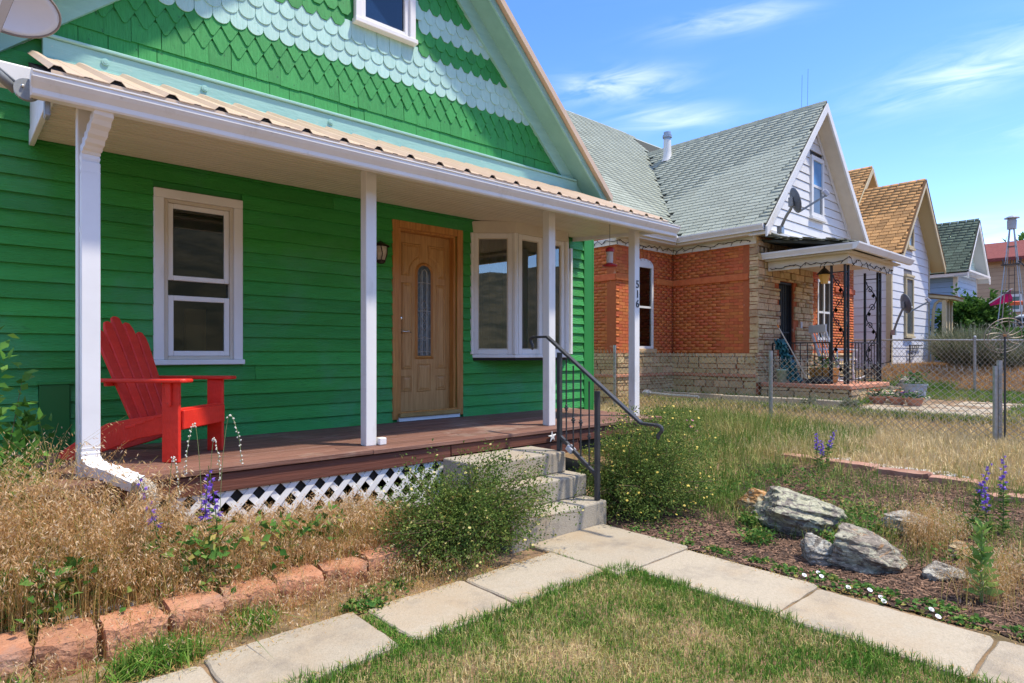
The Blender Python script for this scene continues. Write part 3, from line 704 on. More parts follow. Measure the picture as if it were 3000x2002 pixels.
# white diagonal lattice, strip by strip
lat = MB().box((.48, 4.172, .595), (2.98, 4.196, .612)).build('lattice', WHITE, house)
z0, z1 = .165, .594; LH = z1 - z0
for sgn, y in ((1, 4.176), (-1, 4.186)):
    x = .40
    while x < 3.3:
        a, b = (x, x + LH * .92 * sgn) ; za, zb_ = z0, z1
        lo, hi = .48, 2.98
        def clip(px, pz, qx, qz):
            t0, t1 = 0., 1.
            d = qx - px
            for e, s in ((lo, 1), (hi, -1)):
                va = (px - e) * s; vb = (qx - e) * s
                if va < 0 and vb < 0: return None
                if va < 0: t0 = max(t0, va / (va - vb))
                elif vb < 0: t1 = min(t1, va / (va - vb))
            return (px + d * t0, pz + (qz - pz) * t0, px + d * t1, pz + (qz - pz) * t1) if t1 - t0 > .08 else None
        c = clip(a, za, b, zb_)
        if c: MB().bar((c[0], y, c[1]), (c[2], y, c[3]), .042, .008, up=(0, 1, 0)).xform(lambda v: v).build('lattice_strip', WHITE, lat)
        x += .142
# posts
posts = []
for i, xc in enumerate((.535, 2.385, 4.405, 5.80)):
    p = MB().box((xc - .046, 4.335, DZ - .004), (xc + .046, 4.427, 2.84)).build('porch_post', WHITE, house, bevel=.006, seg=2)
    posts.append(p)
MB().box((2.44, 4.30, DZ), (2.50, 4.36, DZ + .055)).build('post_block', WHITE, posts[1], bevel=.004)
# beam, ceiling strips, roof
beam = MB().box((.30, 4.20, 2.805), (6.10, 4.30, 2.86)).build('porch_beam', CREAM, house, bevel=.004)
ceil = MB().hexa([(.38, 4.31, 2.862), (6.08, 4.31, 2.862), (6.08, Y0 - .03, 2.968), (.38, Y0 - .03, 2.968), (.38, 4.31, 2.875), (6.08, 4.31, 2.875), (6.08, Y0 - .03, 2.981), (.38, Y0 - .03, 2.981)]).build('porch_ceiling', mat('soffit_groove', (.22, .18, .13), rough=.8), house)
n = 17
for i in range(n):
    ya = 4.305 + (Y0 - .035 - 4.305) * i / n; yb = 4.305 + (Y0 - .035 - 4.305) * (i + 1) / n
    f = lambda y: 2.842 + (y - 4.305) * .0797
    MB().hexa([(.38, ya + .007, f(ya)), (6.08, ya + .007, f(ya)), (6.08, yb - .007, f(yb)), (.38, yb - .007, f(yb)), (.38, ya + .002, f(ya) + .014), (6.08, ya + .002, f(ya) + .014), (6.08, yb - .002, f(yb) + .014), (.38, yb - .002, f(yb) + .014)]).build('ceiling_strip', SOFF, ceil)
# sloping roof: ribbed sheets
def rz(y): return 2.918 + (y - 4.08) * (3.530 - 2.918) / (5.535 - 4.08)
RIB0, RSP = .372, .2763
roof = MB().hexa([(.34, 4.10, 2.865), (6.08, 4.10, 2.865), (6.08, 5.55, 3.42), (.34, 5.55, 3.42), (.34, 4.10, 2.895), (6.08, 4.10, 2.895), (6.08, 5.55, 3.47), (.34, 5.55, 3.47)]).build('porch_roof', DARK, house)
for k in range(7):
    xa = RIB0 + RSP * 3 * k - .05; nr = 3 if k < 6 else 3
    pts = [(xa if k else .33, 0)]
    for j in range(nr):
        xr_ = RIB0 + RSP * (3 * k + j)
        pts += [(xr_ - .040, 0), (xr_ - .016, .026), (xr_ + .016, .026), (xr_ + .040, 0), (xr_ + .115, 0), (xr_ + .122, .004), (xr_ + .155, .004), (xr_ + .162, 0)]
    pts = [p for p in pts if p[0] < min(RIB0 + RSP * 3 * (k + 1) - .05, 6.06)] + [(min(RIB0 + RSP * 3 * (k + 1) - .0505, 6.06), 0)]
    if k == 0: pts[0] = (.33, 0); pts[1] = (.334, 0)
    ya, yb = 4.075, 5.535; mb = MB(); m_ = len(pts)
    V = [(x, ya, rz(ya) + z) for x, z in pts] + [(x, yb, rz(yb) + z) for x, z in pts] + [(x, ya, rz(ya) + z - .004) for x, z in pts] + [(x, yb, rz(yb) + z - .004) for x, z in pts]
    F = []
    for i in range(m_ - 1):
        F += [(i, i + 1, m_ + i + 1, m_ + i), (2 * m_ + i, 3 * m_ + i, 3 * m_ + i + 1, 2 * m_ + i + 1), (i, 2 * m_ + i, 2 * m_ + i + 1, i + 1)]
    mb.add(V, F).build('roof_sheet', TAN, roof)
    # dark foam gap under each rib
    for j in range(nr):
        xr_ = RIB0 + RSP * (3 * k + j)
        MB().add([(xr_ - .036, 4.095, rz(4.095) - .003), (xr_ + .036, 4.095, rz(4.095) - .003), (xr_ + .014, 4.095, rz(4.095) + .020), (xr_ - .014, 4.095, rz(4.095) + .020),
                  (xr_ - .036, 4.16, rz(4.16) - .003), (xr_ + .036, 4.16, rz(4.16) - .003), (xr_ + .014, 4.16, rz(4.16) + .020), (xr_ - .014, 4.16, rz(4.16) + .020)],
                 [(0, 1, 2, 3), (4, 7, 6, 5), (0, 4, 5, 1), (1, 5, 6, 2), (2, 6, 7, 3), (3, 7, 4, 0)]).build('closure_foam', BLACK, roof)
for a, b in ((.345, .46), (.461, 3.85), (3.851, 6.04)):
    MB().box((a, 4.082, 2.825 + (.002 if a > 3 else 0)), (b, 4.0985, 2.914)).build('eave_flashing', TAN, roof)
# gutter (ogee profile)
prof = [(4.075, 2.905), (4.075, 2.79), (4.02, 2.79), (4.012, 2.80), (4.010, 2.825), (3.985, 2.855), (3.972, 2.875), (3.972, 2.896), (3.965, 2.90), (3.965, 2.908), (3.985, 2.908), (3.985, 2.88), (4.02, 2.82), (4.025, 2.80), (4.066, 2.80), (4.066, 2.905)]
prof = [(a_, b_ - .055) for a_, b_ in prof]
gut = MB().prism(prof, (.26, 0, 0), (0, 1, 0), (0, 0, 1), (5.85, 0, 0)).build('gutter', WHITE, house)
capm = [(4.078, 2.912), (4.078, 2.787), (4.017, 2.787), (4.005, 2.83), (3.97, 2.873), (3.961, 2.91)]
capm = [(a_, b_ - .055) for a_, b_ in capm]
for xx in (.254, 6.1101): MB().prism(capm, (xx, 0, 0), (0, 1, 0), (0, 0, 1), (.0055, 0, 0)).build('gutter_end', WHITE, gut)
# sloping end boards of the porch roof
for xs in (.345, 6.085):
    e = MB()
    e.prism([(4.11, 2.80), (Y0 - .03, 2.895), (Y0 - .03, 3.0), (4.11, 2.885)], (xs, 0, 0), (0, 1, 0), (0, 0, 1), (.032, 0, 0))
    eo = e.build('end_board', WHITE, roof, bevel=.003)
    MB().prism([(4.11, 2.886), (Y0 - .03, 3.001), (Y0 - .03, 3.43), (4.11, 2.895)], (xs + .006, 0, 0), (0, 1, 0), (0, 0, 1), (.02, 0, 0)).build('end_panel', WHITE, roof)
# downspout on the first post: offset, ribbed shaft, elbow, flexible tail
DS = mat('white_downspout', (.80, .80, .79), (.74, .74, .73), ns=3, rough=.4)
def shaft(pts, w=.092, d=.066, ribs=True, pleat=0):
    """rectangular ribbed pipe along pts; pts are (centre, tilt)"""
    pts = [Vector(p) for p in pts]; n = len(pts); mb = MB(); prof = []
    for i in range(8): prof.append((-w / 2 + w * i / 7, -d / 2 + (.006 if i in (1, 3, 5) else 0)))
    prof += [(w / 2, d / 2), (-w / 2, d / 2)]
    m_ = len(prof); sx = None
    for i, p in enumerate(pts):
        t = (pts[min(i + 1, n - 1)] - pts[max(i - 1, 0)]).normalized()
        side = Vector((.93, .36, 0)) if pleat == 2 else Vector((1, 0, 0))
        side = (side - t * side.dot(t)).normalized(); nr = side.cross(t).normalized()
        g = 1.0 if not pleat or i % 2 else .90
        for a, b in prof: mb.v.append(tuple(p + side * a * g + nr * (-b) * g))
    for i in range(n - 1):
        for k in range(m_): mb.f.append((i * m_ + k, i * m_ + (k + 1) % m_, (i + 1) * m_ + (k + 1) % m_, (i + 1) * m_ + k))
    return mb
X1 = .545; YD = 4.296
def curve(P, n):
    P = [Vector(p) for p in P]; r = []
    for i in range(n):
        t = i / (n - 1) * (len(P) - 1); k = min(int(t), len(P) - 2); u = t - k
        p0, p1, p2, p3 = P[max(k - 1, 0)], P[k], P[k + 1], P[min(k + 2, len(P) - 1)]
        r.append(.5 * ((2 * p1) + (p2 - p0) * u + (2 * p0 - 5 * p1 + 4 * p2 - p3) * u * u + (3 * p1 - p0 - 3 * p2 + p3) * u ** 3))
    return r
ds = shaft([(X1, YD, 2.50), (X1, YD, 1.6), (X1, YD, .84)]).build('downspout', DS, house, bevel=.003)
shaft(curve([(X1 + .035, 4.04, 2.80), (X1 + .03, 4.07, 2.73), (X1 + .012, 4.20, 2.63), (X1 + .0, YD, 2.56), (X1, YD, 2.44)], 22), .095, .068, pleat=1).build('upper_elbow', DS, ds)
tail = curve([(X1, YD, .86), (X1 + .0, YD - .01, .785), (X1 + .025, YD - .07, .735), (X1 + .10, YD - .17, .705), (X1 + .19, YD - .275, .655)], 22)
shaft(tail, .095, .068, pleat=1).build('lower_elbow', DS, ds)
flex = curve([(X1 + .185, YD - .27, .66), (X1 + .225, YD - .315, .62), (X1 + .235, YD - .33, .50), (X1 + .235, YD - .335, .30), (X1 + .235, YD - .345, .10)], 56)
shaft(flex, .085, .062, pleat=2).build('flexible_tail', mat('grey_vinyl', (.48, .45, .38), (.36, .33, .27), ns=12, rough=.6), ds)
MB().box((X1 - .048, YD + .001, 2.1), (X1 + .048, YD + .04, 2.13)).box((X1 - .048, YD + .001, .95), (X1 + .048, YD + .04, .98)).build('strap', DS, ds)

def text_mesh(body, size, depth, name):
    cu = bpy.data.curves.new(name, 'FONT'); cu.body = body; cu.size = size; cu.extrude = depth; cu.align_x = 'CENTER'; cu.align_y = 'CENTER'; cu.resolution_u = 4
    t = bpy.data.objects.new(name, cu); COL.objects.link(t); dg = bpy.context.evaluated_depsgraph_get(); dg.update()
    me = bpy.data.meshes.new_from_object(t.evaluated_get(dg)); bpy.data.objects.remove(t, do_unlink=True); bpy.data.curves.remove(cu)
    return me
for i, ch in enumerate('516'):
    me = text_mesh(ch, .128, .003, 'digit'); me.materials.clear(); me.materials.append(BLACK)
    place('house_number_digit', me, (5.802, 4.331, 2.19 - i * .112), posts[3], rot=(R(90), 0, 0))

# ================================================================== concrete steps + hand rail
st = thing('concrete_steps', 'three grey concrete steps up to the porch of the green house', 'steps', (3.47, 3.7, 0))
for i, (yf, zt) in enumerate([(3.285, .18), (3.52, .36), (3.70, .54)]):
    xr_ = (3.985, 4.0, 3.93)[i]
    m_ = MB().box((2.93, yf, -.05 if i == 0 else zt - .1795), (xr_, (3.5199, 3.6999, 4.145)[i] if i < 2 else 4.145, zt))
    if i < 2: m_ = MB().box((2.93, yf, -.05 if i == 0 else zt - .1795), (xr_, 4.145, zt))
    m_.build('step', CONCS, st, bevel=.014, seg=2)
rl = thing('step_hand_rail', 'dark iron hand rail with curled ends beside the concrete steps', 'rail', (3.9, 3.5, .18))
RX = 3.915
q = MB()
MB().box((RX - .019, 3.745, .541), (RX + .019, 3.783, 1.405)).build('post', IRON, rl, bevel=.003)
MB().box((RX - .019, 3.262 + .05, .181), (RX + .019, 3.30 + .05, 1.085)).build('post', IRON, rl, bevel=.003)
P_ = [(RX, 4.075, 1.50), (RX, 4.10, 1.53), (RX, 4.06, 1.552), (RX, 3.93, 1.548), (RX, 3.90, 1.535)]
hr = MB(); seq = [(RX, 3.915, 1.545), (RX, 2.90, .862), (RX, 2.76, .852)]
hr.bar((RX, 4.09, 1.547), (RX, 3.905, 1.547), .042, .020).bar((RX, 3.915, 1.546), (RX, 2.89, .858), .042, .022).bar((RX, 2.90, .856), (RX, 2.75, .853), .042, .020)
hr.tube(curve([(RX, 4.085, 1.547), (RX, 4.125, 1.535), (RX, 4.128, 1.50), (RX, 4.105, 1.465), (RX, 4.115, 1.43)], 12), [.016] * 10 + [.012, .006], 6)
hr.tube(curve([(RX, 2.755, .853), (RX, 2.71, .845), (RX, 2.70, .815), (RX, 2.735, .775), (RX, 2.725, .745)], 12), [.016] * 10 + [.012, .006], 6)
hr.build('hand_rail', IRON, rl, bevel=.003)
lowr = MB().bar((RX, 3.75, .665), (RX, 3.325, .375), .030, .030).build('bottom_bar', IRON, rl, bevel=.003)
MB().bar((RX, 3.66, .590), (RX, 3.60, .548), .055, .05).build('splice_sleeve', mat('sleeve', (.55, .56, .58), (.30, .31, .33), ns=20, rough=.4), rl, bevel=.004)
for i, t in enumerate((.17, .36, .56, .78)):
    y = 3.755 + (3.325 - 3.755) * t; za = .665 + (.375 - .665) * t; zb_ = 1.40 + (1.095 - 1.40) * t
    b_ = MB().tube([(RX, y, za), (RX, y, zb_)], .007, 6); zm = za + (zb_ - za) * (.42 if i % 2 == 0 else .36)
    b_.lathe((RX, y, zm), [(.007, -.03), (.013, -.02), (.009, -.01), (.018, -.006), (.018, .006), (.009, .01), (.013, .02), (.007, .03)], 8)
    b_.build('baluster', IRON, rl)
# ornamental starfish by the rail foot
sf = []
for i in range(10):
    a = math.pi * i / 5; r_ = .075 if i % 2 == 0 else .026; sf.append((r_ * math.sin(a), r_ * math.cos(a)))
tag(MB().prism(sf, (4.20, 4.142, .60), (.80, .0, .08), (-.08, .0, .80), (0, -.016, 0)).build('starfish_ornament', mat('chalk', (.72, .70, .64), rough=.8), None, bevel=.006), 'small white starfish ornament at the top of the concrete steps', 'ornament')

# ================================================================== wall lantern by the door, feeder
lan = thing('wall_lantern', 'small bronze wall lantern beside the oak front door', 'lantern', (3.12, Y0 - .02, 2.3))
LX, LY = 3.14, Y0 - .125; BRZ = mat('bronze', (.045, .032, .022), rough=.45, metal=.4)
MB().box((LX - .05, Y0 - .045, 2.36), (LX + .05, Y0 - .024, 2.52)).tube([(LX, Y0 - .04, 2.48), (LX, LY, 2.53), (LX, LY, 2.50)], .008, 6).build('bracket', BRZ, lan)
MB().lathe((LX, LY, 2.475), [(.09, 0), (.085, .012), (.05, .03), (.02, .05), (.001, .055)], 12).build('lantern_cap', BRZ, lan, smooth=True)
MB().lathe((LX, LY, 2.335), [(.042, 0), (.062, .07), (.068, .139)], 12).build('lantern_glass', mat('amber_glass', (.55, .47, .36), (.40, .33, .24), ns=20, rough=.3), lan, smooth=True)
cg = MB()
for k in range(6):
    a = k * math.pi / 3; cg.tube([(LX + .045 * math.cos(a), LY + .045 * math.sin(a), 2.32), (LX + .066 * math.cos(a + .25), LY + .066 * math.sin(a + .25), 2.40), (LX + .071 * math.cos(a), LY + .071 * math.sin(a), 2.476)], .005, 5)
cg.lathe((LX, LY, 2.30), [(.001, 0), (.03, .005), (.05, .035), (.044, .04)], 12).build('lantern_cage', BRZ, lan)
fd = thing('hummingbird_feeder', 'red and clear hummingbird feeder hanging from the porch ceiling', 'bird feeder', (5.40, 4.42, 2.36))
FX, FY = 5.41, 4.42; FR = mat('feeder_red', (.40, .012, .018), rough=.35)
MB().tube([(FX, FY, 2.85), (FX, FY, 2.60)], .003, 5).build('hook_wire', IRON, fd)
MB().lathe((FX, FY, 2.535), [(.001, .06), (.02, .058), (.045, .045), (.05, .03), (.048, 0)], 14).build('feeder_lid', FR, fd, smooth=True)
MB().lathe((FX, FY, 2.41), [(.034, 0), (.038, .02), (.038, .11), (.042, .124)], 14).build('bottle', mat('sugar_water', (.62, .58, .56), (.5, .46, .45), ns=10, rough=.15), fd, smooth=True)
MB().lathe((FX, FY, 2.37), [(.001, -.012), (.05, -.008), (.082, .004), (.085, .016), (.05, .03), (.034, .041)], 16).build('feeder_base', FR, fd, smooth=True)

# ================================================================== red slatted garden chair
ch = thing('garden_chair', 'bright red slatted Adirondack-style lounge chair on the porch under the window'.replace('Adirondack-style ', 'wooden '), 'chair', (1.0, 4.9, DZ))
# local frame: forward F, left side Lf (towards the wall), up
Fw = Vector((.685, -.728, 0)).normalized(); Sd = Vector((.728, .685, 0)).normalized()
O = Vector((1.037, 4.520, DZ)) + Sd * .262     # middle between front legs
def cp(f, s, u): return O + Fw * f + Sd * s + Vector((0, 0, u))
def cbar(pts, half, th, s0):     # side profile polygon in (f,u) extruded across s
    return MB().prism(pts, cp(0, s0, 0), Fw, (0, 0, 1), Sd * th)
for s0 in (-.27, .245):
    s_in = .0
    # seat rail that runs down to the floor as back leg
    cbar([(.05, .335), (.02, .21), (-.28, .15), (-.50, .07), (-.74, 0), (-.86, 0), (-.84, .05), (-.66, .165), (-.50, .25), (-.30, .29)], 0, .026, s0 + (.030 if s0 < 0 else -.030)).build('seat_rail', RED, ch, bevel=.005)
    cbar([(.035, 0), (-.085, 0), (-.085, .53), (.035, .53)], 0, .028, s0).build('front_leg', RED, ch, bevel=.005)
    cbar([(-.01, .53), (-.05, .53), (-.04, .40), (-.02, .37), (-.01, .38)], 0, .022, s0 + (-.0225 if s0 < 0 else .0285)).build('arm_bracket', RED, ch, bevel=.004)
    sm = s0 + .014; sg = -1 if s0 < 0 else 1
    P = [(.09, -.062), (.11, -.04), (.11, .04), (.09, .062), (-.10, .07), (-.45, .045), (-.64, .03), (-.64, -.035), (-.45, -.04), (-.10, -.06)]
    MB().prism([(a, b * sg) for a, b in P], cp(0, sm + sg * .012, .531), Fw, Sd, (0, 0, .024)).build('arm', RED, ch, bevel=.007)
# seat slats
for i in range(6):
    f = .03 - i * .070; u = .340 - i * .024
    a = cp(f, -.24, u); 
    MB().prism([(0, 0), (.072, .018) if i else (.05, .0), (.072, .040) if i else (.05, .022), (0, .022)], cp(f - .045, -.243, u - .006), Fw, (0, 0, 1), Sd * .486).build('seat_slat', RED, ch, bevel=.004)
MB().prism([(.036, .22), (.056, .22), (.056, .345), (.036, .345)], cp(0, -.243, 0), Fw, (0, 0, 1), Sd * .486).build('front_apron', RED, ch, bevel=.004)
# back slats fan out and step down from the middle
bk0 = (-.33, .20); lean = Vector((-.37, .93)).normalized()
hts = [.68, .76, .815, .84, .815, .76, .68][::1]
nb = 5; hts = [.73, .80, .84, .80, .73]
for i in range(nb):
    s = (i - (nb - 1) / 2); sb = s * .083; stp = s * .104; w0, w1 = .073, .090; hh = hts[i]
    base = cp(bk0[0], sb, bk0[1]); upv = (Fw * lean.x + Vector((0, 0, lean.y))); tilt = (Sd * (stp - sb) / hh)
    upv2 = upv + tilt; prf = [(-w0 / 2, 0), (w0 / 2, 0), (w1 / 2, hh - .05), (w1 / 2 * .8, hh - .012), (w1 / 2 * .3, hh), (-w1 / 2 * .3, hh), (-w1 / 2 * .8, hh - .012), (-w1 / 2, hh - .05)]
    if i != 2:     # outer slats round off on the outside
        sg = 1 if i > 2 else -1
        prf = [(-w0 / 2, 0), (w0 / 2, 0), (w1 / 2, hh - (.08 if sg > 0 else .01)), (sg * w1 * .18, hh - .008 if sg > 0 else hh - .008), (-sg * w1 / 2 * .8, hh), (-w1 / 2, hh - (.08 if sg < 0 else .01))]
        prf = [(-w0 / 2, 0), (w0 / 2, 0), (w1 / 2, hh - .10), (w1 * .42, hh - .05), (w1 * .15, hh - .008), (-w1 * .2, hh), (-w1 / 2, hh - .015)]
        if sg < 0: prf = [(-a, b) for a, b in reversed(prf)]
    MB().prism(prf, base, Sd, upv2, Fw * .020 + Vector((0, 0, .009))).build('back_slat', RED, ch, bevel=.005)
nrm = (Fw * .91 + Vector((0, 0, .42)))
for t, ww in ((.36, .56), (.62, .47)):
    c = cp(bk0[0], 0, bk0[1]) + (Fw * lean.x + Vector((0, 0, lean.y))) * t - nrm * .014
    MB().bar(c - Sd * ww / 2, c + Sd * ww / 2, .024, .05, up=(0, 0, 1)).build('back_brace', RED, ch, bevel=.004)

# ================================================================== satellite dish on the porch roof end (grey arm, white dish)
DW = mat('dish_white', (.74, .74, .76), (.70, .70, .72), ns=4, rough=.4); DG = mat('dish_grey', (.20, .22, .23), (.28, .30, .30), ns=16, rough=.5); DB = mat('dish_rim', (.22, .18, .15), rough=.5)
sdsh = thing('satellite_dish', 'large white satellite dish on a grey pipe at the porch roof corner', 'satellite dish', (.28, 4.1, 2.7))
def dish(parent, c, nrm, ra, rb, depth, up, mf, mrim, name='dish'):
    c = Vector(c); nrm = Vector(nrm).normalized(); up = Vector(up); sx = up.cross(nrm).normalized(); uy = nrm.cross(sx).normalized()
    mb = MB(); nr, na = 7, 40; back = .012
    for layer in (0, 1):
        for i in range(nr):
            r = i / (nr - 1)
            for k in range(na):
                a = 2 * math.pi * k / na
                p = c + sx * (ra * r * math.cos(a)) + uy * (rb * r * math.sin(a)) + nrm * (depth * (r * r - 1) - layer * back); mb.v.append(tuple(p))
    for layer in (0, 1):
        o_ = layer * nr * na
        for i in range(nr - 1):
            for k in range(na):
                k2 = (k + 1) % na; q = (o_ + i * na + k, o_ + i * na + k2, o_ + (i + 1) * na + k2, o_ + (i + 1) * na + k); mb.f.append(q)
    for k in range(na):
        k2 = (k + 1) % na; e = (nr - 1) * na; mb.f.append((e + k, e + k2, nr * na + e + k2, nr * na + e + k))
    d = mb.build(name, mf, parent, smooth=True)
    rim = MB().tube([c + sx * (ra * math.cos(a)) + uy * (rb * math.sin(a)) - nrm * .006 for a in np.linspace(0, 2 * math.pi, 49)], .007, 6, caps=False).build('rim', mrim, parent)
    return c, nrm, sx, uy
dc = (.175, 4.0, 3.155)
c, nn, sx, uy = dish(sdsh, dc, (.10, -.86, -.50), .205, .135, .03, (0, 0, 1), DW, DB)
MB().tube([(-.05, 4.02, 2.955), (.10, 4.08, 2.845), (.20, 4.125, 2.775)], .024, 12).build('mast', DG, sdsh, smooth=True)
MB().tube([(.06, 4.06, 2.90), (.22, 4.12, 2.80)], .008, 6).build('strut', DG, sdsh)
MB().lathe((.245, 4.098, 2.775), [(.001, 0), (.058, 0), (.058, .022), (.001, .022)], 20, (0, -1, .1)).build('clamp_plate', DG, sdsh)
MB().box((.318, 4.07, 2.66), (.342, 4.16, 2.83)).build('wall_bracket', DG, sdsh, bevel=.006)
for dx, dzz in ((-.02, .012), (.02, -.035)): MB().lathe((.245 + dx, 4.075, 2.775 + dzz), [(.001, .014), (.007, .012), (.007, 0)], 8, (0, -1, 0)).build('bolt', CHROME, sdsh)
MB().bar((.09, 3.80, 2.86), (.205, 3.80, 3.26), .035, .03, up=(0, 1, 0)).build('feed_arm', DB, sdsh)
# ================================================================== BRICK HOUSE NEXT DOOR
BR = mat('brick', (.50, .125, .036), (.58, .17, .055), ns=9, rough=.85, rnd=.13, hue=.010, bump=.3, bs=60, c3=(.52, .19, .075), n3=2.4, lo3=.62, hi3=.8)
BRJ = mat('brick_far', (.50, .125, .036), (.58, .17, .055), ns=9, rough=.85, rnd=.13, hue=.010, bump=.3, bs=60, island=True, c3=(.52, .19, .075), n3=2.4, lo3=.62, hi3=.8)
MORT = mat('mortar', (.44, .125, .045), (.38, .10, .038), ns=18, rough=.95, c3=(.52, .36, .24), n3=4, lo3=.62, hi3=.72)
STN = mat('sandstone', (.50, .35, .18), (.60, .44, .25), ns=7, rough=.9, rnd=.2, hue=.012, bump=.9, bs=16, c3=(.30, .19, .085), n3=11, lo3=.55, hi3=.7)
STNJ = mat('sandstone_far', (.50, .35, .18), (.60, .44, .25), ns=7, rough=.9, rnd=.2, hue=.012, bump=.9, bs=16, island=True, c3=(.30, .19, .085), n3=11, lo3=.55, hi3=.7)
MORS = mat('stone_joint', (.10, .065, .032), (.16, .11, .06), ns=12, rough=.95)
TILE = mat('terracotta_edge', (.46, .19, .11), (.55, .27, .17), ns=6, rough=.8, bump=.2, bs=30)
RFG = mat('grey_green_shingle', (.29, .33, .275), (.36, .395, .335), ns=30, rough=.92, rnd=.10, bump=.4, bs=160)
RFGJ = mat('grey_green_shingle_far', (.29, .33, .275), (.36, .395, .335), ns=30, rough=.92, rnd=.10, bump=.4, bs=160, island=True)
RFB = mat('roof_joint', (.055, .06, .05), rough=.95)
HW = mat('house_white', (.74, .74, .72), (.68, .68, .66), ns=3, st=(1, 1, .5), rough=.5, rnd=.03, c3=(.60, .56, .46), n3=3.2, lo3=.62, hi3=.8)
bh = thing('brick_house', 'red brick house with sandstone base, white gable and grey-green shingle roof', 'house', (14, 9, .4))
BG = .30
def bricks(ax, fx, a0, a1, z0, z1, holes=(), L=.208, Hc=.0685):
    its = []; z = z0; r = 0
    while z + Hc <= z1 + .02:
        a = a0 - (L / 2 if r % 2 else 0)
        while a < a1:
            b0, b1 = max(a, a0) + .004, min(a + L, a1) - .004; zc = z + Hc / 2
            segs = [(b0, b1)]
            for hh in holes:
                if hh[2] < zc < hh[3]:
                    s2 = []
                    for p, q in segs:
                        if hh[1] <= p or hh[0] >= q: s2.append((p, q)); continue
                        if hh[0] - p > .03: s2.append((p, hh[0]))
                        if q - hh[1] > .03: s2.append((hh[1], q))
                    segs = s2
            for p, q in segs:
                if q - p > .02:
                    pr = random.uniform(.0, .004); m_ = (p + q) / 2
                    if ax == 'x': its.append(((m_, fx + .020 - pr, zc), None, (q - p, .03, Hc - .008)))
                    else: its.append(((fx + .020 - pr, m_, zc), None, (.03, q - p, Hc - .008)))
            a += L
        z += Hc; r += 1
    return its
def stones(ax, fx, a0, a1, z0, z1, holes=()):
    its = []; z = z0
    while z < z1 - .02:
        hh = random.choice([.055, .075, .11, .15]); hh = min(hh, z1 - z)
        if z1 - z - hh < .04: hh = z1 - z
        a = a0
        while a < a1 - .01:
            L = random.uniform(.16, .55); 
            if a1 - a - L < .12: L = a1 - a
            ok = not any(h_[2] < z + hh / 2 < h_[3] and h_[0] < a + L / 2 < h_[1] for h_ in holes)
            lo, hi = a, a + L
            for h_ in holes:
                if h_[2] < z + hh / 2 < h_[3]:
                    if lo < h_[0] < hi: hi = h_[0]
                    elif lo < h_[1] < hi: lo = h_[1]
            if ok and hi - lo > .05:
                pr = random.uniform(.012, .042); m_ = (lo + hi) / 2; dd = (hi - lo - .010, .07, hh - .010)
                if ax == 'x': its.append(((m_, fx + .03 - pr, z + hh / 2), None, dd))
                else: its.append(((fx + .03 - pr, m_, z + hh / 2), None, (dd[1], dd[0], dd[2])))
            a += L
        z += hh
    return its
WX, WXE, WY, RY, LXW = 12.40, 17.80, 6.20, 8.25, 10.31
HB = (10.95, 11.62, 1.50, 3.38); HD = (13.43, 14.16, .78, 3.0); HF = (15.46, 16.28, 1.72, 3.20)
def yzwall(x0, x1, y0, y1, z0, z1): return MB().box((x0, y0, z0), (x1, y1, z1))
wl_front = wall_with_holes(WX, WXE, BG, 3.95, WY + .012, WY + .30, [HD, HF]).build('wing_front_wall', MORT, bh)
wl_side = MB().box((WX + .012, WY + .301, BG), (WX + .30, RY + .3, 3.95)).build('wing_side_wall', MORT, bh)
wl_rec = wall_with_holes(LXW, WX + .011, BG, 3.95, RY + .012, RY + .25, [HB]).build('recess_wall', MORT, bh)
wl_left = MB().box((LXW + .012, RY + .251, BG), (LXW + .25, 15, 3.95)).build('left_wall', MORT, bh)
MB().box((WXE - .25, WY + .301, BG), (WXE, 15, 3.95)).box((LXW + .251, 14.8, BG), (WXE - .251, 15, 3.95)).build('rear_wall', MORT, bh)
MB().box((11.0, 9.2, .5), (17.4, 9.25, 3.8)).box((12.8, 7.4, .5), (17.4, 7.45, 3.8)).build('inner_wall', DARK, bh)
ZS = 1.40
pieces(bricks('y', WX, WY + .0, RY, ZS, 3.84), 'brick', wl_side, BR, BRJ, 110)
pieces(bricks('x', RY, LXW, WX, ZS, 3.84, [HB]), 'brick', wl_rec, BR, BRJ, 100)
pieces(bricks('y', LXW, RY, 9.6, ZS, 3.84), 'brick', wl_left, BR, BRJ, 40)
pieces(bricks('x', WY, 15.16, WXE, ZS, 3.84, [HF]), 'brick', wl_front, BR, BRJ, 50)
pieces(stones('y', WX, WY, RY, BG, .88) + stones('y', WX, WY, RY, .95, ZS), 'stone', wl_side, STN, STNJ, 90, wob=.12, nvar=5)
pieces(stones('x', RY, LXW, WX, BG, .88) + stones('x', RY, LXW, WX, .95, ZS), 'stone', wl_rec, STN, STNJ, 70, wob=.12, nvar=5)
pieces(stones('y', LXW, RY, 9.6, BG, ZS), 'stone', wl_left, STN, STNJ, 40, wob=.12, nvar=5)
pieces(stones('x', WY, WX - .02, 15.16, .78, 3.84, [HD]) + stones('x', WY, 15.16, WXE, .4, ZS), 'stone', wl_front, STN, STNJ, 100, wob=.12, nvar=5)
pieces(stones('y', WX, WY - .04, WY + .16, ZS, 3.84), 'stone', wl_side, STN, STNJ, 40, wob=.12, nvar=5)
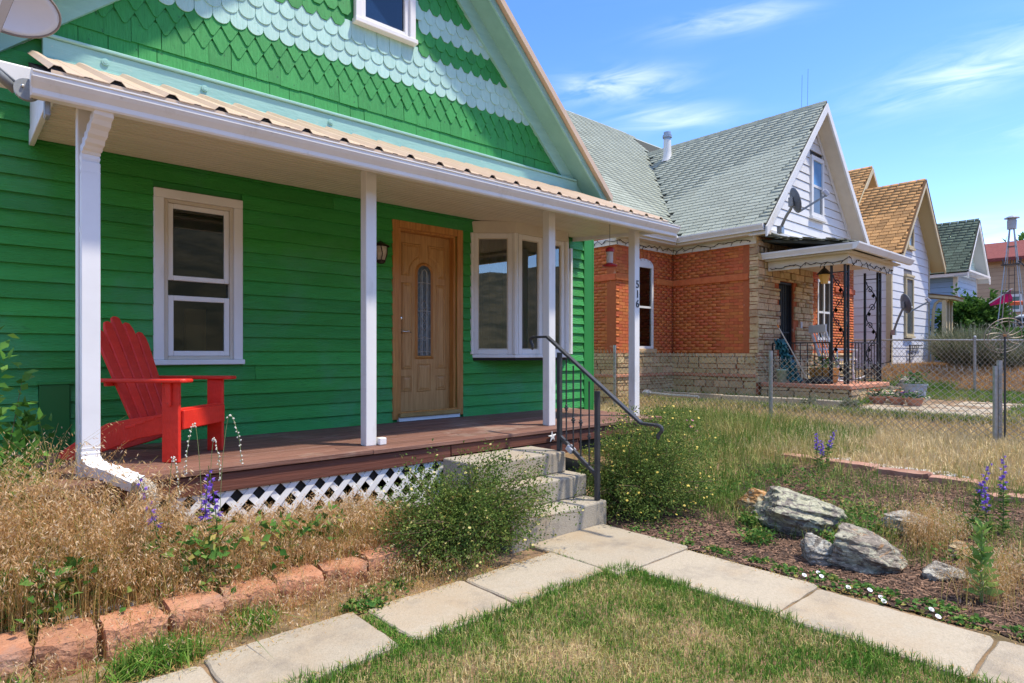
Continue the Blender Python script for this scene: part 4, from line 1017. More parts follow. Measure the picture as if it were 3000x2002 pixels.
# terracotta water table and corbelled belt course
for n_, a, b in (('y', (WX - .055, WY, .882), (WX + .01, RY, .947)), ('x', (LXW - .05, RY - .055, .883), (WX - .056, RY + .01, .948)), ('y', (LXW - .056, RY + .011, .884), (LXW + .01, 9.6, .949))):
    MB().box(a, b).build('water_table', TILE, bh, bevel=.012)
for a, b in (((WX - .028, WY + .17, 2.955), (WX + .01, RY, 3.09)), ((LXW - .02, RY - .028, 2.956), (HB[0] - .1, RY + .01, 3.091)), ((HB[1] + .12, RY - .028, 2.957), (WX - .029, RY + .01, 3.092)), ((LXW - .028, RY + .011, 2.954), (LXW + .01, 9.6, 3.089)), ((16.5, WY - .028, 2.955), (WXE + .03, WY + .01, 3.09)), ((15.17, WY - .03, 2.955), (15.42, WY + .01, 3.09))):
    MB().box(a, b).build('belt_course', BR, bh, bevel=.006)
# window in the recess: arched head
def arch_window(parent, x0, x1, z0, z1, y, name='window'):
    f = frame(x0, x1, z0, z1 - .1, y - .015, y + .08, .055); xm = (x0 + x1) / 2; w = (x1 - x0) / 2
    f.prism([(x0, z1 - .1)] + [(xm - w * math.cos(t), z1 - .1 + .14 * math.sin(t)) for t in np.linspace(.15, math.pi - .15, 9)] + [(x1, z1 - .1)], (0, y - .012, 0), (1, 0, 0), (0, 0, 1), (0, .08, 0))
    o = f.build(name, HW, parent)
    MB().box((x0 + .056, y + .02, z0 + .056), (x1 - .056, y + .026, z1 - .156)).build('pane', GLASSD, o)
    zm = z0 + (z1 - z0) * .46; MB().box((x0 + .0555, y + .0, zm), (x1 - .0555, y + .05, zm + .045)).build('meeting_rail', HW, o)
    return o
aw = arch_window(bh, HB[0], HB[1], HB[2], 3.46, RY)
tag(MB().box((HB[0] - .08, RY - .06, 1.405), (HB[1] + .08, RY + .1, 1.498)).build('stone_sill', STN, aw, bevel=.01), None)
for t in np.linspace(R(158), R(22), 9):     # arch bricks
    p = Vector((11.285 + .52 * math.cos(t), RY + .008, 3.10 + .46 * math.sin(t)))
    place('arch_brick', ubox(BR), p, aw, rot=(0, math.pi / 2 - t, 0), scale=(.07, .04, .20))
# front window + door
fwn = frame(HF[0], HF[1], HF[2], HF[3], WY - .01, WY + .08, .06).box(((HF[0] + HF[1]) / 2 - .03, WY, HF[2] + .06), ((HF[0] + HF[1]) / 2 + .03, WY + .06, HF[3] - .06)).build('window', HW, bh)
MB().box((HF[0] + .06, WY + .005, 2.38), ((HF[0] + HF[1]) / 2 - .031, WY + .05, 2.43)).box(((HF[0] + HF[1]) / 2 + .031, WY + .005, 2.38), (HF[1] - .06, WY + .05, 2.43)).build('meeting_rail', HW, fwn)
for a, b in ((HF[0] + .061, 15.84), (15.9, HF[1] - .061)):
    MB().box((a, WY + .03, HF[2] + .061), (b, WY + .036, HF[3] - .061)).build('pane', GLASSD, fwn)
MB().box((HF[0], WY + .12, HF[2]), (HF[1], WY + .14, HF[3])).build('curtain', mat('grey_curtain', (.30, .34, .30), (.22, .26, .24), ns=4, st=(16, 1, .3), rough=.9), fwn)
dd = frame(HD[0], HD[1], HD[2], HD[3], WY + .05, WY + .16, .05).build('security_door', BLACK, bh)
MB().box((HD[0] + .051, WY + .13, HD[2] + .051), (HD[1] - .051, WY + .15, HD[3] - .051)).build('door_leaf', mat('dark_green_door', (.05, .055, .04), rough=.6), dd)
for xx in np.linspace(HD[0] + .1, HD[1] - .1, 7): MB().box((xx - .008, WY + .08, HD[2] + .051), (xx + .008, WY + .096, HD[3] - .051)).build('door_bar', BLACK, dd)
for zz_ in (1.55, 1.85): MB().box((HD[0] + .051, WY + .075, zz_), (HD[1] - .051, WY + .079, zz_ + .03)).build('door_rail', BLACK, dd)
tag(MB().box((14.42, WY - .05, 1.98), (14.50, WY - .013, 2.12)).build('door_bell', mat('bell_plate', (.55, .55, .55), rough=.4), dd, bevel=.006), None)

# --- roof: wing slope facing us, main slope behind it
def tabs(part, O, e, u, le, lu, keep, mat_o, mat_j, exp=.115, L=.33, limit=150, th=.018, name='roof_shingle'):
    O = Vector(O); e = Vector(e).normalized(); u = Vector(u).normalized(); n = e.cross(u).normalized()
    if n.z < 0: n = -n
    tl = math.atan2(.010, exp); u2 = (u * math.cos(tl) - n * math.sin(tl)); n2 = (n * math.cos(tl) + u * math.sin(tl))
    ax = Matrix((e, u2, n2)).transposed()
    if ax.determinant() < 0: ax = Matrix((-e, u2, n2)).transposed()
    its = []; r = 0; q = 0.0
    while q < lu - .02:
        a = -(r * .137 % 1.0) * L
        while a < le:
            c0, c1 = max(a, 0) + .007, min(a + L, le) - .007
            if c1 - c0 > .05:
                c = O + e * ((c0 + c1) / 2) + u * (q + exp / 2) + n * (.016)
                if keep(c): its.append((c, ax, (c1 - c0, exp * 1.06, th)))
            a += L
        q += exp; r += 1
    pieces(its, name, part, mat_o, mat_j, limit)
    return its
EZ, ms = 4.02, 1.09
EX, EY = 12.10, 7.93
RX_, RZ_ = 15.10, 4.02 + 1.09 * 3.0
def slab_poly(pts, n, t, name, m, parent):
    n = Vector(n).normalized() * t; P = [Vector(p) for p in pts]; k = len(P)
    return MB().add(P + [p - n for p in P], [tuple(range(k)), tuple(reversed(range(k, 2 * k)))] + [(i, k + i, k + (i + 1) % k, (i + 1) % k) for i in range(k)]).build(name, m, parent)
YG = 5.85
yv = EY + 3.0
wing_roof = slab_poly([(EX, YG, EZ), (RX_, YG, RZ_), (RX_, yv, RZ_), (EX, EY, EZ)], (-ms, 0, 1), .10, 'wing_roof', RFB, bh)
tabs(wing_roof, (EX, YG, EZ), (0, 1, 0), (1, 0, ms), yv - YG, math.hypot(3.0, 3.27), lambda c: c.z > EZ + ms * (c.y - EY) + .0, RFG, RFGJ, limit=170)
slab_poly([(RX_, YG, RZ_), (18.1, YG, EZ), (18.1, 11, EZ), (RX_, 11, RZ_)], (ms, 0, 1), .10, 'wing_roof_far_slope', RFG, bh)
MR = 11.60; MZ = EZ + ms * (MR - EY)
main_roof = slab_poly([(9.9, EY, EZ), (EX, EY, EZ), (RX_, yv, RZ_), (18.2, yv, RZ_), (18.2, MR, MZ), (9.9, MR, MZ)], (0, -ms, 1), .10, 'main_roof', RFB, bh)
tabs(main_roof, (9.9, EY, EZ), (1, 0, 0), (0, 1, ms), 8.2, math.hypot(MR - EY, MZ - EZ), lambda c: (c.x < EX or c.z > EZ + ms * (c.x - EX)) and c.x < 15.2, RFG, RFGJ, limit=130)
slab_poly([(9.9, MR, MZ), (18.2, MR, MZ), (18.2, 15.3, EZ), (9.9, 15.3, EZ)], (0, ms, 1), .10, 'main_roof_far_slope', RFG, bh)
for k_ in range(34):   # ridge caps
    y = YG + .0 + k_ * .15
    MB().prism([(-.13, -.125), (0, .02), (.13, -.125), (.13, -.14), (0, .004), (-.13, -.14)], (RX_, y, RZ_ + .022 + (k_ % 2) * .004), (1, 0, 0), (0, 0, 1), (0, .165, 0)).build('ridge_cap', mat('ridge_shingle', (.17, .20, .165), (.24, .27, .23), ns=20, rough=.95, rnd=.15), wing_roof)
for k_ in range(36):
    x = 9.95 + k_ * .15
    MB().prism([(-.13, -.125), (0, .02), (.13, -.125), (.13, -.14), (0, .004), (-.13, -.14)], (x, MR, MZ + .022), (0, 1, 0), (0, 0, 1), (.165, 0, 0)).build('ridge_cap', MATS['ridge_shingle'], main_roof)
# eaves: soffit, fascia, gutter
MB().box((EX + .02, YG + .05, 3.845), (WX + .01, RY - .01, 3.93)).build('soffit', CREAM, bh)
MB().box((9.95, EY + .02, 3.846), (WX - .3, RY + .01, 3.931)).build('soffit', CREAM, bh)
MB().box((WX - .035, WY + .0, 3.70), (WX + .005, RY - .04, 3.844)).build('frieze_board', HW, bh); MB().box((LXW - .04, RY - .035, 3.701), (WX - .036, RY + .005, 3.845)).build('frieze_board', HW, bh)
MB().box((LXW - .035, RY + .006, 3.702), (LXW + .005, 9.7, 3.846)).build('frieze_board', HW, bh)
gpro = [(0, 0), (0, .13), (-.10, .13), (-.10, .10), (-.06, .03), (-.055, 0)]
MB().prism(gpro, (EX + .02, YG + .05, 3.90), (1, 0, 0), (0, 0, 1), (0, EY - YG + .03, 0)).build('gutter', HW, bh)
MB().prism(gpro, (9.9, EY + .02, 3.901), (0, 1, 0), (0, 0, 1), (EX - 9.9 - .09, 0, 0)).build('gutter', HW, bh)
# gable front
GZB = 3.98
gbk = MB().prism([(WX + .02, GZB), (WXE - .02, GZB), (RX_, RZ_ - .12)], (0, WY + .02, 0), (1, 0, 0), (0, 0, 1), (0, .1, 0)).build('gable_front', BLACK, bh)
GWX = (15.02, 15.74, 4.66, 6.12)
z = GZB; ex_ = .205
while z < RZ_ - .35:
    hw_ = (RZ_ - .15 - (z + .02)) / ms; xa, xb = RX_ - hw_, RX_ + hw_; hw2 = max((RZ_ - .15 - (z + ex_)) / ms, .02); xa2, xb2 = RX_ - hw2, RX_ + hw2
    def plank(a, b, a2, b2): MB().hexa([(a, WY - .012, z + .012), (b, WY - .012, z + .012), (b, WY + .018, z + .012), (a, WY + .018, z + .012), (a2, WY + .004, z + ex_), (b2, WY + .004, z + ex_), (b2, WY + .018, z + ex_), (a2, WY + .018, z + ex_)]).build('gable_plank', HW, gbk)
    if GWX[2] - .1 < z + .1 < GWX[3] + .05:
        if xa < GWX[0] - .04: plank(xa, GWX[0], min(xa2, GWX[0]), GWX[0])
        if xb > GWX[1] + .04: plank(GWX[1], xb, GWX[1], max(xb2, GWX[1]))
    else: plank(xa, xb, xa2, xb2)
    z += ex_
gwn = frame(GWX[0], GWX[1], GWX[2], GWX[3], WY - .05, WY + .015, .10).build('gable_window', HW, bh)
MB().box((GWX[0] + .1, WY - .03, 5.38), (GWX[1] - .1, WY + .01, 5.44)).build('meeting_rail', HW, gwn)
MB().box((GWX[0] + .1, WY - .018, GWX[2] + .1), (GWX[1] - .1, WY - .01, 5.379)).build('pane', mat('dim_pane', (.10, .11, .12), rough=.15, spec=.6), gwn)
MB().box((GWX[0] + .1, WY - .018, 5.441), (GWX[1] - .1, WY - .01, GWX[3] - .1)).build('pane', mat('sky_reflection_pane', (.10, .30, .55), rough=.12, spec=.6), gwn)  # sky reflection painted into the upper pane as blue
MB().box((GWX[0] - .05, WY - .09, GWX[2] - .06), (GWX[1] + .05, WY - .0, GWX[2] - .001)).build('sill', HW, gwn)
for sg in (-1, 1):
    f = lambda d, y, dz: (RX_ + sg * d, y, RZ_ - ms * d + dz)
    MB().hexa([f(0, YG - .03, -.24), f(3.02, YG - .03, -.24), f(3.02, YG + .01, -.24), f(0, YG + .01, -.24), f(0, YG - .03, -.03), f(3.02, YG - .03, -.03), f(3.02, YG + .01, -.03), f(0, YG + .01, -.03)]).build('bargeboard', HW, bh)
    MB().hexa([f(0, YG + .011, -.20), f(3.0, YG + .011, -.20), f(3.0, WY + .02, -.20), f(0, WY + .02, -.20), f(0, YG + .011, -.17), f(3.0, YG + .011, -.17), f(3.0, WY + .02, -.17), f(0, WY + .02, -.17)]).build('rake_soffit', CREAM, bh)
    MB().hexa([f(.12, WY - .03, -.36), f(2.9, WY - .03, -.36), f(2.9, WY - .013, -.36), f(.12, WY - .013, -.36), f(.12, WY - .03, -.202), f(2.9, WY - .03, -.202), f(2.9, WY - .013, -.202), f(.12, WY - .013, -.202)]).build('rake_board', HW, bh)
MB().box((EX - .02, YG + .1, 3.90), (18.1, WY + .0, 3.975)).build('gable_eave', HW, bh, bevel=.01)
# gable eave pent + antenna + vent
vt = MB().lathe((14.69, 9.95, 6.74), [(.17, 0), (.13, .12), (.11, .30), (.10, .62)], 14).build('vent_pipe', HW, wing_roof, smooth=True)
MB().lathe((14.69, 9.95, 7.361), [(.10, 0), (.10, .06), (.13, .061), (.13, .13), (.10, .131), (.10, .22), (.001, .23)], 14).build('vent_cap', GALV, wing_roof)
for dx, hh in ((0, .95), (.14, .85)):
    tag(MB().tube([(RX_ + .02, YG + .45 + dx, RZ_), (RX_ + .06, YG + .45 + dx, RZ_ + hh)], .0035, 5).build('antenna', IRON, wing_roof), None)

# --- little porch
PX0, PX1, PY0 = 12.58, 15.30, 4.38
pr = slab_poly([(PX0, PY0, 3.50), (PX1 + .3, PY0, 3.50), (PX1 + .1, WY - .02, 3.88), (PX0, WY - .02, 3.80), ], (0, -.2, 1), .05, 'porch_roof', RFB, bh)
MOSS = mat('mossy_shingle', (.11, .115, .08), (.22, .235, .19), ns=8, rough=.95, rnd=.25, bump=.5, bs=60)
e_ = Vector((1, 0, 0)); uu = Vector((0, WY - .02 - PY0, .32)).normalized()
its = []
for r_ in range(12):
    a = -.05 - (r_ % 3) * .1
    while a < 2.95:
        c = Vector((PX0 + a + .15, PY0 + .05 + r_ * .15, 3.535 + r_ * .0275 + random.uniform(0, .015)))
        nn_ = Vector((0, -.13, .98)); its.append((c, Matrix((e_, uu, e_.cross(uu))).transposed(), (.30, .17, .022))); a += .30
pieces(its, 'roof_shingle', pr, MOSS, MOSS, 60, wob=.3, nvar=6)
MB().prism(gpro, (PX0 + .02, PY0 - .0, 3.37), (1, 0, 0), (0, 0, 1), (0, WY - PY0 - .03, 0)).build('porch_fascia', HW, bh)
MB().prism([(0, 0), (0, .13), (-.12, .13), (-.12, .10), (-.08, .03), (-.06, 0)], (PX0 - .08, PY0 + .0, 3.371), (0, 1, 0), (0, 0, 1), (3.35, 0, 0)).build('porch_gutter', HW, bh)
MB().box((PX0 + .05, PY0 + .06, 3.34), (PX1 + .2, WY - .05, 3.368)).build('porch_ceiling', CREAM, bh)
MB().box((PX0 + .2, PY0 + .18, 3.14), (PX0 + .26, WY - .06, 3.339)).build('porch_beam', CREAM, bh); MB().box((PX0 + .261, PY0 + .18, 3.141), (PX1 + .1, PY0 + .24, 3.339)).build('porch_beam', CREAM, bh)
ps = MB().box((PX0 - .05, PY0 + .07, .28), (14.62, WY - .02, .70)).build('porch_slab', MORS, bh)
pieces(stones('y', PX0 - .05, PY0 + .07, WY - .03, .30, .70) + stones('x', PY0 + .07, PX0 - .05, 14.62, .30, .70), 'stone', ps, STN, STNJ, 80, wob=.12, nvar=5)
MB().box((PX0 - .10, PY0 + .02, .701), (14.66, WY - .03, .79)).build('porch_floor', TILE, ps, bevel=.015)
for a, b in (((13.25, 3.98, .30), (14.45, 4.38, .63)), ((12.95, 3.62, .30), (14.5, 3.975, .53))):
    MB().box(a, b).build('porch_step', CONC, ps, bevel=.02)
# scrolled iron columns and railings
def scroll(mb, base, d, z0, z1, w):
    d = Vector(d); n = 5; hh = (z1 - z0) / n
    for k in range(n):
        sg = 1 if k % 2 == 0 else -1; pts = []
        for t in np.linspace(0, 1, 8): pts.append(Vector(base) + d * (w * (.5 - sg * .45 * math.cos(t * math.pi))) + Vector((0, 0, z0 + hh * (k + t) - z0 * 0)))
        mb.tube(pts, .010, 4)
        cc = Vector(base) + d * (w * (.5 + sg * .12)) + Vector((0, 0, z0 + hh * (k + .55)))
        mb.tube([cc + d * (w * .30 * (1 - a / 9.5) * math.cos(a)) + Vector((0, 0, w * .42 * (1 - a / 9.5) * math.sin(a))) for a in np.linspace(0, 7.5, 15)], .009, 4)
        lf = Vector(base) + d * (w * (.5 - sg * .2)) + Vector((0, 0, z0 + hh * (k + .2))); s_ = .04
        mb.add([lf + d * s_, lf + Vector((0, 0, s_ * 1.3)), lf - d * s_, lf - Vector((0, 0, s_ * 1.3)), lf + Vector((0, -.012, 0)), lf + Vector((0, .012, 0))], [(0, 1, 4), (1, 2, 4), (2, 3, 4), (3, 0, 4), (1, 0, 5), (2, 1, 5), (3, 2, 5), (0, 3, 5)])
for cx_, sy in ((12.86, 1), (14.68, 1)):
    cb = MB(); y_ = 4.64; zt = 3.14
    for p in ((cx_, y_), (cx_, y_ + .25), (cx_ + .16, y_)): cb.box((p[0] - .02, p[1] - .02, .7905), (p[0] + .02, p[1] + .02, zt))
    for zz_ in (.95, 3.0): cb.bar((cx_, y_ + .02, zz_), (cx_, y_ + .23, zz_), .02, .02).bar((cx_ + .02, y_, zz_), (cx_ + .14, y_, zz_), .02, .02)
    co = cb.build('iron_column', BLACK, bh)
    sb_ = MB(); scroll(sb_, (cx_, y_ + .02, 0), (0, 1, 0), 1.0, 2.95, .21); scroll(sb_, (cx_ + .02, y_, 0), (1, 0, 0), 1.0, 2.95, .12); sb_.build('scrollwork', BLACK, co)
def railing(p, q, n):
    p = Vector(p); q = Vector(q); mb = MB(); u_ = Vector((0, 0, 1))
    mb.bar(p + u_ * .82, q + u_ * .82, .035, .025).bar(p + u_ * .08, q + u_ * .08, .025, .02)
    o = mb.build('porch_railing', BLACK, bh)
    for t in np.linspace(0, 1, n):
        c_ = p.lerp(q, t); MB().bar(c_ + u_ * .0, c_ + u_ * .81, .014 if 0 < t < 1 else .03, .014 if 0 < t < 1 else .03, up=(1, 0, 0)).build('baluster', BLACK, o)
railing((12.86, 6.08, .79), (12.86, 4.92, .79), 9); railing((13.04, 4.64, .79), (14.66, 4.64, .79), 10)

# --- things on and around that porch
def lights(name, label, pts, seg=.10, amp=.05):
    P = [Vector(p) for p in pts]; mb = MB(); line = []
    for a, b in zip(P[:-1], P[1:]):
        n_ = max(2, int((b - a).length / seg))
        for i in range(n_): line.append(a.lerp(b, i / n_) + Vector((random.uniform(-.01, .01), random.uniform(-.01, .01), random.uniform(-amp, amp * .4))))
    line.append(P[-1]); mb.tube(line, .007, 4)
    o = mb.build(name, BLACK, None); tag(o, label, 'string lights', 'dark light strings under the brick house eaves')
    mb = MB()
    for p in line[::1]:
        d_ = Vector((random.uniform(-.05, .0), random.uniform(-.05, .05), random.uniform(-.09, .03))); mb.tube([p, p + d_], [.009, .006], 4)
    mb.build('bulb', BLACK, o)['kind'] = 'stuff'
lights('string_lights', 'dark string of lights under the main eave of the brick house', [(WX - .06, WY + .1, 3.80), (WX - .06, RY - .06, 3.80), (LXW - .06, RY - .06, 3.80), (LXW - .06, 9.3, 3.80)], amp=.06)
lights('string_lights', 'dark string of lights around the porch roof of the brick house', [(PX0 + .17, WY - .15, 3.22), (PX0 + .17, PY0 + .15, 3.24), (PX1 + .0, PY0 + .15, 3.22)], amp=.08)
hl = thing('hanging_lantern', 'black lantern with amber glass hanging in the brick house porch', 'lantern', (13.3, 5.2, 2.9))
MB().tube([(13.3, 5.2, 3.34), (13.3, 5.2, 3.16)], .02, 6).lathe((13.3, 5.2, 3.03), [(.15, 0), (.13, .02), (.05, .11), (.03, .13)], 6).build('lantern_cap', BLACK, hl)
MB().lathe((13.3, 5.2, 2.84), [(.001, 0), (.065, 0), (.11, .189)], 6).build('lantern_glass', mat('lantern_amber', (.75, .45, .12), rough=.4), hl)  # plain amber glass colour, no emission
rk = thing('rocking_chair', 'white wooden rocking chair on the porch of the brick house', 'chair', (13.9, 5.45, .79))
RC = Vector((14.05, 5.22, .792)); f_ = Vector((.82, -.57, 0)); s_ = Vector((.57, .82, 0))
def rp(a, b, z): return RC + f_ * a + s_ * b + Vector((0, 0, z))
for b in (-.25, .25):
    MB().tube([rp(a, b, .02 + .12 * (a / .5) ** 2) for a in np.linspace(-.5, .45, 9)], .02, 6).build('rocker', HW, rk)
    for a in (-.18, .20): MB().tube([rp(a, b, .03), rp(a * .9, b * .92, .44)], .022, 7).build('leg', HW, rk)
    MB().tube([rp(-.24, b, .46), rp(-.46, b * 1.02, 1.12)], .024, 7).build('back_post', HW, rk)
    MB().bar(rp(-.30, b * 1.08, .70), rp(.24, b * 1.12, .68), .08, .03).build('arm', HW, rk); MB().tube([rp(.18, b * 1.05, .46), rp(.18, b * 1.1, .68)], .018, 6).build('arm_post', HW, rk)
MB().bar(rp(-.26, 0, .45), rp(.26, 0, .47), .54, .035).build('seat', HW, rk, bevel=.012)
MB().bar(rp(-.465, -.30, 1.13), rp(-.465, .30, 1.13), .035, .17).build('crest_rail', HW, rk, bevel=.03, seg=2)
for b in np.linspace(-.17, .17, 5): MB().tube([rp(-.25, b, .46), rp(-.35, b * 1.1, .75), rp(-.455, b * 1.15, 1.06)], .012, 6).build('spindle', HW, rk)
OCH = mat('ochre_planter', (.42, .19, .035), (.34, .14, .025), ns=5, rough=.6)
def flowers(parent, name, c, r, h, cols, n=90, leaf=(.05, .13, .03)):
    """leafy clump with blossoms (one thing)"""
    c = Vector(c); V = []; Q = []; VF = {}
    for i in range(n * 3):
        p = c + Vector((random.gauss(0, r * .5), random.gauss(0, r * .5), random.uniform(0, h)))
        d1 = Vector((random.uniform(-1, 1), random.uniform(-1, 1), random.uniform(-.3, .8))).normalized(); d2 = d1.orthogonal().normalized(); s = random.uniform(.02, .045)
        k = len(V); V += [p, p + d1 * s + d2 * s * .4, p + d1 * s * 2, p + d1 * s - d2 * s * .4]; Q.append((k, k + 1, k + 2, k + 3))
    fast('foliage', [tuple(v) for v in V], Q, None, ramp_mat('pot_leaf', [(0, (.02, .07, .015)), (.5, (.05, .14, .03)), (1, (.09, .20, .05))]), parent, 'stuff')
    for j, col in enumerate(cols):
        mb = MB()
        for i in range(5):
            p = c + Vector((random.gauss(0, r * .5), random.gauss(0, r * .5), h * random.uniform(.7, 1.1)))
            for q in range(5):
                a = q * 1.2566; t_ = Vector((math.cos(a), math.sin(a), .3)) * .03; w_ = Vector((-math.sin(a), math.cos(a), 0)) * .018
                mb.add([p, p + t_ + w_, p + t_ * 1.5, p + t_ - w_], [(0, 1, 2, 3)])
        mb.build('blossom', mat('petal_%.2f_%.2f_%.2f' % col, col, rough=.6, sub=.2), parent)
RP, PP, WP, OP, YP = (.62, .02, .02), (.16, .03, .40), (.75, .72, .75), (.75, .15, .02), (.75, .50, .03)
pb = thing('planter_box', 'ochre planter box with red flowers behind the iron porch column', 'planter', (13.12, 5.05, .79))
MB().add(*(lambda b: (b.v, b.f))(MB().hexa([(12.96, 4.93, .792), (13.28, 4.93, .792), (13.28, 5.33, .792), (12.96, 5.33, .792), (12.93, 4.90, 1.10), (13.31, 4.90, 1.10), (13.31, 5.36, 1.10), (12.93, 5.36, 1.10)]))).build('box', OCH, pb, bevel=.01)
for zz_ in (.90, 1.0): MB().box((12.925, 4.915, zz_), (12.9555, 5.345, zz_ + .012)).build('batten', OCH, pb)
flowers(pb, 'x', (13.12, 5.13, 1.09), .22, .22, [RP, RP, YP])
# folded teal tarpaulin over the rail end
def drape():
    V = []; n1, n2 = 26, 14; x0, y0 = 12.80, 5.98
    for i in range(n1):
        t = i / (n1 - 1)
        for j in range(n2):
            u = j / (n2 - 1); y = y0 - .30 * t - (.18 + .10 * t) * u + .03 * math.sin(i * 1.7); zc = 1.68 - .86 * t + .03 * math.sin(j * 2.2 + i)
            V.append((x0 - .05 - .07 * math.sin(j * 1.35 + i * .5) - .06 * t + .05 * random.random(), y, max(zc, .80)))
    idx = np.arange(n1 * n2).reshape(n1, n2); q = np.stack([idx[:-1, :-1], idx[1:, :-1], idx[1:, 1:], idx[:-1, 1:]], -1).reshape(-1, 4)
    o = fast('folded_tarpaulin', V, q, None, mat('teal_plastic', (.015, .10, .12), (.03, .16, .18), ns=14, rough=.35), None)
    sm_ = o.modifiers.new('t', 'SOLIDIFY'); sm_.thickness = .012
    return tag(o, 'crumpled dark teal tarpaulin draped over the porch rail end by the sandstone wall', 'tarpaulin')
drape()
br_ = thing('broom', 'long broom with an orange handle tip leaning on the porch rail', 'broom', (12.7, 5.4, .79))
MB().tube([(12.76, 5.90, 1.93), (12.74, 5.30, .86)], .012, 6).build('handle', mat('pale_wood', (.50, .42, .32), rough=.6), br_)
MB().tube([(12.762, 5.935, 1.995), (12.76, 5.90, 1.935)], .016, 6).build('grip', mat('orange_grip', (.72, .22, .03), rough=.5), br_)
MB().hexa([(12.70, 5.16, .793), (12.78, 5.16, .793), (12.78, 5.38, .793), (12.70, 5.38, .793), (12.725, 5.24, .88), (12.755, 5.24, .88), (12.755, 5.33, .88), (12.725, 5.33, .88)]).build('bristles', BLACK, br_)
bk = thing('bucket', 'pale green bucket on the brick house porch beside the tarpaulin', 'bucket', (12.72, 5.80, .79))
MB().lathe((12.70, 5.80, .792), [(.001, 0), (.095, 0), (.12, .25), (.128, .25), (.128, .27), (.112, .27), (.09, .02)], 18).build('pail', mat('mint_plastic', (.42, .56, .44), rough=.5), bk, smooth=True)
MB().tube([(12.70, 5.80 + .12 * math.cos(t), 1.04 + .12 * math.sin(t)) for t in np.linspace(0, math.pi, 9)], .004, 4).build('bail', GALV, bk)
dbg = MB(); dbg.lathe((12.74, 5.05, .795), [(.001, 0), (.16, .0), (.19, .05), (.13, .12), (.05, .15), (.001, .155)], 12)
dbg.v = [(a + .03 * math.sin(b * 31), b + .04 * math.sin(a * 43), c) for a, b, c in dbg.v]
tag(dbg.build('rubbish_bag', mat('black_bag', (.02, .02, .022), rough=.35), None, smooth=True), 'small slumped black bag lying at the foot of the broom', 'bag')
tub = thing('flower_tub', 'grey plastic tub with red flowers beside the brick house steps', 'flower pot', (14.1, 3.75, .54))
TUB = mat('grey_tub', (.34, .40, .47), rough=.5)
def tubpot(parent, c, r0, r1, h, m): MB().lathe(c, [(.001, 0), (r0, 0), (r1, h), (r1 + .015, h), (r1 + .015, h + .03), (r1 - .01, h + .03), (r1 - .02, h - .02), (.001, h - .02)], 16).build('pot', m, parent, smooth=False)
tubpot(tub, (14.1, 3.78, .532), .17, .20, .23, TUB); flowers(tub, 'x', (14.1, 3.78, .75), .24, .26, [RP], 120)
for i, (x, y, cols) in enumerate([(12.72, 4.02, [OP, RP]), (12.78, 3.72, [PP, OP]), (12.70, 3.42, [WP, PP])]):
    t_ = thing('terracotta_pot', ['terracotta bowl of orange and red flowers beside the brick house porch', 'terracotta bowl of violet and orange flowers, middle of three by the porch', 'terracotta bowl of white and violet flowers, nearest the neighbour path edge'][i], 'flower pot', (x, y, H(x, y)), 'flower bowls beside the brick house steps')
    tubpot(t_, (x, y, .458), .10, .14, .11, TILE); flowers(t_, 'x', (x, y, .57), .15, .14, cols, 40)

# --- dish on the gable corner
def small_dish(label, mount, c, nrm, ra, arm_end, wallp):
    t_ = thing('satellite_dish', label, 'satellite dish', mount, 'grey satellite dishes on the neighbouring houses')
    c0, nn_, sx_, uy_ = dish(t_, c, nrm, ra, ra * 1.08, .05, (0, 0, 1), mat('slate_dish', (.13, .15, .19), (.10, .12, .155), ns=5, rough=.5), DG)
    back = Vector(c) - nn_ * .09
    MB().tube(curve([mount, Vector(mount).lerp(back, .5) + Vector((0, 0, -.03)), back - Vector((0, 0, .12)), back], 9), .03, 8).build('mast', DG, t_, smooth=True)
    MB().bar(back - Vector((0, 0, .1)), back + Vector((0, 0, .08)), .09, .09, up=(1, 0, 0)).build('bracket', DG, t_)
    foot = Vector(c) - uy_ * ra * 1.02
    MB().bar(foot, arm_end, .03, .04).build('feed_arm', DG, t_); MB().bar(Vector(arm_end) - Vector((.0, .0, .03)), Vector(arm_end) + (Vector(c) - Vector(arm_end)) * .16 + Vector((0, 0, .09)), .09, .08).build('receiver', mat('receiver_grey', (.45, .46, .50), rough=.5), t_, bevel=.01)
    MB().lathe(Vector(c) + nn_ * .0 + uy_ * .05 - nn_ * .03, [(.001, .006), (.05, .006)], 10, nn_).build('badge', HW, t_)
    MB().box((mount[0] - .06, mount[1] - .05, mount[2] - .10), (mount[0] + .06, mount[1] + .05, mount[2] + .05)).build('foot_plate', GALV, t_)
    return t_
small_dish('slate grey satellite dish on the white gable of the brick house', (12.62, 5.80, 3.98), (12.42, 5.40, 4.46), (.66, -.70, .28), .235, (12.80, 4.93, 4.56), None)
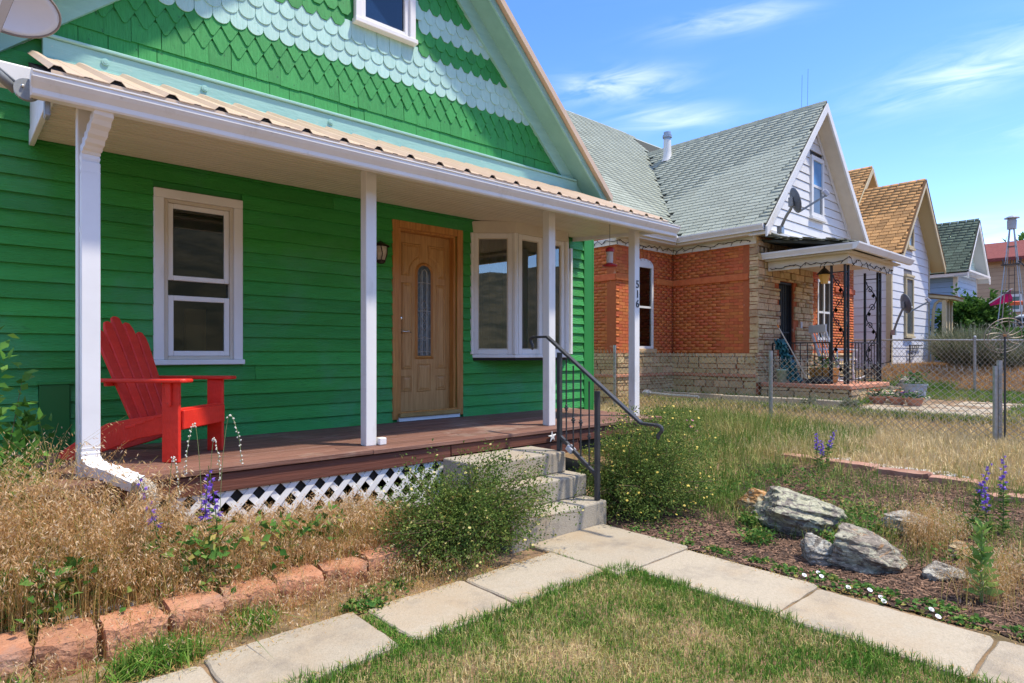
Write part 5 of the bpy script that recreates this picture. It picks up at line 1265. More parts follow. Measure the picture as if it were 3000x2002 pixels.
# ================================================================== houses farther along
def siding(part, ax, fx, a0, a1, z0, z1, exp, m, name='siding_board', topf=None, holes=(), step=.012):
    z = z0
    while z < z1 - .02:
        zt = min(z + exp, z1); lo, hi = a0, a1
        lo2, hi2 = lo, hi
        if topf:
            lo, hi = topf(z); lo2, hi2 = topf(zt)
            if hi - lo < .06: break
        segs = [(lo, hi, lo2, hi2)]
        for h_ in holes:
            if h_[2] < (z + zt) / 2 < h_[3]:
                s2 = []
                for a, b, c, d in segs:
                    if h_[0] > a: s2.append((a, min(b, h_[0]), c, min(d, h_[0])))
                    if h_[1] < b: s2.append((max(a, h_[1]), b, max(c, h_[1]), d))
                segs = s2
        for a, b, c, d in segs:
            if b - a < .03: continue
            c = min(c, d - .01)
            P = [(a, -step - .012, z + .008), (b, -step - .012, z + .008), (b, .01, z + .008), (a, .01, z + .008), (c, -.012, zt), (d, -.012, zt), (d, .01, zt), (c, .01, zt)]
            if ax == 'x': Q = [(p, fx + q, r) for p, q, r in P]
            else: Q = [(fx + q, p, r) for p, q, r in P]
            MB().hexa(Q).build(name, m, part)
        z += exp
def gable_house(t, X0, X1, YF, YB, zg, ze, zr, m_w, m_joint, m_roof, m_roofj, m_rbase, m_trim, m_soff, oh=.32, exp_s=.17, exp_f=.17, limit=120, tab=(.30, .15), m_front=None, holes=(), gmat=None, gsplit=None):
    xm = (X0 + X1) / 2; sl = (zr - ze) / (xm - X0 + oh)
    zt = ze + sl * oh - .05
    side = MB().box((X0 + .012, YF + .3, zg), (X0 + .2, YB, zt - .05)).build('side_wall', m_joint, t)
    fr_ = MB().prism([(X0, zg), (X1, zg), (X1, zt - .1), (xm, zr - .15), (X0, zt - .1)], (0, YF + .012, 0), (1, 0, 0), (0, 0, 1), (0, .28, 0)).build('front_wall', m_joint, t)
    MB().box((X1 - .2, YF + .3, zg), (X1, YB, zt - .05)).box((X0 + .21, YB - .2, zg), (X1 - .21, YB, zt - .05)).build('rear_wall', m_joint, t)
    siding(side, 'y', X0 + .012, YF + .05, YB - .5, zg + .15, zt - .06, exp_s, m_w)
    mf = m_front or m_w
    zz_ = gsplit or zt - .1
    nfull = max(1, round((zz_ - zg - .15) / exp_f)); ef = (zz_ - zg - .15) / nfull
    siding(fr_, 'x', YF + .012, X0 + .05, X1 - .05, zg + .15, zz_, ef, mf, holes=holes)
    def tf(z):
        h_ = min((zr - .17 - z) / sl, (X1 - X0) / 2 - .03); return (xm - max(h_, .0), xm + max(h_, .0))
    siding(fr_, 'x', YF + .012, 0, 0, zz_, zr - .3, ef, gmat or mf, topf=tf, holes=holes)
    for (xa, ya) in ((X0, YF), (X1, YF)):
        MB().box((xa - .03, ya - .03, zg + .1), (xa + .07 if xa == X0 else xa + .03, ya + .012, zt - .06)).build('corner_board', m_trim, t)
    MB().box((X0 - .03, YF + .0125, zg + .1), (X0 - .001, YF + .11, zt - .06)).build('corner_board', m_trim, t)
    xe = X0 - oh; yf = YF - .38
    rs = slab_poly([(xe, yf, ze), (xm, yf, zr), (xm, YB, zr), (xe, YB, ze)], (-sl, 0, 1), .09, 'roof', m_rbase, t)
    tabs(rs, (xe, yf, ze), (0, 1, 0), (1, 0, sl), YB - yf, math.hypot(xm - xe, zr - ze), lambda c: c.y < YF + 7.5, m_roof, m_roofj, exp=tab[1], L=tab[0], limit=limit, th=.022)
    slab_poly([(xm, yf, zr), (X1 + oh, yf, ze), (X1 + oh, YB, ze), (xm, YB, zr)], (sl, 0, 1), .09, 'roof_far_slope', m_roof, t)
    for sg in (-1, 1):
        w = xm - xe; f = lambda d, y, dz: (xm + sg * d, y, zr - sl * d + dz)
        MB().hexa([f(0, yf - .03, -.22), f(w, yf - .03, -.22), f(w, yf + .01, -.22), f(0, yf + .01, -.22), f(0, yf - .03, -.02), f(w, yf - .03, -.02), f(w, yf + .01, -.02), f(0, yf + .01, -.02)]).build('bargeboard', m_trim, t)
        MB().hexa([f(0, yf + .011, -.16), f(w, yf + .011, -.16), f(w, YF + .01, -.16), f(0, YF + .01, -.16), f(0, yf + .011, -.12), f(w, yf + .011, -.12), f(w, YF + .01, -.12), f(0, YF + .01, -.12)]).build('rake_soffit', m_soff, t)
        MB().hexa([f(0, yf - .04, -.02), f(w, yf - .04, -.02), f(w, yf + .02, -.02), f(0, yf + .02, -.02), f(0, yf - .04, .03), f(w, yf - .04, .03), f(w, yf + .02, .03), f(0, yf + .02, .03)]).build('roof_edge', m_rbase, t)
    MB().box((xe + .02, yf + .02, ze - .14), (X0 + .01, YB, ze - .03)).build('eave', m_trim, t)
    return fr_, side
def sash_window(t, x0, x1, z0, z1, y, m, split=.5, pane=None):
    w = frame(x0, x1, z0, z1, y - .05, y + .02, .07).build('window', m, t)
    zm = z0 + (z1 - z0) * split; MB().box((x0 + .07, y - .03, zm - .025), (x1 - .07, y + .0, zm + .025)).build('meeting_rail', HW, w)
    for a, b, pm in ((z0 + .07, zm - .026, 'far_pane_low'), (zm + .026, z1 - .07, 'far_pane')):
        MB().box((x0 + .071, y - .015, a), (x1 - .071, y - .008, b)).build('pane', mat(pm, (.09, .10, .11) if pm == 'far_pane_low' else (.13, .15, .17), rough=.12, spec=.6), w)
    MB().box((x0 - .04, y - .08, z0 - .06), (x1 + .04, y - .0, z0 - .001)).build('sill', m, w); MB().box((x0 - .03, y - .07, z1 + .001), (x1 + .03, y + .0, z1 + .07)).build('head', m, w)
    return w
YTR = mat('buff_trim', (.58, .48, .29), (.50, .41, .24), ns=5, rough=.6); YSF = mat('buff_soffit', (.55, .44, .22), rough=.6)
WSD = mat('white_board', (.70, .71, .74), (.65, .66, .69), ns=3, rough=.6, rnd=.03); LINE = mat('shadow_gap', (.16, .16, .17), rough=.9)
BRN = mat('brown_shake', (.36, .185, .065), (.44, .25, .10), ns=16, rough=.9, rnd=.28, bump=.4, bs=40); BRNJ = mat('brown_shake_far', (.36, .185, .065), (.44, .25, .10), ns=16, rough=.9, rnd=.28, bump=.4, bs=40, island=True)
BRB = mat('brown_roof_base', (.13, .065, .025), rough=.95)
wh = thing('white_house', 'narrow white boarded house with buff trim and brown shingle roof', 'house', (21.9, 8, 1))
WG = .98
hw_holes = [(21.15, 21.95, 1.85, 4.02), (21.35, 22.0, 4.55, 5.95)]
gable_house(wh, 20.0, 23.7, 5.98, 13.5, WG - .3, 4.22, 6.66, WSD, LINE, BRN, BRNJ, BRB, YTR, YSF, exp_s=.24, exp_f=.24, limit=150, tab=(.24, .145), holes=hw_holes)
sash_window(wh, 21.18, 21.92, 1.92, 3.72, 5.96, YTR); sash_window(wh, 21.40, 21.95, 4.62, 5.90, 5.96, YTR)
# rear cross gable of the white house
rg = slab_poly([(20.0, 7.3, 4.74), (22.6, 7.3, 7.6), (22.6, 13.4, 7.6), (20.0, 13.4, 4.74)], (-1.1, 0, 1), .09, 'rear_roof', BRB, wh)
tabs(rg, (20.0, 7.3, 4.74), (0, 1, 0), (2.6, 0, 2.86), 5.5, math.hypot(2.6, 2.86), lambda c: c.z > 6.0, BRN, BRNJ, exp=.145, L=.24, limit=60, th=.022)
slab_poly([(22.6, 7.3, 7.6), (25.2, 7.3, 4.74), (25.2, 13.4, 4.74), (22.6, 13.4, 7.6)], (1.1, 0, 1), .09, 'rear_roof_far_slope', BRN, wh)
MB().prism([(20.9, 5.2), (24.3, 5.2), (22.6, 7.35)], (0, 7.7, 0), (1, 0, 0), (0, 0, 1), (0, .1, 0)).build('rear_gable', WSD, wh)
for sg in (-1, 1):
    f = lambda d, y, dz: (22.6 + sg * d, y, 7.6 - 1.1 * d + dz)
    MB().hexa([f(0, 7.27, -.2), f(2.5, 7.27, -.2), f(2.5, 7.31, -.2), f(0, 7.31, -.2), f(0, 7.27, -.02), f(2.5, 7.27, -.02), f(2.5, 7.31, -.02), f(0, 7.31, -.02)]).build('bargeboard', YTR, wh)
    MB().hexa([f(0, 7.32, -.16), f(2.4, 7.32, -.16), f(2.4, 7.7, -.16), f(0, 7.7, -.16), f(0, 7.32, -.12), f(2.4, 7.32, -.12), f(2.4, 7.7, -.12), f(0, 7.7, -.12)]).build('rake_soffit', YSF, wh)
# bay porch with buff posts at the far corner
MB().hexa([(23.65, 5.25, 3.12), (24.72, 5.25, 3.10), (24.72, 6.6, 3.34), (23.65, 6.6, 3.34), (23.65, 5.25, 3.20), (24.72, 5.25, 3.18), (24.72, 6.6, 3.44), (23.65, 6.6, 3.44)]).build('side_porch_roof', YTR, wh)
MB().hexa([(23.62, 5.22, 3.205), (24.75, 5.22, 3.185), (24.75, 6.6, 3.445), (23.62, 6.6, 3.445), (23.62, 5.22, 3.235), (24.75, 5.22, 3.215), (24.75, 6.6, 3.475), (23.62, 6.6, 3.475)]).build('side_porch_shingles', BRB, wh)
for x in (23.80, 24.12, 24.48): MB().box((x - .06, 5.5, WG - .2), (x + .06, 5.62, 3.12)).build('porch_post', YTR, wh)
MB().box((23.74, 5.53, WG - .2), (24.54, 5.60, 1.75)).build('porch_panel', YTR, wh)
MB().box((23.86, 5.54, 1.76), (24.42, 5.58, 3.1)).build('porch_screen', mat('brown_screen', (.16, .11, .06), rough=.5), wh)
MB().tube(curve([(23.82, 5.6, 3.25), (23.84, 5.5, 3.1), (23.80, 5.85, 2.9), (23.80, 5.88, 1.0)], 14), .045, 8).build('downspout', YTR, wh)
small_dish('slate grey satellite dish on the corner of the white boarded house', (19.98, 5.90, 2.02), (19.85, 5.55, 2.80), (.66, -.72, .22), .26, (20.15, 5.05, 2.86), None)
MB().tube([(19.95, 5.95, 2.0), (19.94, 5.97, 1.15), (19.6, 6.4, 1.02)], .02, 6).build('cable', BLACK, wh)
# iron trellis bracket leaning on the wall
sbk = MB().bar((21.45, 5.90, 1.98 - .33), (21.45, 5.90, 1.05), .03, .03, up=(1, 0, 0)).bar((21.45, 5.90, 1.64), (22.7, 5.90, 1.64), .03, .03)
for k in range(5): sbk.tube([(21.5 + k * .2, 5.90, 1.62), (21.52 + k * .16, 5.90, 1.45 - (k % 2) * .1), (21.47, 5.90, 1.55 - .1 * k)], .012, 4)
tag(sbk.build('shelf_bracket', BLACK, None), 'black iron scroll bracket against the white house below its window', 'bracket')

BLU = mat('pale_blue_board', (.30, .47, .68), (.27, .43, .63), ns=3, rough=.6, rnd=.04); BLUJ = mat('blue_gap', (.05, .07, .11), rough=.9)
BLW = mat('sky_blue_board', (.42, .56, .70), rough=.6, rnd=.04); MINT = mat('mint_board', (.50, .66, .62), rough=.6, rnd=.05)
DGR = mat('dark_green_shingle', (.055, .085, .06), (.095, .13, .10), ns=18, rough=.95, rnd=.3, bump=.4, bs=40); DGRJ = mat('dark_green_shingle_far', (.055, .085, .06), (.095, .13, .10), ns=18, rough=.95, rnd=.3, bump=.4, bs=40, island=True)
bl = thing('blue_house', 'pale blue boarded house with dark green shingle roof', 'house', (28.6, 8, 1))
gable_house(bl, 27.3, 30.2, 6.0, 13.0, .7, 4.35, 6.42, BLU, BLUJ, DGR, DGRJ, mat('green_roof_base', (.03, .04, .03), rough=.95), WHITE, mat('grey_soffit', (.48, .49, .47), rough=.6), exp_s=.20, exp_f=.20, limit=110, tab=(.26, .15), m_front=BLW, gmat=MINT, gsplit=4.45, holes=[(28.5, 29.1, 1.6, 3.1)])
sash_window(bl, 28.55, 29.05, 1.65, 3.05, 5.98, CREAM)
MB().box((30.3, 5.2, 3.35), (31.6, 6.2, 3.47)).build('side_canopy', HW, bl)
MB().prism([(27.0, 0), (30.3, 0), (30.3, -.07), (27.0, -.07)], (0, 5.55, 4.42), (1, 0, 0), (0, 0, 1), (0, .4, 0)).build('gable_eave', HW, bl)

# tan two-storey house at the end
TNS = mat('tan_board', (.50, .35, .22), (.46, .31, .19), ns=3, rough=.7, rnd=.05); TNJ = mat('tan_gap', (.12, .07, .045), rough=.9)
MRN = mat('maroon_roof', (.16, .035, .030), (.21, .055, .045), ns=8, rough=.9, bump=.3, bs=20)
tn = thing('tan_house', 'tan boarded two-storey house with a maroon roof', 'house', (40, 6, 1))
w_ = MB().box((38.02, -4, .7), (46, 9.5, 6.1)).build('side_wall', TNJ, tn)
siding(w_, 'y', 38.02, -4, 9.5, 1.0, 6.1, .20, TNS)
MB().hexa([(37.5, -4.5, 6.0), (47, -4.5, 6.0), (47, 10, 6.0), (37.5, 10, 6.0), (40.2, -4.5, 7.15), (47, -4.5, 7.15), (47, 10, 7.15), (40.2, 10, 7.15)]).build('roof', MRN, tn)
MB().box((37.45, -4.5, 5.86), (37.58, 10, 6.02)).build('fascia', MRN, tn)
def xwin(t, y0, y1, z0, z1, x):
    w = MB().box((x - .06, y0, z0), (x - .005, y0 + .12, z1)).box((x - .06, y1 - .12, z0), (x - .005, y1, z1)).box((x - .06, y0 + .12, z0), (x - .005, y1 - .12, z0 + .12)).box((x - .06, y0 + .12, z1 - .12), (x - .005, y1 - .12, z1)).box((x - .05, y0 + .12, (z0 + z1) / 2 - .04), (x - .005, y1 - .12, (z0 + z1) / 2 + .04)).build('window', HW, t)
    MB().box((x - .04, y0 + .12, z0 + .12), (x - .03, y1 - .12, z1 - .12)).build('pane', mat('greenish_pane', (.16, .24, .22), rough=.2), w)
xwin(tn, 5.72, 6.35, 3.4, 4.25, 38.0); xwin(tn, 8.55, 8.95, 4.6, 6.0, 38.0)

# ================================================================== ornamental windmill tower
wm = thing('windmill_tower', 'slim steel windmill tower with a grey drum on top', 'tower', (24.6, 4.05, .9))
TX, TY = 24.6, 3.97; TB, TT = .9, 5.33
def trad(z): return .42 + (.05 - .42) * (z - TB) / (TT - TB)
for i, (sx_, sy_) in enumerate(((-1, -1), (1, -1), (1, 1), (-1, 1))):
    MB().tube([(TX + sx_ * .43, TY + sy_ * .43, TB - .1), (TX + sx_ * .05, TY + sy_ * .05, TT)], .015, 6).build('tower_leg', GALV, wm)
for z in (1.7, 2.5, 3.3, 4.75):
    r_ = trad(z); P = [(TX - r_, TY - r_, z), (TX + r_, TY - r_, z), (TX + r_, TY + r_, z), (TX - r_, TY + r_, z)]
    mb = MB()
    for a, b in zip(P, P[1:] + P[:1]): mb.tube([a, b], .012, 5)
    mb.build('tower_ring', IRON, wm)
MB().box((TX - .24, TY - .24, 4.16), (TX + .24, TY + .24, 4.19)).build('platform', IRON, wm)
mb = MB()
for k in range(10): a = k * .628; mb.tube([(TX + .22 * math.cos(a), TY + .22 * math.sin(a), 4.19), (TX + .24 * math.cos(a), TY + .24 * math.sin(a), 4.38)], .010, 4)
mb.build('platform_rail', IRON, wm)
mb = MB()
for dx in (-.07, .07): mb.tube([(TX, TY + dx, TB), (TX, TY + dx, 4.1)], .010, 5)
for z in np.arange(1.1, 4.1, .25): mb.tube([(TX, TY - .07, z), (TX, TY + .07, z)], .008, 4)
mb.build('ladder', IRON, wm)
MB().lathe((TX, TY, 5.30), [(.001, 0), (.12, 0), (.125, .28), (.11, .285), (.11, .33)], 18).build('drum', mat('zinc_drum', (.42, .44, .46), (.35, .37, .39), ns=6, rough=.5), wm)
MB().lathe((TX, TY, 5.63), [(.12, 0), (.20, .005), (.19, .03), (.10, .075), (.03, .10), (.001, .105)], 18).build('drum_cap', GALV, wm)
MB().tube(curve([(TX + .1, TY - .15, 4.3), (TX + .2, TY - .35, 3.8), (TX + .2, TY - .42, 1.6), (TX + .2, TY - .5, .9)], 14), .018, 6).build('cable', BLACK, wm)

# ================================================================== camper van with lettering, flag, awning (cut by the frame)
vn = thing('camper_van', 'white camper van with white lettering on a black band, at the right edge', 'van', (27.5, 3.2, .9))
VX0, VX1, VY0, VY1, VZ = 26.2, 31.0, 2.2, 4.25, 1.0
WV = mat('van_white', (.74, .76, .78), rough=.3, spec=.6)
body = MB().prism([(VY0, VZ), (VY1, VZ), (VY1, VZ + 1.38), (VY1 - .08, VZ + 1.60), (VY1 - .2, VZ + 1.68), (VY0 + .2, VZ + 1.68), (VY0 + .08, VZ + 1.60), (VY0, VZ + 1.38)], (VX0, 0, 0), (0, 1, 0), (0, 0, 1), (VX1 - VX0, 0, 0)).build('body', WV, vn, bevel=.08, seg=3)
MB().box((VX0 - .012, VY0 + .12, VZ + .84), (VX0 - .001, VY1 - .06, VZ + 1.24)).build('sign_band', mat('van_black', (.02, .02, .025), rough=.35), vn)
MB().box((VX0 - .014, VY0 + .2, VZ + 1.30), (VX0 - .001, VY1 - .15, VZ + 1.55)).build('rear_glass', mat('van_glass', (.05, .06, .08), rough=.1, spec=.7), vn)
MB().box((VX0 - .02, VY0 + .3, VZ + 1.40), (VX0 - .0145, VY1 - .2, VZ + 1.44)).build('wiper_bar', WV, vn)
tm = text_mesh('loc', .34, .006, 'letters'); tm.materials.clear(); tm.materials.append(HW)
place('lettering', tm, (VX0 - .02, 3.98, VZ + 1.02), vn, rot=(R(90), 0, R(-90)))
MB().box((VX0 - .05, VY0 + .1, VZ + .12), (VX0 - .002, VY1 - .1, VZ + .32)).build('bumper', mat('bumper_grey', (.3, .31, .33), rough=.5), vn, bevel=.03)
for y in (VY0 + .18, VY1 - .32): MB().box((VX0 - .03, y, VZ + .42), (VX0 - .002, y + .14, VZ + .74)).build('tail_light', mat('tail_red', (.45, .02, .02), rough=.25), vn, bevel=.02)
for x in (VX0 + .9, VX1 - 1.0):
    for y in (VY0 + .1, VY1 - .1):
        w2 = MB().lathe((x, y - .1, VZ - .0), [(.16, 0), (.32, 0), (.34, .04), (.34, .16), (.32, .2), (.16, .2)], 20, (0, 1, 0)).build('wheel', mat('tyre', (.02, .02, .02), rough=.8), vn)
        MB().lathe((x, y - .12, VZ - .0), [(.001, .02), (.17, .0), (.17, .22), (.001, .2)], 16, (0, 1, 0)).build('rim', GALV, w2)
fl = thing('pink_flag', 'magenta flag on a white pole above the camper van', 'flag', (24.5, 3.8, .9))
MB().tube([(25.0, 4.62, 3.02), (25.0, 4.02, 3.46)], .022, 6).build('pole', HW, fl)
n1, n2 = 10, 6; V = []
for i in range(n1):
    for j in range(n2):
        t = i / (n1 - 1); u = j / (n2 - 1); V.append((25.0 + .05 * math.sin(u * 5 + t * 4), 4.60 - .56 * t + .02 * math.sin(u * 6), 3.03 + .41 * t - u * (.10 + .28 * t)))
idx = np.arange(n1 * n2).reshape(n1, n2); q = np.stack([idx[:-1, :-1], idx[1:, :-1], idx[1:, 1:], idx[:-1, 1:]], -1).reshape(-1, 4)
cl = fast('flag_cloth', V, q, None, mat('magenta_cloth', (.55, .01, .14), rough=.7, sub=.2), fl, smooth=True)
aw_ = thing('red_canopy', 'faded red-orange canopy roof behind the camper van', 'canopy', (31, 3.6, .9))
MB().hexa([(31.2, 1.5, 3.30), (33.5, 1.5, 3.45), (33.5, 5.55, 3.45), (31.2, 5.55, 3.30), (31.2, 1.5, 3.44), (33.5, 1.5, 3.62), (33.5, 5.55, 3.62), (31.2, 5.55, 3.44)]).build('canopy_top', mat('red_canvas', (.55, .07, .025), (.62, .14, .05), ns=3, rough=.8), aw_)
for x, y in ((31.3, 1.6), (33.4, 1.6), (31.3, 5.4), (33.4, 5.4)): MB().tube([(x, y, .8), (x, y, 3.35)], .04, 6).build('canopy_post', GALV, aw_)
# ================================================================== YARD: fence, edging, rocks
_s, _c = math.sin(R(41.70388)), math.cos(R(41.70388))
def view(x, y, z):
    f = x * _s + y * _c; r = x * _c - y * _s; f = np.maximum(f, .05)
    return 1500 + 1800 * r / f, 1035 - 1800 * (z - 1.4) / f, f
def inview(x, y, z, m=120):
    px, py, f = view(x, y, z); return (f > .4) & (px > -m) & (px < 3000 + m) & (py < 2002 + m)
def chain_fence(label, X, posts_, tops, y0, y1, sp, wr, drop=.12, base=0.02, rail=False, group=None):
    t_ = thing('chain_link_fence', label, 'fence', (X, (y0 + y1) / 2, H(X, (y0 + y1) / 2)))
    for y, z in zip(posts_, tops):
        p = MB().tube([(X, y, H(X, y) - .1), (X, y, z)], .030, 12).build('fence_post', GALV, t_, smooth=False)
        if rail: MB().lathe((X, y, z), [(.034, -.02), (.034, .005), (.02, .03), (.001, .035)], 12).build('post_cap', GALV, p)
    top = lambda y: np.interp(y, posts_, tops) - drop
    mb = MB(); hgt_ = 1.08
    for d_ in (1, -1):
        y = y0 - 1.5
        while y < y1 + 1.5:
            pts = []
            for u in np.linspace(0, 1, 7):
                yy_ = y + d_ * u * hgt_ * .92
                if y0 <= yy_ <= y1:
                    zb_ = H(X, yy_) + base; zt = float(top(yy_)); pts.append((X - .035 + d_ * .002 + .012 * math.sin(yy_ * 2.1), yy_, zb_ + (zt - zb_) * u))
            if len(pts) > 1: mb.tube(pts, wr, 3, caps=False)
            y += sp
    o = mb.build('wire_mesh', WIRE, t_); o['kind'] = 'stuff'
    if rail: MB().tube([(X, y0, float(top(y0)) + drop - .03), (X, y1, float(top(y1)) + drop - .03)], .021, 8).build('top_rail', GALV, t_)
    tz = MB()
    yy_ = y0
    while yy_ < y1:
        zt = float(top(yy_)); tz.tube([(X - .035, yy_, zt - .03), (X - .04, yy_ + .012, zt + .03)], wr, 3, caps=False); yy_ += sp * .92
    if not rail: tz.build('wire_tips', WIRE, t_)['kind'] = 'stuff'
    return t_
near_fence = chain_fence('galvanised chain link fence with leaning steel posts beside the green house', 9.6, [-1.3, 1.67, 4.57, 7.72, 9.5], [1.18, 1.31, 1.44, 1.56, 1.62], -1.2, 8.6, .088, .0040)
chain_fence('chain link fence with top rail between brick house and white house', 17.75, [-.2, 3.55, 7.0], [1.66, 1.78, 1.80], -.1, 7.0, .10, .0042, drop=.03, rail=True)
# wire wheel ornament on a stake
sp_ = thing('wheel_ornament', 'rusty wire wheel ornament on a stake at the fence', 'ornament', (9.5, 1.66, .25))
SC = Vector((9.50, 1.60, 1.615)); rt = Vector((_c, -_s, 0)); up_ = Vector((-.25 * _s, -.25 * _c, .95)).normalized()
RST = mat('weathered_wire', (.36, .33, .28), (.26, .20, .14), ns=20, rough=.6, metal=.3)
for rr, w in ((.25, .0055), (.205, .0045)):
    MB().tube([SC + rt * (rr * math.cos(a)) + up_ * (rr * .86 * math.sin(a)) for a in np.linspace(0, 2 * math.pi, 37)], w, 5, caps=False).build('wheel_ring', RST, sp_)
for k in range(12):
    a = k * math.pi / 6; MB().tube([SC + (rt * math.cos(a + .5 * u) + up_ * .86 * math.sin(a + .5 * u)) * (.03 + .20 * u) for u in np.linspace(0, 1, 6)], [.007, .006, .005, .005, .005, .004], 4).build('spoke', RST, sp_)
MB().lathe(SC, [(.001, -.015), (.016, -.01), (.016, .01), (.001, .015)], 10, (-_s, -_c, 0)).build('hub', mat('rust', (.42, .20, .08), rough=.8), sp_)
MB().tube([(9.50, 1.60, .1), SC], .011, 8).build('stake', IRON, sp_)
MB().tube([(9.53, 1.70, .1), (9.53, 1.70, 1.24)], .026, 8).build('support_post', GALV, sp_)

# --- split-face edging blocks of the raised bed
EB = mat('terracotta_block', (.38, .165, .085), (.47, .24, .14), ns=7, rough=.9, rnd=.14, bump=.6, bs=55, c3=(.28, .20, .16), n3=5, lo3=.55, hi3=.75)
xs_ = [-.02, .225, .47, .745, 1.015, 1.305, 1.575, 1.86, 2.13, 2.40]; lab = ['leftmost', 'second', 'third', 'fourth', 'fifth', 'sixth', 'seventh', 'eighth', 'ninth']
def rough_block(x0, x1, y0, y1, z0, z1, ang=0, taper=.07):
    bm = bmesh.new(); bmesh.ops.create_cube(bm, size=1.0)
    bmesh.ops.subdivide_edges(bm, edges=bm.edges[:], cuts=6, use_grid_fill=True)
    L, D, Hh = x1 - x0, y1 - y0, z1 - z0; cx_, cy_ = (x0 + x1) / 2, (y0 + y1) / 2; sd = random.uniform(0, 50)
    vs = []
    for v in bm.verts:
        c = v.co.copy(); fr_ = c.y < -.3
        c.x *= 1 - taper * (c.y + .5) * 2
        p = Vector((c.x * L, c.y * D, c.z * Hh)); nz = mnoise.noise_vector(p * 11 + Vector((sd, sd * .7, 0)))
        amp = .024 if v.co.y < -.49 else .009
        p += nz * amp + mnoise.noise_vector(p * 34 + Vector((sd, 0, sd))) * (.006 if v.co.y < -.49 else .0025)
        if v.co.y < -.49: p.y += .03 * (abs(c.z) * 1.2) ** 2 * (1 if c.z > 0 else .6) + .02 * (abs(c.x) * 1.8) ** 3
        if v.co.z > .49: p.z += nz.z * .002
        p = Matrix.Rotation(ang, 3, 'Z') @ p
        v.co = p + Vector((cx_, cy_, (z0 + z1) / 2))
    fs = [[v.index for v in f.verts] for f in bm.faces]; bm.verts.index_update(); V = [tuple(v.co) for v in bm.verts]
    mb = MB(); mb.add(V, [tuple(v.index for v in f.verts) for f in bm.faces]); bm.free(); return mb
for i, (a, b) in enumerate(zip(xs_[:-1], xs_[1:])):
    yo = (-.03, -.05, -.05, -.02, 0, .0, .01, .02, .03)[i]
    o = rough_block(a + .009, b - .009, 3.375 + yo + random.uniform(-.015, .015), 3.64 + yo, -.03, .130 + random.uniform(-.018, .008), random.uniform(-.09, .09)).build('edging_block', EB, None)
    tag(o, '%s terracotta edging block from the left along the dry raised bed' % lab[i], 'block', 'edging blocks of the dry raised bed')
for i, (x, y, lb) in enumerate([(.02, 3.86, 'lone terracotta block at the left picture edge behind the edging row')]):
    tag(rough_block(x - .17, x + .12, y - .1, y + .12, .05, .20, .5).build('edging_block', EB, None), lb, 'block')
EB2 = mat('flagstone_edge', (.34, .17, .11), (.42, .25, .18), ns=6, rough=.9, rnd=.12, bump=.5, bs=40)
for i, (x, y, L, an, lb) in enumerate([(7.22, 3.05, .5, .05, 'far end'), (7.2, 2.52, .5, -.03, 'second'), (7.12, 2.0, .48, .08, 'third'), (7.06, 1.55, .42, .1, 'fourth'), (6.75, 1.06, .40, .6, 'nearest')]):
    zt = H(x, y) + .055
    o = rough_block(x - .10, x + .10, y - L / 2, y + L / 2, zt - .13, zt, an).build('edging_slab', EB2, None)
    tag(o, 'low pinkish edging slab between mulch and dry grass, %s from the fence side' % lb if lb not in ('far end', 'nearest') else 'low pinkish edging slab of the mulch bed, %s of the row' % lb, 'block', 'pinkish edging slabs behind the mulch')
tag(rough_block(5.05, 5.35, 3.22, 3.40, .04, .12, .2).build('edging_slab', EB2, None), 'single flat reddish slab lying in grass by the right-hand shrub', 'block')

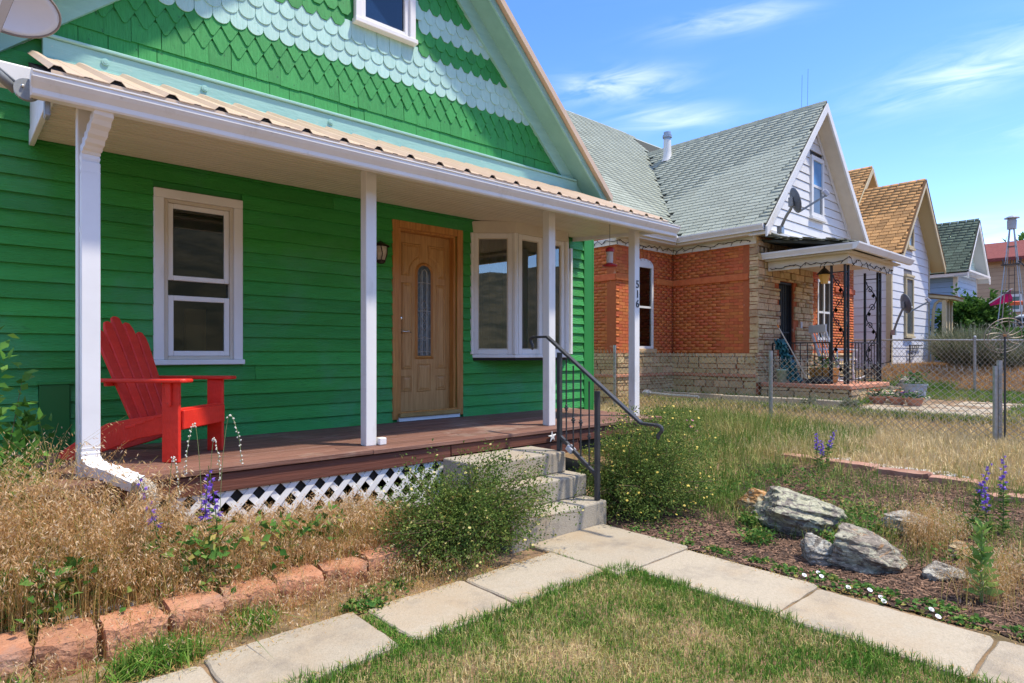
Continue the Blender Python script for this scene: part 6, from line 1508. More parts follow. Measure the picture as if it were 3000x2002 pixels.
# --- boulders
def rock_mat(name, base, lich, orange, lichen=.5):
    m = bpy.data.materials.new(name); m.use_nodes = True; nt = m.node_tree; N = nt.nodes; L = nt.links; b = N['Principled BSDF']; b.inputs['Roughness'].default_value = .92; b.inputs['Specular IOR Level'].default_value = .2
    tc = N.new('ShaderNodeTexCoord'); O = tc.outputs['Object']
    def noise(scale, st=(1, 1, 1), det=8, rough=.65, dist=0):
        mp = N.new('ShaderNodeMapping'); mp.inputs['Scale'].default_value = st; mp.inputs['Rotation'].default_value = (.35, .2, 0); L.new(O, mp.inputs[0]); n = N.new('ShaderNodeTexNoise'); n.inputs['Scale'].default_value = scale; n.inputs['Detail'].default_value = det; n.inputs['Roughness'].default_value = rough; n.inputs['Distortion'].default_value = dist; L.new(mp.outputs[0], n.inputs['Vector']); return n.outputs[0]
    def rng_(s, a, c):
        r = N.new('ShaderNodeMapRange'); r.inputs[1].default_value = a; r.inputs[2].default_value = c; L.new(s, r.inputs[0]); return r.outputs[0]
    def mix(f, a, c):
        mx = N.new('ShaderNodeMix'); mx.data_type = 'RGBA'; L.new(f, mx.inputs[0])
        for i, v in ((6, a), (7, c)):
            if isinstance(v, tuple): mx.inputs[i].default_value = (*v, 1)
            else: L.new(v, mx.inputs[i])
        return mx.outputs[2]
    strat = noise(5, (1, 1.3, 7), dist=1.2); col = mix(rng_(strat, .36, .64), tuple(c * .42 for c in base), base)
    col = mix(rng_(noise(28, (1, 1, 3)), .5, .72), col, tuple(min(c * 1.7, .8) for c in base))
    if orange: col = mix(rng_(noise(3.0, (1, 1, 2.5), dist=.8), .55 - .12 * (orange - 1), .62 - .12 * (orange - 1)), col, (.45, .23, .08))
    lm = noise(11, dist=.9)
    col = mix(rng_(lm, .56 - .1 * lichen, .60 - .1 * lichen), col, mix(rng_(noise(40), .4, .6), lich, tuple(c * .62 for c in lich)))
    col = mix(rng_(noise(16), .64, .68), col, (.045, .042, .04))
    L.new(col, b.inputs['Base Color'])
    bp = N.new('ShaderNodeBump'); bp.inputs['Strength'].default_value = .9; bp.inputs['Distance'].default_value = .03; L.new(strat, bp.inputs['Height'])
    bp2 = N.new('ShaderNodeBump'); bp2.inputs['Strength'].default_value = .6; bp2.inputs['Distance'].default_value = .012; L.new(noise(45, (1, 1, 2)), bp2.inputs['Height']); L.new(bp.outputs[0], bp2.inputs['Normal']); L.new(bp2.outputs[0], b.inputs['Normal'])
    MATS[name] = m; return m
RK1 = rock_mat('schist_lichen', (.27, .24, .20), (.48, .47, .33), 0, 1.0); RK2 = rock_mat('schist_rust', (.26, .225, .18), (.44, .42, .31), 1, .5); RK3 = rock_mat('schist_grey', (.33, .295, .245), (.55, .53, .45), 0, .6); RK4 = rock_mat('schist_ochre', (.40, .30, .17), (.55, .47, .30), 2, .4)
def rock(label, c, r, w, d, h, m, yaw, seed, pts=None):
    bm = bmesh.new(); bmesh.ops.create_icosphere(bm, subdivisions=5, radius=1.0)
    pl = []; rs = random.Random(seed)
    for k in range(13):
        n_ = Vector((rs.uniform(-1, 1), rs.uniform(-1, 1), rs.uniform(-.4, 1))).normalized(); pl.append((n_, rs.uniform(.52, .86)))
    pl.append((Vector((rs.uniform(-.3, .3), rs.uniform(-.5, -.1), 1)).normalized(), .58))
    Rm = Matrix.Rotation(yaw, 3, 'Z'); tilt = Matrix.Rotation(rs.uniform(.10, .32), 3, 'Y') @ Matrix.Rotation(rs.uniform(-.2, .2), 3, 'X')
    sv = Vector((seed * 3.1, seed * 1.7, seed))
    for v in bm.verts:
        p = v.co.copy()
        for n_, d0 in pl:
            q = p.dot(n_)
            if q > d0: p -= n_ * (q - d0)
        p *= 1.18
        p += mnoise.noise_vector(p * 1.7 + sv) * .09
        lay = mnoise.noise(Vector((p.x * .7, p.y * .7, p.z * 6.5)) + sv); stp = math.floor(lay * 4) / 4     # broken bedding layers
        hd = Vector((p.x, p.y, 0)); p += hd * (.09 * stp + .03 * lay)
        p += mnoise.noise_vector(p * 5 + sv) * .055 + mnoise.noise_vector(p * 13 + sv) * .028
        v.co = Rm @ (tilt @ Vector((p.x * w / 2, p.y * d / 2, p.z * h * .62))) + Vector(c)
    bm.verts.index_update(); mb = MB(); mb.add([tuple(v.co) for v in bm.verts], [tuple(v.index for v in f.verts) for f in bm.faces]); bm.free()
    return tag(mb.build('boulder', m, None), label, 'rock', 'boulders in the mulch bed')
YAW = -R(41.7)
rock('largest lichen-covered grey boulder, back left in the mulch bed', (5.05, 2.10, .10), 0, .80, .58, .32, RK1, YAW + .15, 3)
rock('small ochre boulder touching the back left of the largest boulder', (5.16, 2.56, .10), 0, .36, .34, .22, RK4, YAW, 11)
rock('rust-streaked grey boulder at the front of the mulch bed', (4.50, 1.47, .07), 0, .60, .42, .26, RK2, YAW - .1, 5)
rock('small pale boulder wedged left of the rust-streaked one', (4.30, 1.74, .07), 0, .19, .2, .21, RK3, YAW + .6, 8)
rock('pale grey boulder on the right, half hidden by dry grass', (5.40, 1.45, .07), 0, .58, .45, .22, RK3, YAW, 14)
rock('small pale pointed stone in front of the mullein', (4.58, 1.075, .02), 0, .25, .20, .13, RK3, YAW + .2, 21)
rock('small tan stone beside the bellflower stalks', (5.08, 1.10, .05), 0, .18, .16, .15, RK4, YAW, 27)
rock('rounded pale boulder on the bank below the white house', (17.2, 4.75, .62), 0, .62, .5, .42, RK3, YAW, 31)
for i, (x, y, lb) in enumerate([(15.9, 5.0, 'left-hand'), (16.5, 4.85, 'middle'), (17.0, 5.1, 'right-hand')]):
    rock('small grey border stone beside the brick house porch, %s one' % lb, (x, y, .50), 0, .38, .3, .22, RK2, i, 40 + i)
PEB = mat('white_pebble', (.68, .66, .62), (.55, .53, .48), ns=20, rough=.8, rnd=.1, island=True)
def pebbles(name, label, spots, n, s0=.012, s1=.028):
    mb = MB()
    for i in range(n):
        cx_, cy_, sx_, sy_ = random.choice(spots); x = random.gauss(cx_, sx_); y = random.gauss(cy_, sy_); s = random.uniform(s0, s1)
        mb.lathe((x, y, H(x, y) + .01), [(.001, -s * .5), (s * .9, -s * .2), (s, s * .1), (s * .6, s * .55), (.001, s * .6)], 6)
    o = mb.build(name, PEB, None); tag(o, label, 'pebbles', kind='stuff')
pebbles('white_gravel', 'white gravel showing between grass and edging stones', [(2.05, 3.75, .14, .07), (1.75, 3.68, .08, .03), (2.45, 3.95, .15, .06), (.45, 3.68, .12, .02), (7.35, 1.75, .04, .1), (7.38, 2.15, .04, .18), (7.4, 2.8, .04, .1)], 330)

# ================================================================== VEGETATION
def blades(name, x, y, h, w, lean, m, label=None, cat=None, z=None, parent=None, curl=.35):
    n = len(x); z = hgt(x, y) - .01 if z is None else z
    a = rng.random(n) * 2 * np.pi; la = rng.random(n) * 2 * np.pi; le = np.abs(rng.normal(0, lean, n))
    wx, wy = np.cos(a) * w / 2, np.sin(a) * w / 2
    dx, dy = np.cos(la) * le * h, np.sin(la) * le * h
    V = np.zeros((n, 5, 3), np.float32)
    V[:, 0] = np.stack([x - wx, y - wy, z], 1); V[:, 1] = np.stack([x + wx, y + wy, z], 1)
    mx, my, mz = x + dx * curl, y + dy * curl, z + h * .6
    V[:, 2] = np.stack([mx + wx * .8, my + wy * .8, mz], 1); V[:, 3] = np.stack([mx - wx * .8, my - wy * .8, mz], 1)
    V[:, 4] = np.stack([x + dx, y + dy, z + h * np.maximum(.35, 1 - le * le * .45)], 1)
    b = np.arange(n) * 5
    q = np.stack([b, b + 1, b + 2, b + 3], 1); t = np.stack([b + 3, b + 2, b + 4], 1)
    o = fast(name, V.reshape(-1, 3), q, t, m, parent, 'stuff')
    if label: tag(o, label, cat)
    return o
def scatter(n, x0, x1, y0, y1, keep=None):
    x = rng.uniform(x0, x1, n); y = rng.uniform(y0, y1, n); k = inview(x, y, hgt(x, y) + .1)
    if keep is not None: k &= keep(x, y)
    return x[k], y[k]
def fbm(x, y, s, o=0.0):
    return (np.sin(x * s + 1.7 * np.sin(y * s * .8 + o)) + np.sin(y * s * 1.3 + 2.1 * np.sin(x * s * .7 + o * 2)) + np.sin((x + y) * s * 2.1 + o)) / 3
LAWN = ramp_mat('lawn_blade', [(0, (.06, .16, .018)), (.34, (.12, .25, .032)), (.48, (.30, .33, .08)), (.64, (.54, .45, .19)), (1, (.68, .55, .30))], patch=(2.6, .55))
x, y = scatter(150000, -.6, 3.33, -.6, 2.66, lambda x, y: (x < 3.265 + .04 * fbm(x, y, 9)) & (y < 2.565 + .035 * fbm(x, y, 8, 2)))
d_ = np.minimum(3.26 - x, 2.56 - y)      # greener, longer along the edges
hh = rng.uniform(.022, .055, len(x)) * (1 + .5 * np.exp(-np.maximum(d_, 0) / .15))
edge = np.exp(-np.maximum(d_, 0) / .20) > rng.random(len(x)) * 1.15
LGRN = ramp_mat('lawn_edge_blade', [(0, (.05, .15, .015)), (.6, (.12, .27, .032)), (1, (.28, .36, .08))])
blades('lawn', x[~edge], y[~edge], hh[~edge], .0042, .7, LAWN, 'patchy half-dry mown lawn between the two concrete paths', 'grass')
blades('lawn_edge', x[edge], y[edge], hh[edge] * 1.15, .0046, .6, LGRN, 'greener longer grass along the edge of the lawn', 'grass')
# tufts in the path joints
xj = np.concatenate([rng.normal(1.605, .018, 700), rng.uniform(2.85, 3.14, 120), rng.normal(3.09, .012, 90)]); yj = np.concatenate([rng.uniform(2.50, 2.98, 700), rng.normal(2.60, .02, 120), rng.uniform(2.6, 3.0, 90)])
blades('joint_grass', xj, yj, rng.uniform(.02, .06, len(xj)), .005, .9, LGRN, 'grass growing in the joint between the path slabs', 'grass')

# --- dry cheatgrass with nodding heads in the raised bed
STRAW = ramp_mat('dry_grass_head', [(0, (.44, .23, .09)), (.3, (.60, .36, .16)), (.65, (.74, .52, .28)), (1, (.84, .70, .48))], sub=.45)
STEMM = ramp_mat('dry_grass_stem', [(0, (.50, .28, .09)), (.55, (.66, .44, .17)), (.82, (.44, .38, .12)), (1, (.16, .24, .05))], sub=.4)
def cheat(name, x, y, h, label, nsp=(9, 17), scale=1.0, headm=None):
    n = len(x); z = hgt(x, y) - .01; la = rng.random(n) * 2 * np.pi; le = np.abs(rng.normal(.22, .14, n)); a = rng.random(n) * np.pi
    ux, uy = np.cos(la), np.sin(la); S = 5; w = .0030 * scale; P = np.zeros((n, S, 3))
    for s in range(S):
        t = s / (S - 1); bend = le * h * t ** 2; dr = np.maximum(t - .72, 0) / .28
        P[:, s] = np.stack([x + ux * (bend + .10 * h * dr), y + uy * (bend + .10 * h * dr), z + h * (t * (1 - .12 * le) - .10 * dr ** 2)], 1)
    V = np.zeros((n, S, 2, 3)); wv = np.stack([np.cos(a), np.sin(a), np.zeros(n)], 1) * w / 2
    for s in range(S): g = 1 - .6 * s / (S - 1); V[:, s, 0] = P[:, s] - wv * g; V[:, s, 1] = P[:, s] + wv * g
    b = np.arange(n)[:, None] * (S * 2) + np.arange(S - 1)[None] * 2
    q = np.stack([b, b + 1, b + 3, b + 2], -1).reshape(-1, 4)
    root = fast(name, V.reshape(-1, 3), q, None, STEMM, None, 'stuff'); tag(root, label, 'grass')
    # hanging spikelets
    k = rng.integers(nsp[0], nsp[1], n); idx = np.repeat(np.arange(n), k); m_ = len(idx); t = rng.uniform(.62, 1.0, m_)
    f = t * (S - 1); i0 = np.minimum(f.astype(int), S - 2); fr_ = (f - i0)[:, None]; p = P[idx, i0] * (1 - fr_) + P[idx, i0 + 1] * fr_
    az_ = rng.random(m_) * 2 * np.pi; out = np.abs(rng.normal(.55, .25, m_)); ln = rng.uniform(.014, .030, m_) * scale; st_ = rng.uniform(.004, .022, m_) * scale
    dirv = np.stack([np.cos(az_) * out + ux[idx] * .35, np.sin(az_) * out + uy[idx] * .35, -np.ones(m_) * rng.uniform(.2, 1.0, m_)], 1); dirv /= np.linalg.norm(dirv, axis=1)[:, None]
    p0 = p + np.stack([np.cos(az_), np.sin(az_), np.zeros(m_)], 1) * st_[:, None]; side = np.cross(dirv, np.stack([np.sin(az_ * 3), np.cos(az_ * 3), np.ones(m_) * .4], 1)); side /= np.linalg.norm(side, axis=1)[:, None] + 1e-6
    wd = (rng.uniform(.0015, .0030, m_) * scale)[:, None]; V2 = np.stack([p0, p0 + dirv * ln[:, None] * .4 + side * wd, p0 + dirv * ln[:, None], p0 + dirv * ln[:, None] * .4 - side * wd], 1)
    fast('seed_heads', V2.reshape(-1, 3), np.arange(m_ * 4).reshape(-1, 4), None, headm or STRAW, root, 'stuff')
x, y = scatter(7000, -.1, 2.42, 3.58, 4.14, lambda x, y: (rng.random(len(x)) < (1.0 - .35 * smooth(1.4, 2.4, x)) * (.45 + .55 * smooth(-.35, .35, fbm(x, y, 11, .6)))))
hb = (.80 - .50 * smooth(.35, 1.05, x) - .08 * smooth(1.1, 2.0, x)) * rng.uniform(.42, 1.15, len(x)) * (.74 + .28 * smooth(3.6, 4.0, y)) * (1 + .22 * fbm(x, y, 8, 3.0))
cheat('dry_grass_bed', x, y, hb, 'tall dry tan cheatgrass filling the raised bed before the porch')
x, y = scatter(420, -.1, 2.2, 3.62, 4.1); cheat('tall_dry_stalks', x, y, (.78 - .42 * smooth(.5, 1.2, x)) * rng.uniform(.8, 1.12, len(x)), 'taller bent straw stalks standing above the cheatgrass', (12, 22), 1.35)
x, y = scatter(900, .0, 2.6, 3.07, 3.42); cheat('dry_verge_grass', x, y, rng.uniform(.05, .20, len(x)), 'short dry grass between edging blocks and path', (3, 7))
x, y = scatter(650, .2, 2.3, 3.30, 3.62); cheat('dry_fringe', x, y, rng.uniform(.10, .28, len(x)), 'dry grass leaning over the edging blocks', (5, 9))
x, y = scatter(3200, -.1, 2.4, 3.55, 4.12); blades('bed_litter', x, y, rng.uniform(.08, .34, len(x)), .0045, .5, ramp_mat('litter', [(0, (.34, .19, .07)), (.5, (.58, .38, .15)), (.75, (.40, .34, .11)), (1, (.10, .20, .035))]), 'low straw and green blades under the cheatgrass', 'grass')
x, y = scatter(2600, .0, 2.7, 3.05, 3.40); blades('verge_litter', x, y, rng.uniform(.008, .035, len(x)), .004, 1.6, STEMM, 'flattened straw along the path edge', 'grass')
gx = rng.normal(.66, .10, 900); gy = rng.normal(3.17, .045, 900); gx2 = rng.normal(1.12, .05, 300); gy2 = rng.normal(3.26, .04, 300); gx3 = rng.normal(.10, .07, 300); gy3 = rng.normal(3.22, .04, 300)
blades('green_tufts', np.concatenate([gx, gx2, gx3]), np.concatenate([gy, gy2, gy3]), rng.uniform(.03, .17, 1500), .006, 1.1, LGRN, 'bright green grass tufts below the edging blocks', 'grass')

# straw and crumbs blown onto the slab edges
n = 1500; xl_ = rng.uniform(.1, 3.2, n); yl_ = np.where(rng.random(n) < .7, 3.06 - np.abs(rng.normal(0, .05, n)), 2.55 + np.abs(rng.normal(0, .03, n)))
x2 = np.where(rng.random(600) < .6, 3.86 - np.abs(rng.normal(0, .035, 600)), 3.26 + np.abs(rng.normal(0, .03, 600))); y2 = rng.uniform(.5, 2.5, 600)
xl_ = np.concatenate([xl_, x2]); yl_ = np.concatenate([yl_, y2])
blades('path_litter', xl_, yl_, rng.uniform(.004, .012, len(xl_)), .004, 3.0, STEMM, 'scattered straw bits on the concrete path edges', 'litter', z=np.full(len(xl_), .001))
# --- leaves
def leafset(name, P, D, L, W, m, parent=None, fold=.25, kind='stuff', label=None, cat=None):
    """pointed leaves: P base, D direction, L length, W half width"""
    n = len(P); P = np.asarray(P); D = np.asarray(D); D = D / (np.linalg.norm(D, axis=1)[:, None] + 1e-9)
    r = rng.normal(size=(n, 3)); S = np.cross(D, r); S /= np.linalg.norm(S, axis=1)[:, None] + 1e-9; Nn = np.cross(S, D)
    flip = np.sign(Nn[:, 2:3] + 1e-6); Nn = Nn * flip
    L = np.broadcast_to(L, n)[:, None]; W = np.broadcast_to(W, n)[:, None]
    V = np.stack([P, P + D * L * .45 + S * W + Nn * W * fold, P + D * L - Nn * L * .08, P + D * L * .45 - S * W + Nn * W * fold, P + D * L * .5], 1)
    b = np.arange(n) * 5
    t = np.concatenate([np.stack([b, b + 1, b + 4], 1), np.stack([b + 1, b + 2, b + 4], 1), np.stack([b + 2, b + 3, b + 4], 1), np.stack([b + 3, b, b + 4], 1)])
    o = fast(name, V.reshape(-1, 3), None, t, m, parent, kind)
    if label: tag(o, label, cat)
    return o
def shrub(name, label, c, rx, ry, h, ntw, lpt, L, W, leafm, twigm, petal=None, npet=0, spread=1.0, lean=(0, 0), cat='shrub', twr=.003, psize=.014, vol=.35, group=None, jag=.22):
    c = np.array(c, float); t_ = thing(name, label, cat, tuple(c), group)
    tips = []; mb = MB(); LP = []; LD = []
    lobes = [(random.uniform(0, 6.28), random.uniform(.1, 1.2), random.uniform(.16, .42)) for _ in range(9)]
    for i in range(ntw):
        a = random.uniform(0, 2 * math.pi); el_ = math.asin(random.uniform(0, 1) ** 1.15)
        rr = .66 + sum(w_ * math.exp(-((math.cos(a - la) - 1) * -3.2 + (el_ - le) ** 2 * 2.5)) for la, le, w_ in lobes) * .55
        rr *= random.uniform(1 - jag, 1 + jag * .35); rr = min(rr, 1.18)
        if random.random() < .05: rr *= 1.18
        tip = c + np.array([rx * rr * math.cos(a) * math.cos(el_) + lean[0] * h, ry * rr * math.sin(a) * math.cos(el_) + lean[1] * h, h * rr * (.06 + .94 * math.sin(el_)) + .02])
        base = c + np.array([random.gauss(0, rx * .14), random.gauss(0, ry * .14), 0])
        mid = base * .5 + tip * .5 + np.array([0, 0, h * .14]); tips.append(tip)
        if i % 3 == 0: mb.tube([base, mid, tip], [twr * 1.6, twr, twr * .5], 4, caps=False)
        u = 1 - rng.random(lpt) ** 1.6 * (1 - vol); u = np.minimum(u, 1)[:, None]
        p = (1 - u) ** 2 * base + 2 * u * (1 - u) * mid + u ** 2 * tip + rng.normal(0, 1, (lpt, 3)) * np.array([rx, ry, h]) * .055
        p[:, 2] = np.maximum(p[:, 2], c[2] + .01)
        d = (tip - mid)[None] * .9 / (np.linalg.norm(tip - mid) + 1e-6) + rng.normal(0, .8, (lpt, 3)); LP.append(p); LD.append(d)
    mb.build('twigs', twigm, t_)['kind'] = 'stuff'
    LP = np.concatenate(LP); LD = np.concatenate(LD); n = len(LP)
    leafset('foliage', LP, LD, rng.uniform(.7, 1.3, n) * L, rng.uniform(.7, 1.2, n) * W, leafm, t_)
    if petal and npet:
        Q = MB(); tp = [tips[k % len(tips)] for k in range(npet)]
        for p in tp:
            p = Vector(p) + Vector((random.gauss(0, .02), random.gauss(0, .02), random.uniform(-.02, .02))) * (1 if h < 1 else 4)
            nrm = Vector((random.gauss(0, .5) - .3, random.gauss(0, .5) - .4, 1)).normalized(); u_ = nrm.orthogonal().normalized(); v_ = nrm.cross(u_); s = psize * random.uniform(.7, 1.2); ph = random.random() * 6
            for k in range(5):
                a = ph + k * 1.2566; e1 = u_ * math.cos(a) + v_ * math.sin(a); e2 = -u_ * math.sin(a) + v_ * math.cos(a)
                Q.add([p, p + e1 * s * .6 + e2 * s * .42, p + e1 * s, p + e1 * s * .6 - e2 * s * .42], [(0, 1, 2, 3)])
        Q.build('blossoms', petal, t_)['kind'] = 'stuff'
    return t_
POT = ramp_mat('potentilla_leaf', [(0, (.05, .10, .018)), (.4, (.10, .17, .032)), (.72, (.18, .25, .055)), (.9, (.30, .27, .07)), (1, (.38, .22, .06))], sub=.3, patch=(7, .35))
TWG = mat('twig', (.13, .085, .05), (.20, .14, .09), ns=20, rough=.9); YEL = mat('yellow_petal', (.72, .55, .10), rough=.6, sub=.25)
shrub('potentilla_shrub', 'rounded green potentilla shrub with yellow flowers left of the concrete steps', (2.60, 3.44, .0), .70, .52, .74, 400, 76, .021, .0062, POT, TWG, mat('pale_yellow_petal', (.70, .60, .22), rough=.6, sub=.25), 120, psize=.011, jag=.42)
shrub('potentilla_shrub', 'green potentilla shrub crowded with yellow flowers right of the hand rail', (4.52, 3.36, .0), .76, .68, .90, 460, 80, .021, .0062, POT, TWG, YEL, 300, psize=.011, jag=.42)
LIL = ramp_mat('fresh_leaf', [(0, (.05, .15, .02)), (.6, (.10, .26, .04)), (1, (.19, .36, .07))], sub=.35)
shrub('leafy_shrub', 'fresh green leafy shrub at the left picture edge', (.14, 4.50, .16), .40, .36, 1.22, 80, 22, .068, .020, LIL, TWG, vol=.25, jag=.2)
# weeds among the dry grass
WEED = ramp_mat('weed_leaf', [(0, (.04, .13, .02)), (.5, (.09, .21, .035)), (.82, (.18, .29, .06)), (1, (.42, .34, .09))], sub=.3)
def weed_patch(name, label, spots, n, L=.05, W=.016, up=.5, h=.1):
    P = []; D = []
    for i in range(n):
        cx_, cy_, s = random.choice(spots); x = random.gauss(cx_, s); y = random.gauss(cy_, s); P.append((x, y, H(x, y) + random.uniform(0, h))); a = random.uniform(0, 6.28); D.append((math.cos(a), math.sin(a), random.uniform(0, up) + .1))
    return leafset(name, P, D, rng.uniform(.6, 1.3, n) * L, rng.uniform(.7, 1.2, n) * W, WEED, None, label=label, cat='weeds')
weed_patch('bed_weeds', 'broad green weed leaves among the dry cheatgrass', [(.15, 3.75, .08), (.45, 3.72, .1), (.9, 3.7, .1), (1.2, 3.75, .12), (.65, 3.95, .1), (1.75, 3.72, .08), (.22, 3.95, .08), (.3, 3.65, .06), (1.0, 3.62, .06), (1.45, 3.66, .07)], 900, .06, .02, .8, .30)
weed_patch('path_weeds', 'clover-like weeds at the foot of the edging blocks', [(1.78, 3.20, .07), (1.62, 3.12, .04), (1.95, 3.25, .05), (1.70, 3.05, .03)], 420, .028, .013, .4, .04)
# groundcover along the right path
pts = [(3.95 + random.random() * .10, t, .03) for t in (.42, .55, .60, .78, .93, 1.0, 1.22, 1.3, 1.36, 1.52, 1.6, 1.75, 1.82, 1.95, 2.02, 2.2, 2.28, 2.33, 2.52)] + [(4.05, 2.75, .08), (4.2, 2.6, .08), (4.25, 2.95, .1), (4.0, 3.0, .05), (4.5, 2.8, .1)]
weed_patch('path_groundcover', 'low leafy weeds creeping along the path beside the mulch', pts, 1500, .030, .010, .5, .035)
weed_patch('bed_groundcover', 'scattered green weeds between the boulders', [(5.1, 1.75, .12), (5.5, 1.9, .15), (5.9, 2.3, .2), (5.3, 2.5, .15), (4.75, 1.75, .08), (4.75, 2.4, .06), (5.0, 1.0, .12), (5.7, 1.3, .12), (6.3, 2.9, .25), (5.6, 3.1, .25), (4.4, 2.2, .06)], 4200, .035, .010, 1.0, .10)
bw = thing('bindweed', 'trailing bindweed with white trumpet flowers at the path edge', 'plant', (4.0, 1.2, 0))
P = []; D = []
for i in range(260):
    y_ = random.uniform(.75, 1.75); x_ = 3.93 + random.gauss(0, .05); P.append((x_, y_, H(x_, y_) + random.uniform(.0, .03))); a = random.uniform(0, 6.28); D.append((math.cos(a), math.sin(a), .3))
leafset('foliage', P, D, .03, .012, WEED, bw)
for x_, y_ in ((3.93, 1.66), (3.99, 1.58), (4.04, 1.62), (3.92, 1.40), (3.90, 1.22), (3.97, 1.30), (3.85, 1.19), (3.84, .93), (3.92, .98)):
    MB().lathe((x_, y_, H(x_, y_) + .02), [(.003, 0), (.005, .009), (.011, .015), (.0145, .016)], 10, (-.3, -.4, .85)).build('flower', mat('white_petal', (.78, .76, .76), rough=.6), bw)

# --- mulch
MUL = mat('bark_chip', (.11, .058, .036), (.21, .13, .085), ns=12, rough=.9, rnd=.75, island=True)
def mulch():
    n = 46000; x = rng.uniform(3.9, 7.1, n); y = rng.uniform(.2, 3.2, n)
    k = inview(x, y, hgt(x, y)) & (x > 3.90 + .05 * fbm(x, y, 6)) & (y < 2.95 + .2 * fbm(x, y, 3)); x, y = x[k], y[k]; n = len(x)
    a = rng.random(n) * np.pi; L = rng.uniform(.02, .065, n) * (.5 + .5 * rng.random(n)); w = rng.uniform(.004, .012, n); tz = rng.normal(0, .22, n); z = hgt(x, y) + rng.uniform(.0, .022, n)
    ux = np.stack([np.cos(a), np.sin(a), tz], 1); vx = np.stack([-np.sin(a), np.cos(a), rng.normal(0, .3, n)], 1); c = np.stack([x, y, z], 1)
    up2 = np.array([0, 0, .005])
    V = np.stack([c - ux * L[:, None] / 2 - vx * w[:, None] / 2, c + ux * L[:, None] / 2 - vx * w[:, None] * .3, c + ux * L[:, None] / 2 + vx * w[:, None] * .3, c - ux * L[:, None] / 2 + vx * w[:, None] / 2,
                  c - ux * L[:, None] / 2 * .9 + up2, c + ux * L[:, None] / 2 * .9 + up2], 1)
    b = np.arange(n) * 6; q = np.concatenate([np.stack([b, b + 1, b + 5, b + 4], 1), np.stack([b + 2, b + 3, b + 4, b + 5], 1)])
    o = fast('mulch', V.reshape(-1, 3), q, None, MUL, None, 'stuff'); tag(o, 'dark reddish bark mulch around the boulders', 'mulch')
mulch()
# --- dry and green grass to the right
FIELD = ramp_mat('field_grass', [(0, (.20, .25, .06)), (.2, (.48, .40, .17)), (.55, (.66, .52, .27)), (1, (.78, .66, .40))], patch=(1.6, .35))
x, y = scatter(42000, 7.1, 10.6, .4, 8.2, lambda x, y: (x > 7.25) | (y > 3.2)); blades('dry_field_grass', x, y, rng.uniform(.05, .20, len(x)), .0075, .6, FIELD, 'dry straw-coloured grass on both sides of the chain link fence', 'grass')
x, y = scatter(20000, 4.9, 9.4, 2.6, 6.2, lambda x, y: (y > 2.85 + .3 * fbm(x, y, 2.5)) & ((y < 4.1) | (x > 6.1))); TALL = ramp_mat('tall_grass', [(0, (.07, .17, .02)), (.45, (.15, .25, .045)), (.7, (.40, .36, .12)), (1, (.58, .45, .20))], patch=(1.2, .5))
blades('tall_grass', x, y, rng.uniform(.10, .36, len(x)) * (.6 + .5 * smooth(3, 4.6, y)), .0075, .55, TALL, 'tall arching green and straw grass behind the right-hand shrub', 'grass')
x, y = scatter(6500, 4.6, 7.2, .6, 3.2, lambda x, y: fbm(x, y, 4, 1) > -.05); blades('bed_dry_grass', x, y, rng.uniform(.05, .22, len(x)), .005, .7, TALL, 'thin grass coming up through the mulch', 'grass')
x = rng.normal(5.15, .16, 900); y = rng.normal(1.28, .10, 900); cheat('dry_clump', x[:420], y[:420], rng.uniform(.14, .40, 420), 'reddish dry grass clump in front of the pale right-hand boulder', (5, 10))
x = rng.normal(4.55, .22, 360); y = rng.normal(.80, .10, 360); cheat('dry_clump', x, y, rng.uniform(.10, .34, 360), 'reddish dry grass around the foot of the mullein', (4, 9))
NBG = ramp_mat('neighbour_grass', [(0, (.06, .16, .02)), (.5, (.12, .24, .04)), (.8, (.36, .34, .12)), (1, (.55, .42, .18))], patch=(.9, .6))
x, y = scatter(26000, 11.45, 18.2, 1.6, 8.2, lambda x, y: ~((y < 4.05) & (y > 2.05) & (x < 14.6)) & ((x < 12.3) | (y < 4.35) | (x > 14.7)))
blades('neighbour_lawn', x, y, rng.uniform(.05, .17, len(x)), .011, .6, NBG, 'green and straw grass around the brick house porch', 'grass')
x, y = scatter(9000, 10.45, 10.66, .8, 8); blades('path_edge_grass', x, y, rng.uniform(.05, .14, len(x)), .009, .6, NBG, 'green grass along the near edge of the neighbour path', 'grass')
x, y = scatter(22000, 17.9, 24, 2.2, 6.0); blades('bank_grass', x, y, rng.uniform(.06, .22, len(x)), .014, .6, ramp_mat('bank', [(0, (.40, .22, .08)), (.6, (.52, .31, .12)), (1, (.60, .42, .2))]), 'orange straw grass on the bank below the white house', 'grass')
x, y = scatter(2500, 17.3, 18.6, 4.0, 6.2); blades('bank_weeds', x, y, rng.uniform(.1, .30, len(x)), .016, .6, LGRN, 'green weeds at the foot of the bank', 'grass')

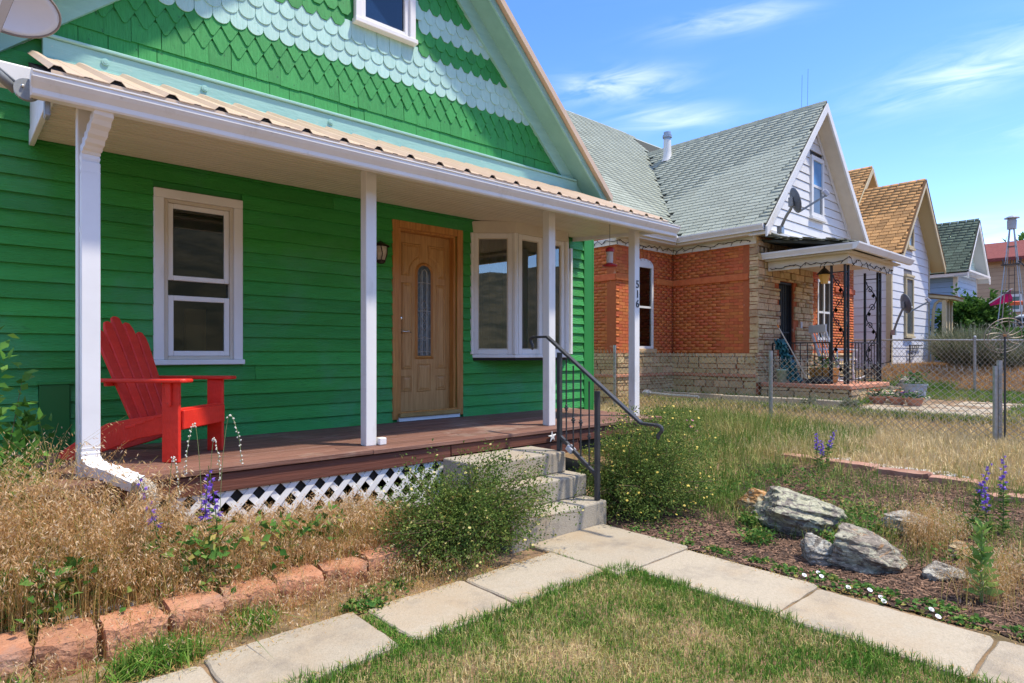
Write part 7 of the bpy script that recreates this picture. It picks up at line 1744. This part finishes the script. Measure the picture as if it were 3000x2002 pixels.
# --- flowering stalks
PUR = mat('purple_petal', (.22, .10, .62), (.30, .16, .66), ns=40, rough=.6, sub=.25)
def bellflower(label, stalks, leafn=16):
    x0, y0 = stalks[0][0], stalks[0][1]; t_ = thing('bellflower', label, 'flower', (x0, y0, H(x0, y0)), 'purple bellflowers')
    for x_, y_, ht in stalks:
        z0_ = H(x_, y_); lx, ly = random.uniform(-.12, .12), random.uniform(-.1, .06)
        pt = lambda u: Vector((x_ + lx * u * u, y_ + ly * u * u, z0_ + ht * u))
        MB().tube([pt(u) for u in np.linspace(0, 1, 6)], [.004, .004, .0035, .003, .0025, .002], 5).build('stem', mat('flower_stem', (.07, .14, .03), rough=.7), t_)
        P = []; D = []
        for k in range(leafn * 2):
            u = random.uniform(.05, .62); a = random.uniform(0, 6.28); P.append(tuple(pt(u))); D.append((math.cos(a), math.sin(a), .35))
        leafset('foliage', P, D, rng.uniform(.035, .07, len(P)), .009, WEED, t_)
        bm_ = MB(); nfl = random.randint(11, 16)
        for k in range(nfl):
            u = .58 + .42 * k / nfl; a = k * 2.4; p = pt(u); d = Vector((math.cos(a), math.sin(a), -.35)).normalized(); s = .030 * (1.15 - .55 * (u - .58) / .42)
            ux_ = d.orthogonal().normalized(); vx_ = d.cross(ux_)
            for j in range(5):
                b_ = j * 1.2566; e = ux_ * math.cos(b_) + vx_ * math.sin(b_); e2 = -ux_ * math.sin(b_) + vx_ * math.cos(b_)
                bm_.add([p + d * .004, p + d * s * .55 + e * s * .32 + e2 * s * .22, p + d * s * 1.0 + e * s * .62, p + d * s * .55 + e * s * .32 - e2 * s * .22], [(0, 1, 2, 3)])
        bm_.build('bells', PUR, t_)
bellflower('purple bellflower stalk rising from dry grass beside the downspout elbow', [(.80, 3.72, .66)])
bellflower('pair of purple bellflower stalks in front of the red chair', [(1.09, 3.74, .68), (1.02, 3.80, .60)])
bellflower('purple bellflowers on leafy stalks at the right end of the mulch bed', [(5.62, 1.12, .56), (5.76, .98, .60), (5.50, 1.03, .42)], 40)
bellflower('small purple bellflower group in grass behind the boulders', [(6.85, 2.75, .42), (6.95, 2.70, .45), (6.80, 2.68, .36)], 24)
# grass stalk strung with small white pods by the red chair
pd = thing('pod_stalks', 'slender stalks strung with small white pods before the red chair', 'plant', (1.08, 3.95, .2))
for x_, y_, ht, lx in ((1.06, 3.95, .80, -.05), (1.14, 3.92, .84, .05), (1.10, 3.98, .70, .02), (.86, 3.90, .62, .02)):
    pts = curve([(x_, y_, .18), (x_ + lx * .3, y_, .18 + ht * .6), (x_ + lx, y_ - .02, .18 + ht), (x_ + lx * 1.9, y_ - .05, .18 + ht * .86), (x_ + lx * 2.2, y_ - .06, .18 + ht * .66)], 26)
    MB().tube(pts, .0018, 4).build('stalk', mat('pod_stalk', (.22, .26, .10), rough=.7), pd)
    mb = MB()
    for p in pts[12:]:
        for k in range(2): mb.lathe(p + Vector((random.uniform(-.008, .008), random.uniform(-.008, .008), random.uniform(-.006, .006))), [(.001, -.006), (.0045, 0), (.001, .006)], 5)
    mb.build('pods', mat('pod_white', (.66, .64, .55), rough=.7), pd)
# mullein
mu = thing('mullein', 'tall pale green mullein plant at the right edge of the mulch bed', 'plant', (4.30, .83, H(4.3, .83)))
P = []; D = []; Ls = []
for k in range(46):
    u = k / 45; a = k * 2.4; P.append((4.30 + random.gauss(0, .006), .83 + random.gauss(0, .006), .02 + .40 * u)); D.append((math.cos(a), math.sin(a), .35 + .9 * u)); Ls.append(.12 - .055 * u)
leafset('foliage', P, D, np.array(Ls), np.array(Ls) * .24, ramp_mat('mullein_leaf', [(0, (.12, .24, .05)), (.6, (.22, .36, .08)), (1, (.34, .46, .13))], sub=.25), mu)
MB().tube([(4.30, .83, -.02), (4.302, .828, .44)], [.008, .004], 6).build('stem', mat('mullein_stem', (.20, .28, .08), rough=.8), mu)

# --- sage shrub, green tree, small far ones
SAGE = ramp_mat('sage_leaf', [(0, (.10, .13, .07)), (.5, (.20, .23, .14)), (1, (.36, .35, .24))], sub=.2)
def sage(label, c, r, h, n):
    t_ = thing('sage_shrub', label, 'shrub', c, 'grey sage shrubs on the bank')
    a = rng.random(n) * 6.283; rr = np.sqrt(rng.random(n)) * r; x = c[0] + rr * np.cos(a) * .35; y = c[1] + rr * np.sin(a) * .35; hh = h * rng.uniform(.5, 1.05, n) * (1 - .25 * (rr / r) ** 2)
    w = .016; ox = np.cos(a) * rr * .9; oy = np.sin(a) * rr * .9; th = rng.random(n) * 6.283; wx, wy = np.cos(th) * w / 2, np.sin(th) * w / 2; z = np.full(n, c[2])
    V = np.stack([np.stack([x - wx, y - wy, z], 1), np.stack([x + wx, y + wy, z], 1), np.stack([x + ox * .6 + wx, y + oy * .6 + wy, z + hh * .65], 1), np.stack([x + ox * .6 - wx, y + oy * .6 - wy, z + hh * .65], 1), np.stack([x + ox, y + oy, z + hh], 1)], 1)
    b = np.arange(n) * 5; fast('stalks', V.reshape(-1, 3), np.stack([b, b + 1, b + 2, b + 3], 1), np.stack([b + 3, b + 2, b + 4], 1), SAGE, t_, 'stuff')
    m2 = n * 2; k = rng.integers(0, n, m2); u = rng.uniform(.2, .95, m2)
    P = np.stack([x[k] + ox[k] * u, y[k] + oy[k] * u, z[k] + hh[k] * u], 1); leafset('foliage', P, rng.normal(0, .6, (m2, 3)) + np.array([0, 0, .8]), rng.uniform(.04, .10, m2), .010, SAGE, t_)
sage('big grey-green sage shrub on the bank in front of the blue house', (20.2, 4.12, .98), .95, 1.30, 2200)
sage('grey-green sage shrub behind the wire wheel ornament', (20.0, 3.3, .95), .6, .95, 900)
MAP = ramp_mat('tree_leaf', [(0, (.025, .075, .012)), (.5, (.06, .15, .025)), (1, (.13, .26, .05))], sub=.35, patch=(1.5, .4))
def tree(label, c, rx, h, trunk_h, n, lpt, L, name='small_tree'):
    t_ = shrub(name, label, (c[0], c[1], c[2] + trunk_h), rx, rx, h - trunk_h, n, lpt, L, L * .30, MAP, TWG, cat='tree', twr=.012, vol=.2, jag=.35)
    MB().tube([(c[0], c[1], c[2] - .1), (c[0] + .05, c[1], c[2] + trunk_h * .7), (c[0], c[1] + .04, c[2] + trunk_h + h * .25)], [.09, .07, .04], 8).build('trunk', mat('bark', (.11, .075, .05), (.17, .12, .08), ns=9, st=(1, 1, .3), rough=.95, bump=.5, bs=12), t_)
    return t_
tree('bushy green tree in front of the blue house', (25.9, 5.12, .95), 1.05, 2.75, .5, 200, 60, .17)
tree('green bush beside the white camper van', (22.2, 3.55, .95), .8, 1.35, .15, 90, 50, .14, 'leafy_bush')
tree('dark bush between the sage and the blue house wall', (23.2, 4.95, .95), .7, 1.2, .15, 70, 50, .12, 'leafy_bush')
tree('tree top showing over the maroon roof', (58, 9.5, 1.1), 2.4, 9.2, 3.5, 90, 40, .5)
shrub('wispy_shrub', 'thin dark-leaved bush below the blue house corner', (24.9, 5.35, .95), .5, .4, 1.35, 16, 12, .09, .03, MAP, TWG, vol=.5)
# tiny groundwork by the neighbour: pink flowers in the grass
shrub('pink_flower_clump', 'small clump of pink flowers in the grass by the fence', (7.6, 4.75, H(7.6, 4.75)), .13, .13, .30, 24, 12, .05, .010, WEED, TWG, mat('pink_petal', (.55, .16, .28), rough=.6, sub=.2), 26, psize=.022)
shrub('grey_border_plant', 'silvery plant against the curb of the neighbour path', (11.15, 4.6, .44), .16, .2, .18, 24, 30, .04, .010, SAGE, TWG)
shrub('grey_border_plant', 'second silvery plant nearer the porch steps along that curb', (11.2, 3.95, .44), .16, .2, .2, 24, 30, .04, .010, SAGE, TWG)
# water pipe fitting at the foot of the brick wall
pf = MB().tube([(9.95, 7.3, .62), (9.95, 7.0, .62), (10.0, 6.7, .60), (10.0, 6.1, .60)], .03, 8).lathe((9.95, 7.2, .62), [(.001, -.06), (.07, -.05), (.07, .05), (.001, .06)], 10, (0, 1, 0)).build('gas_pipe', GALV, None)
tag(pf, 'grey metal pipe with a valve along the foot of the brick house wall', 'pipe')
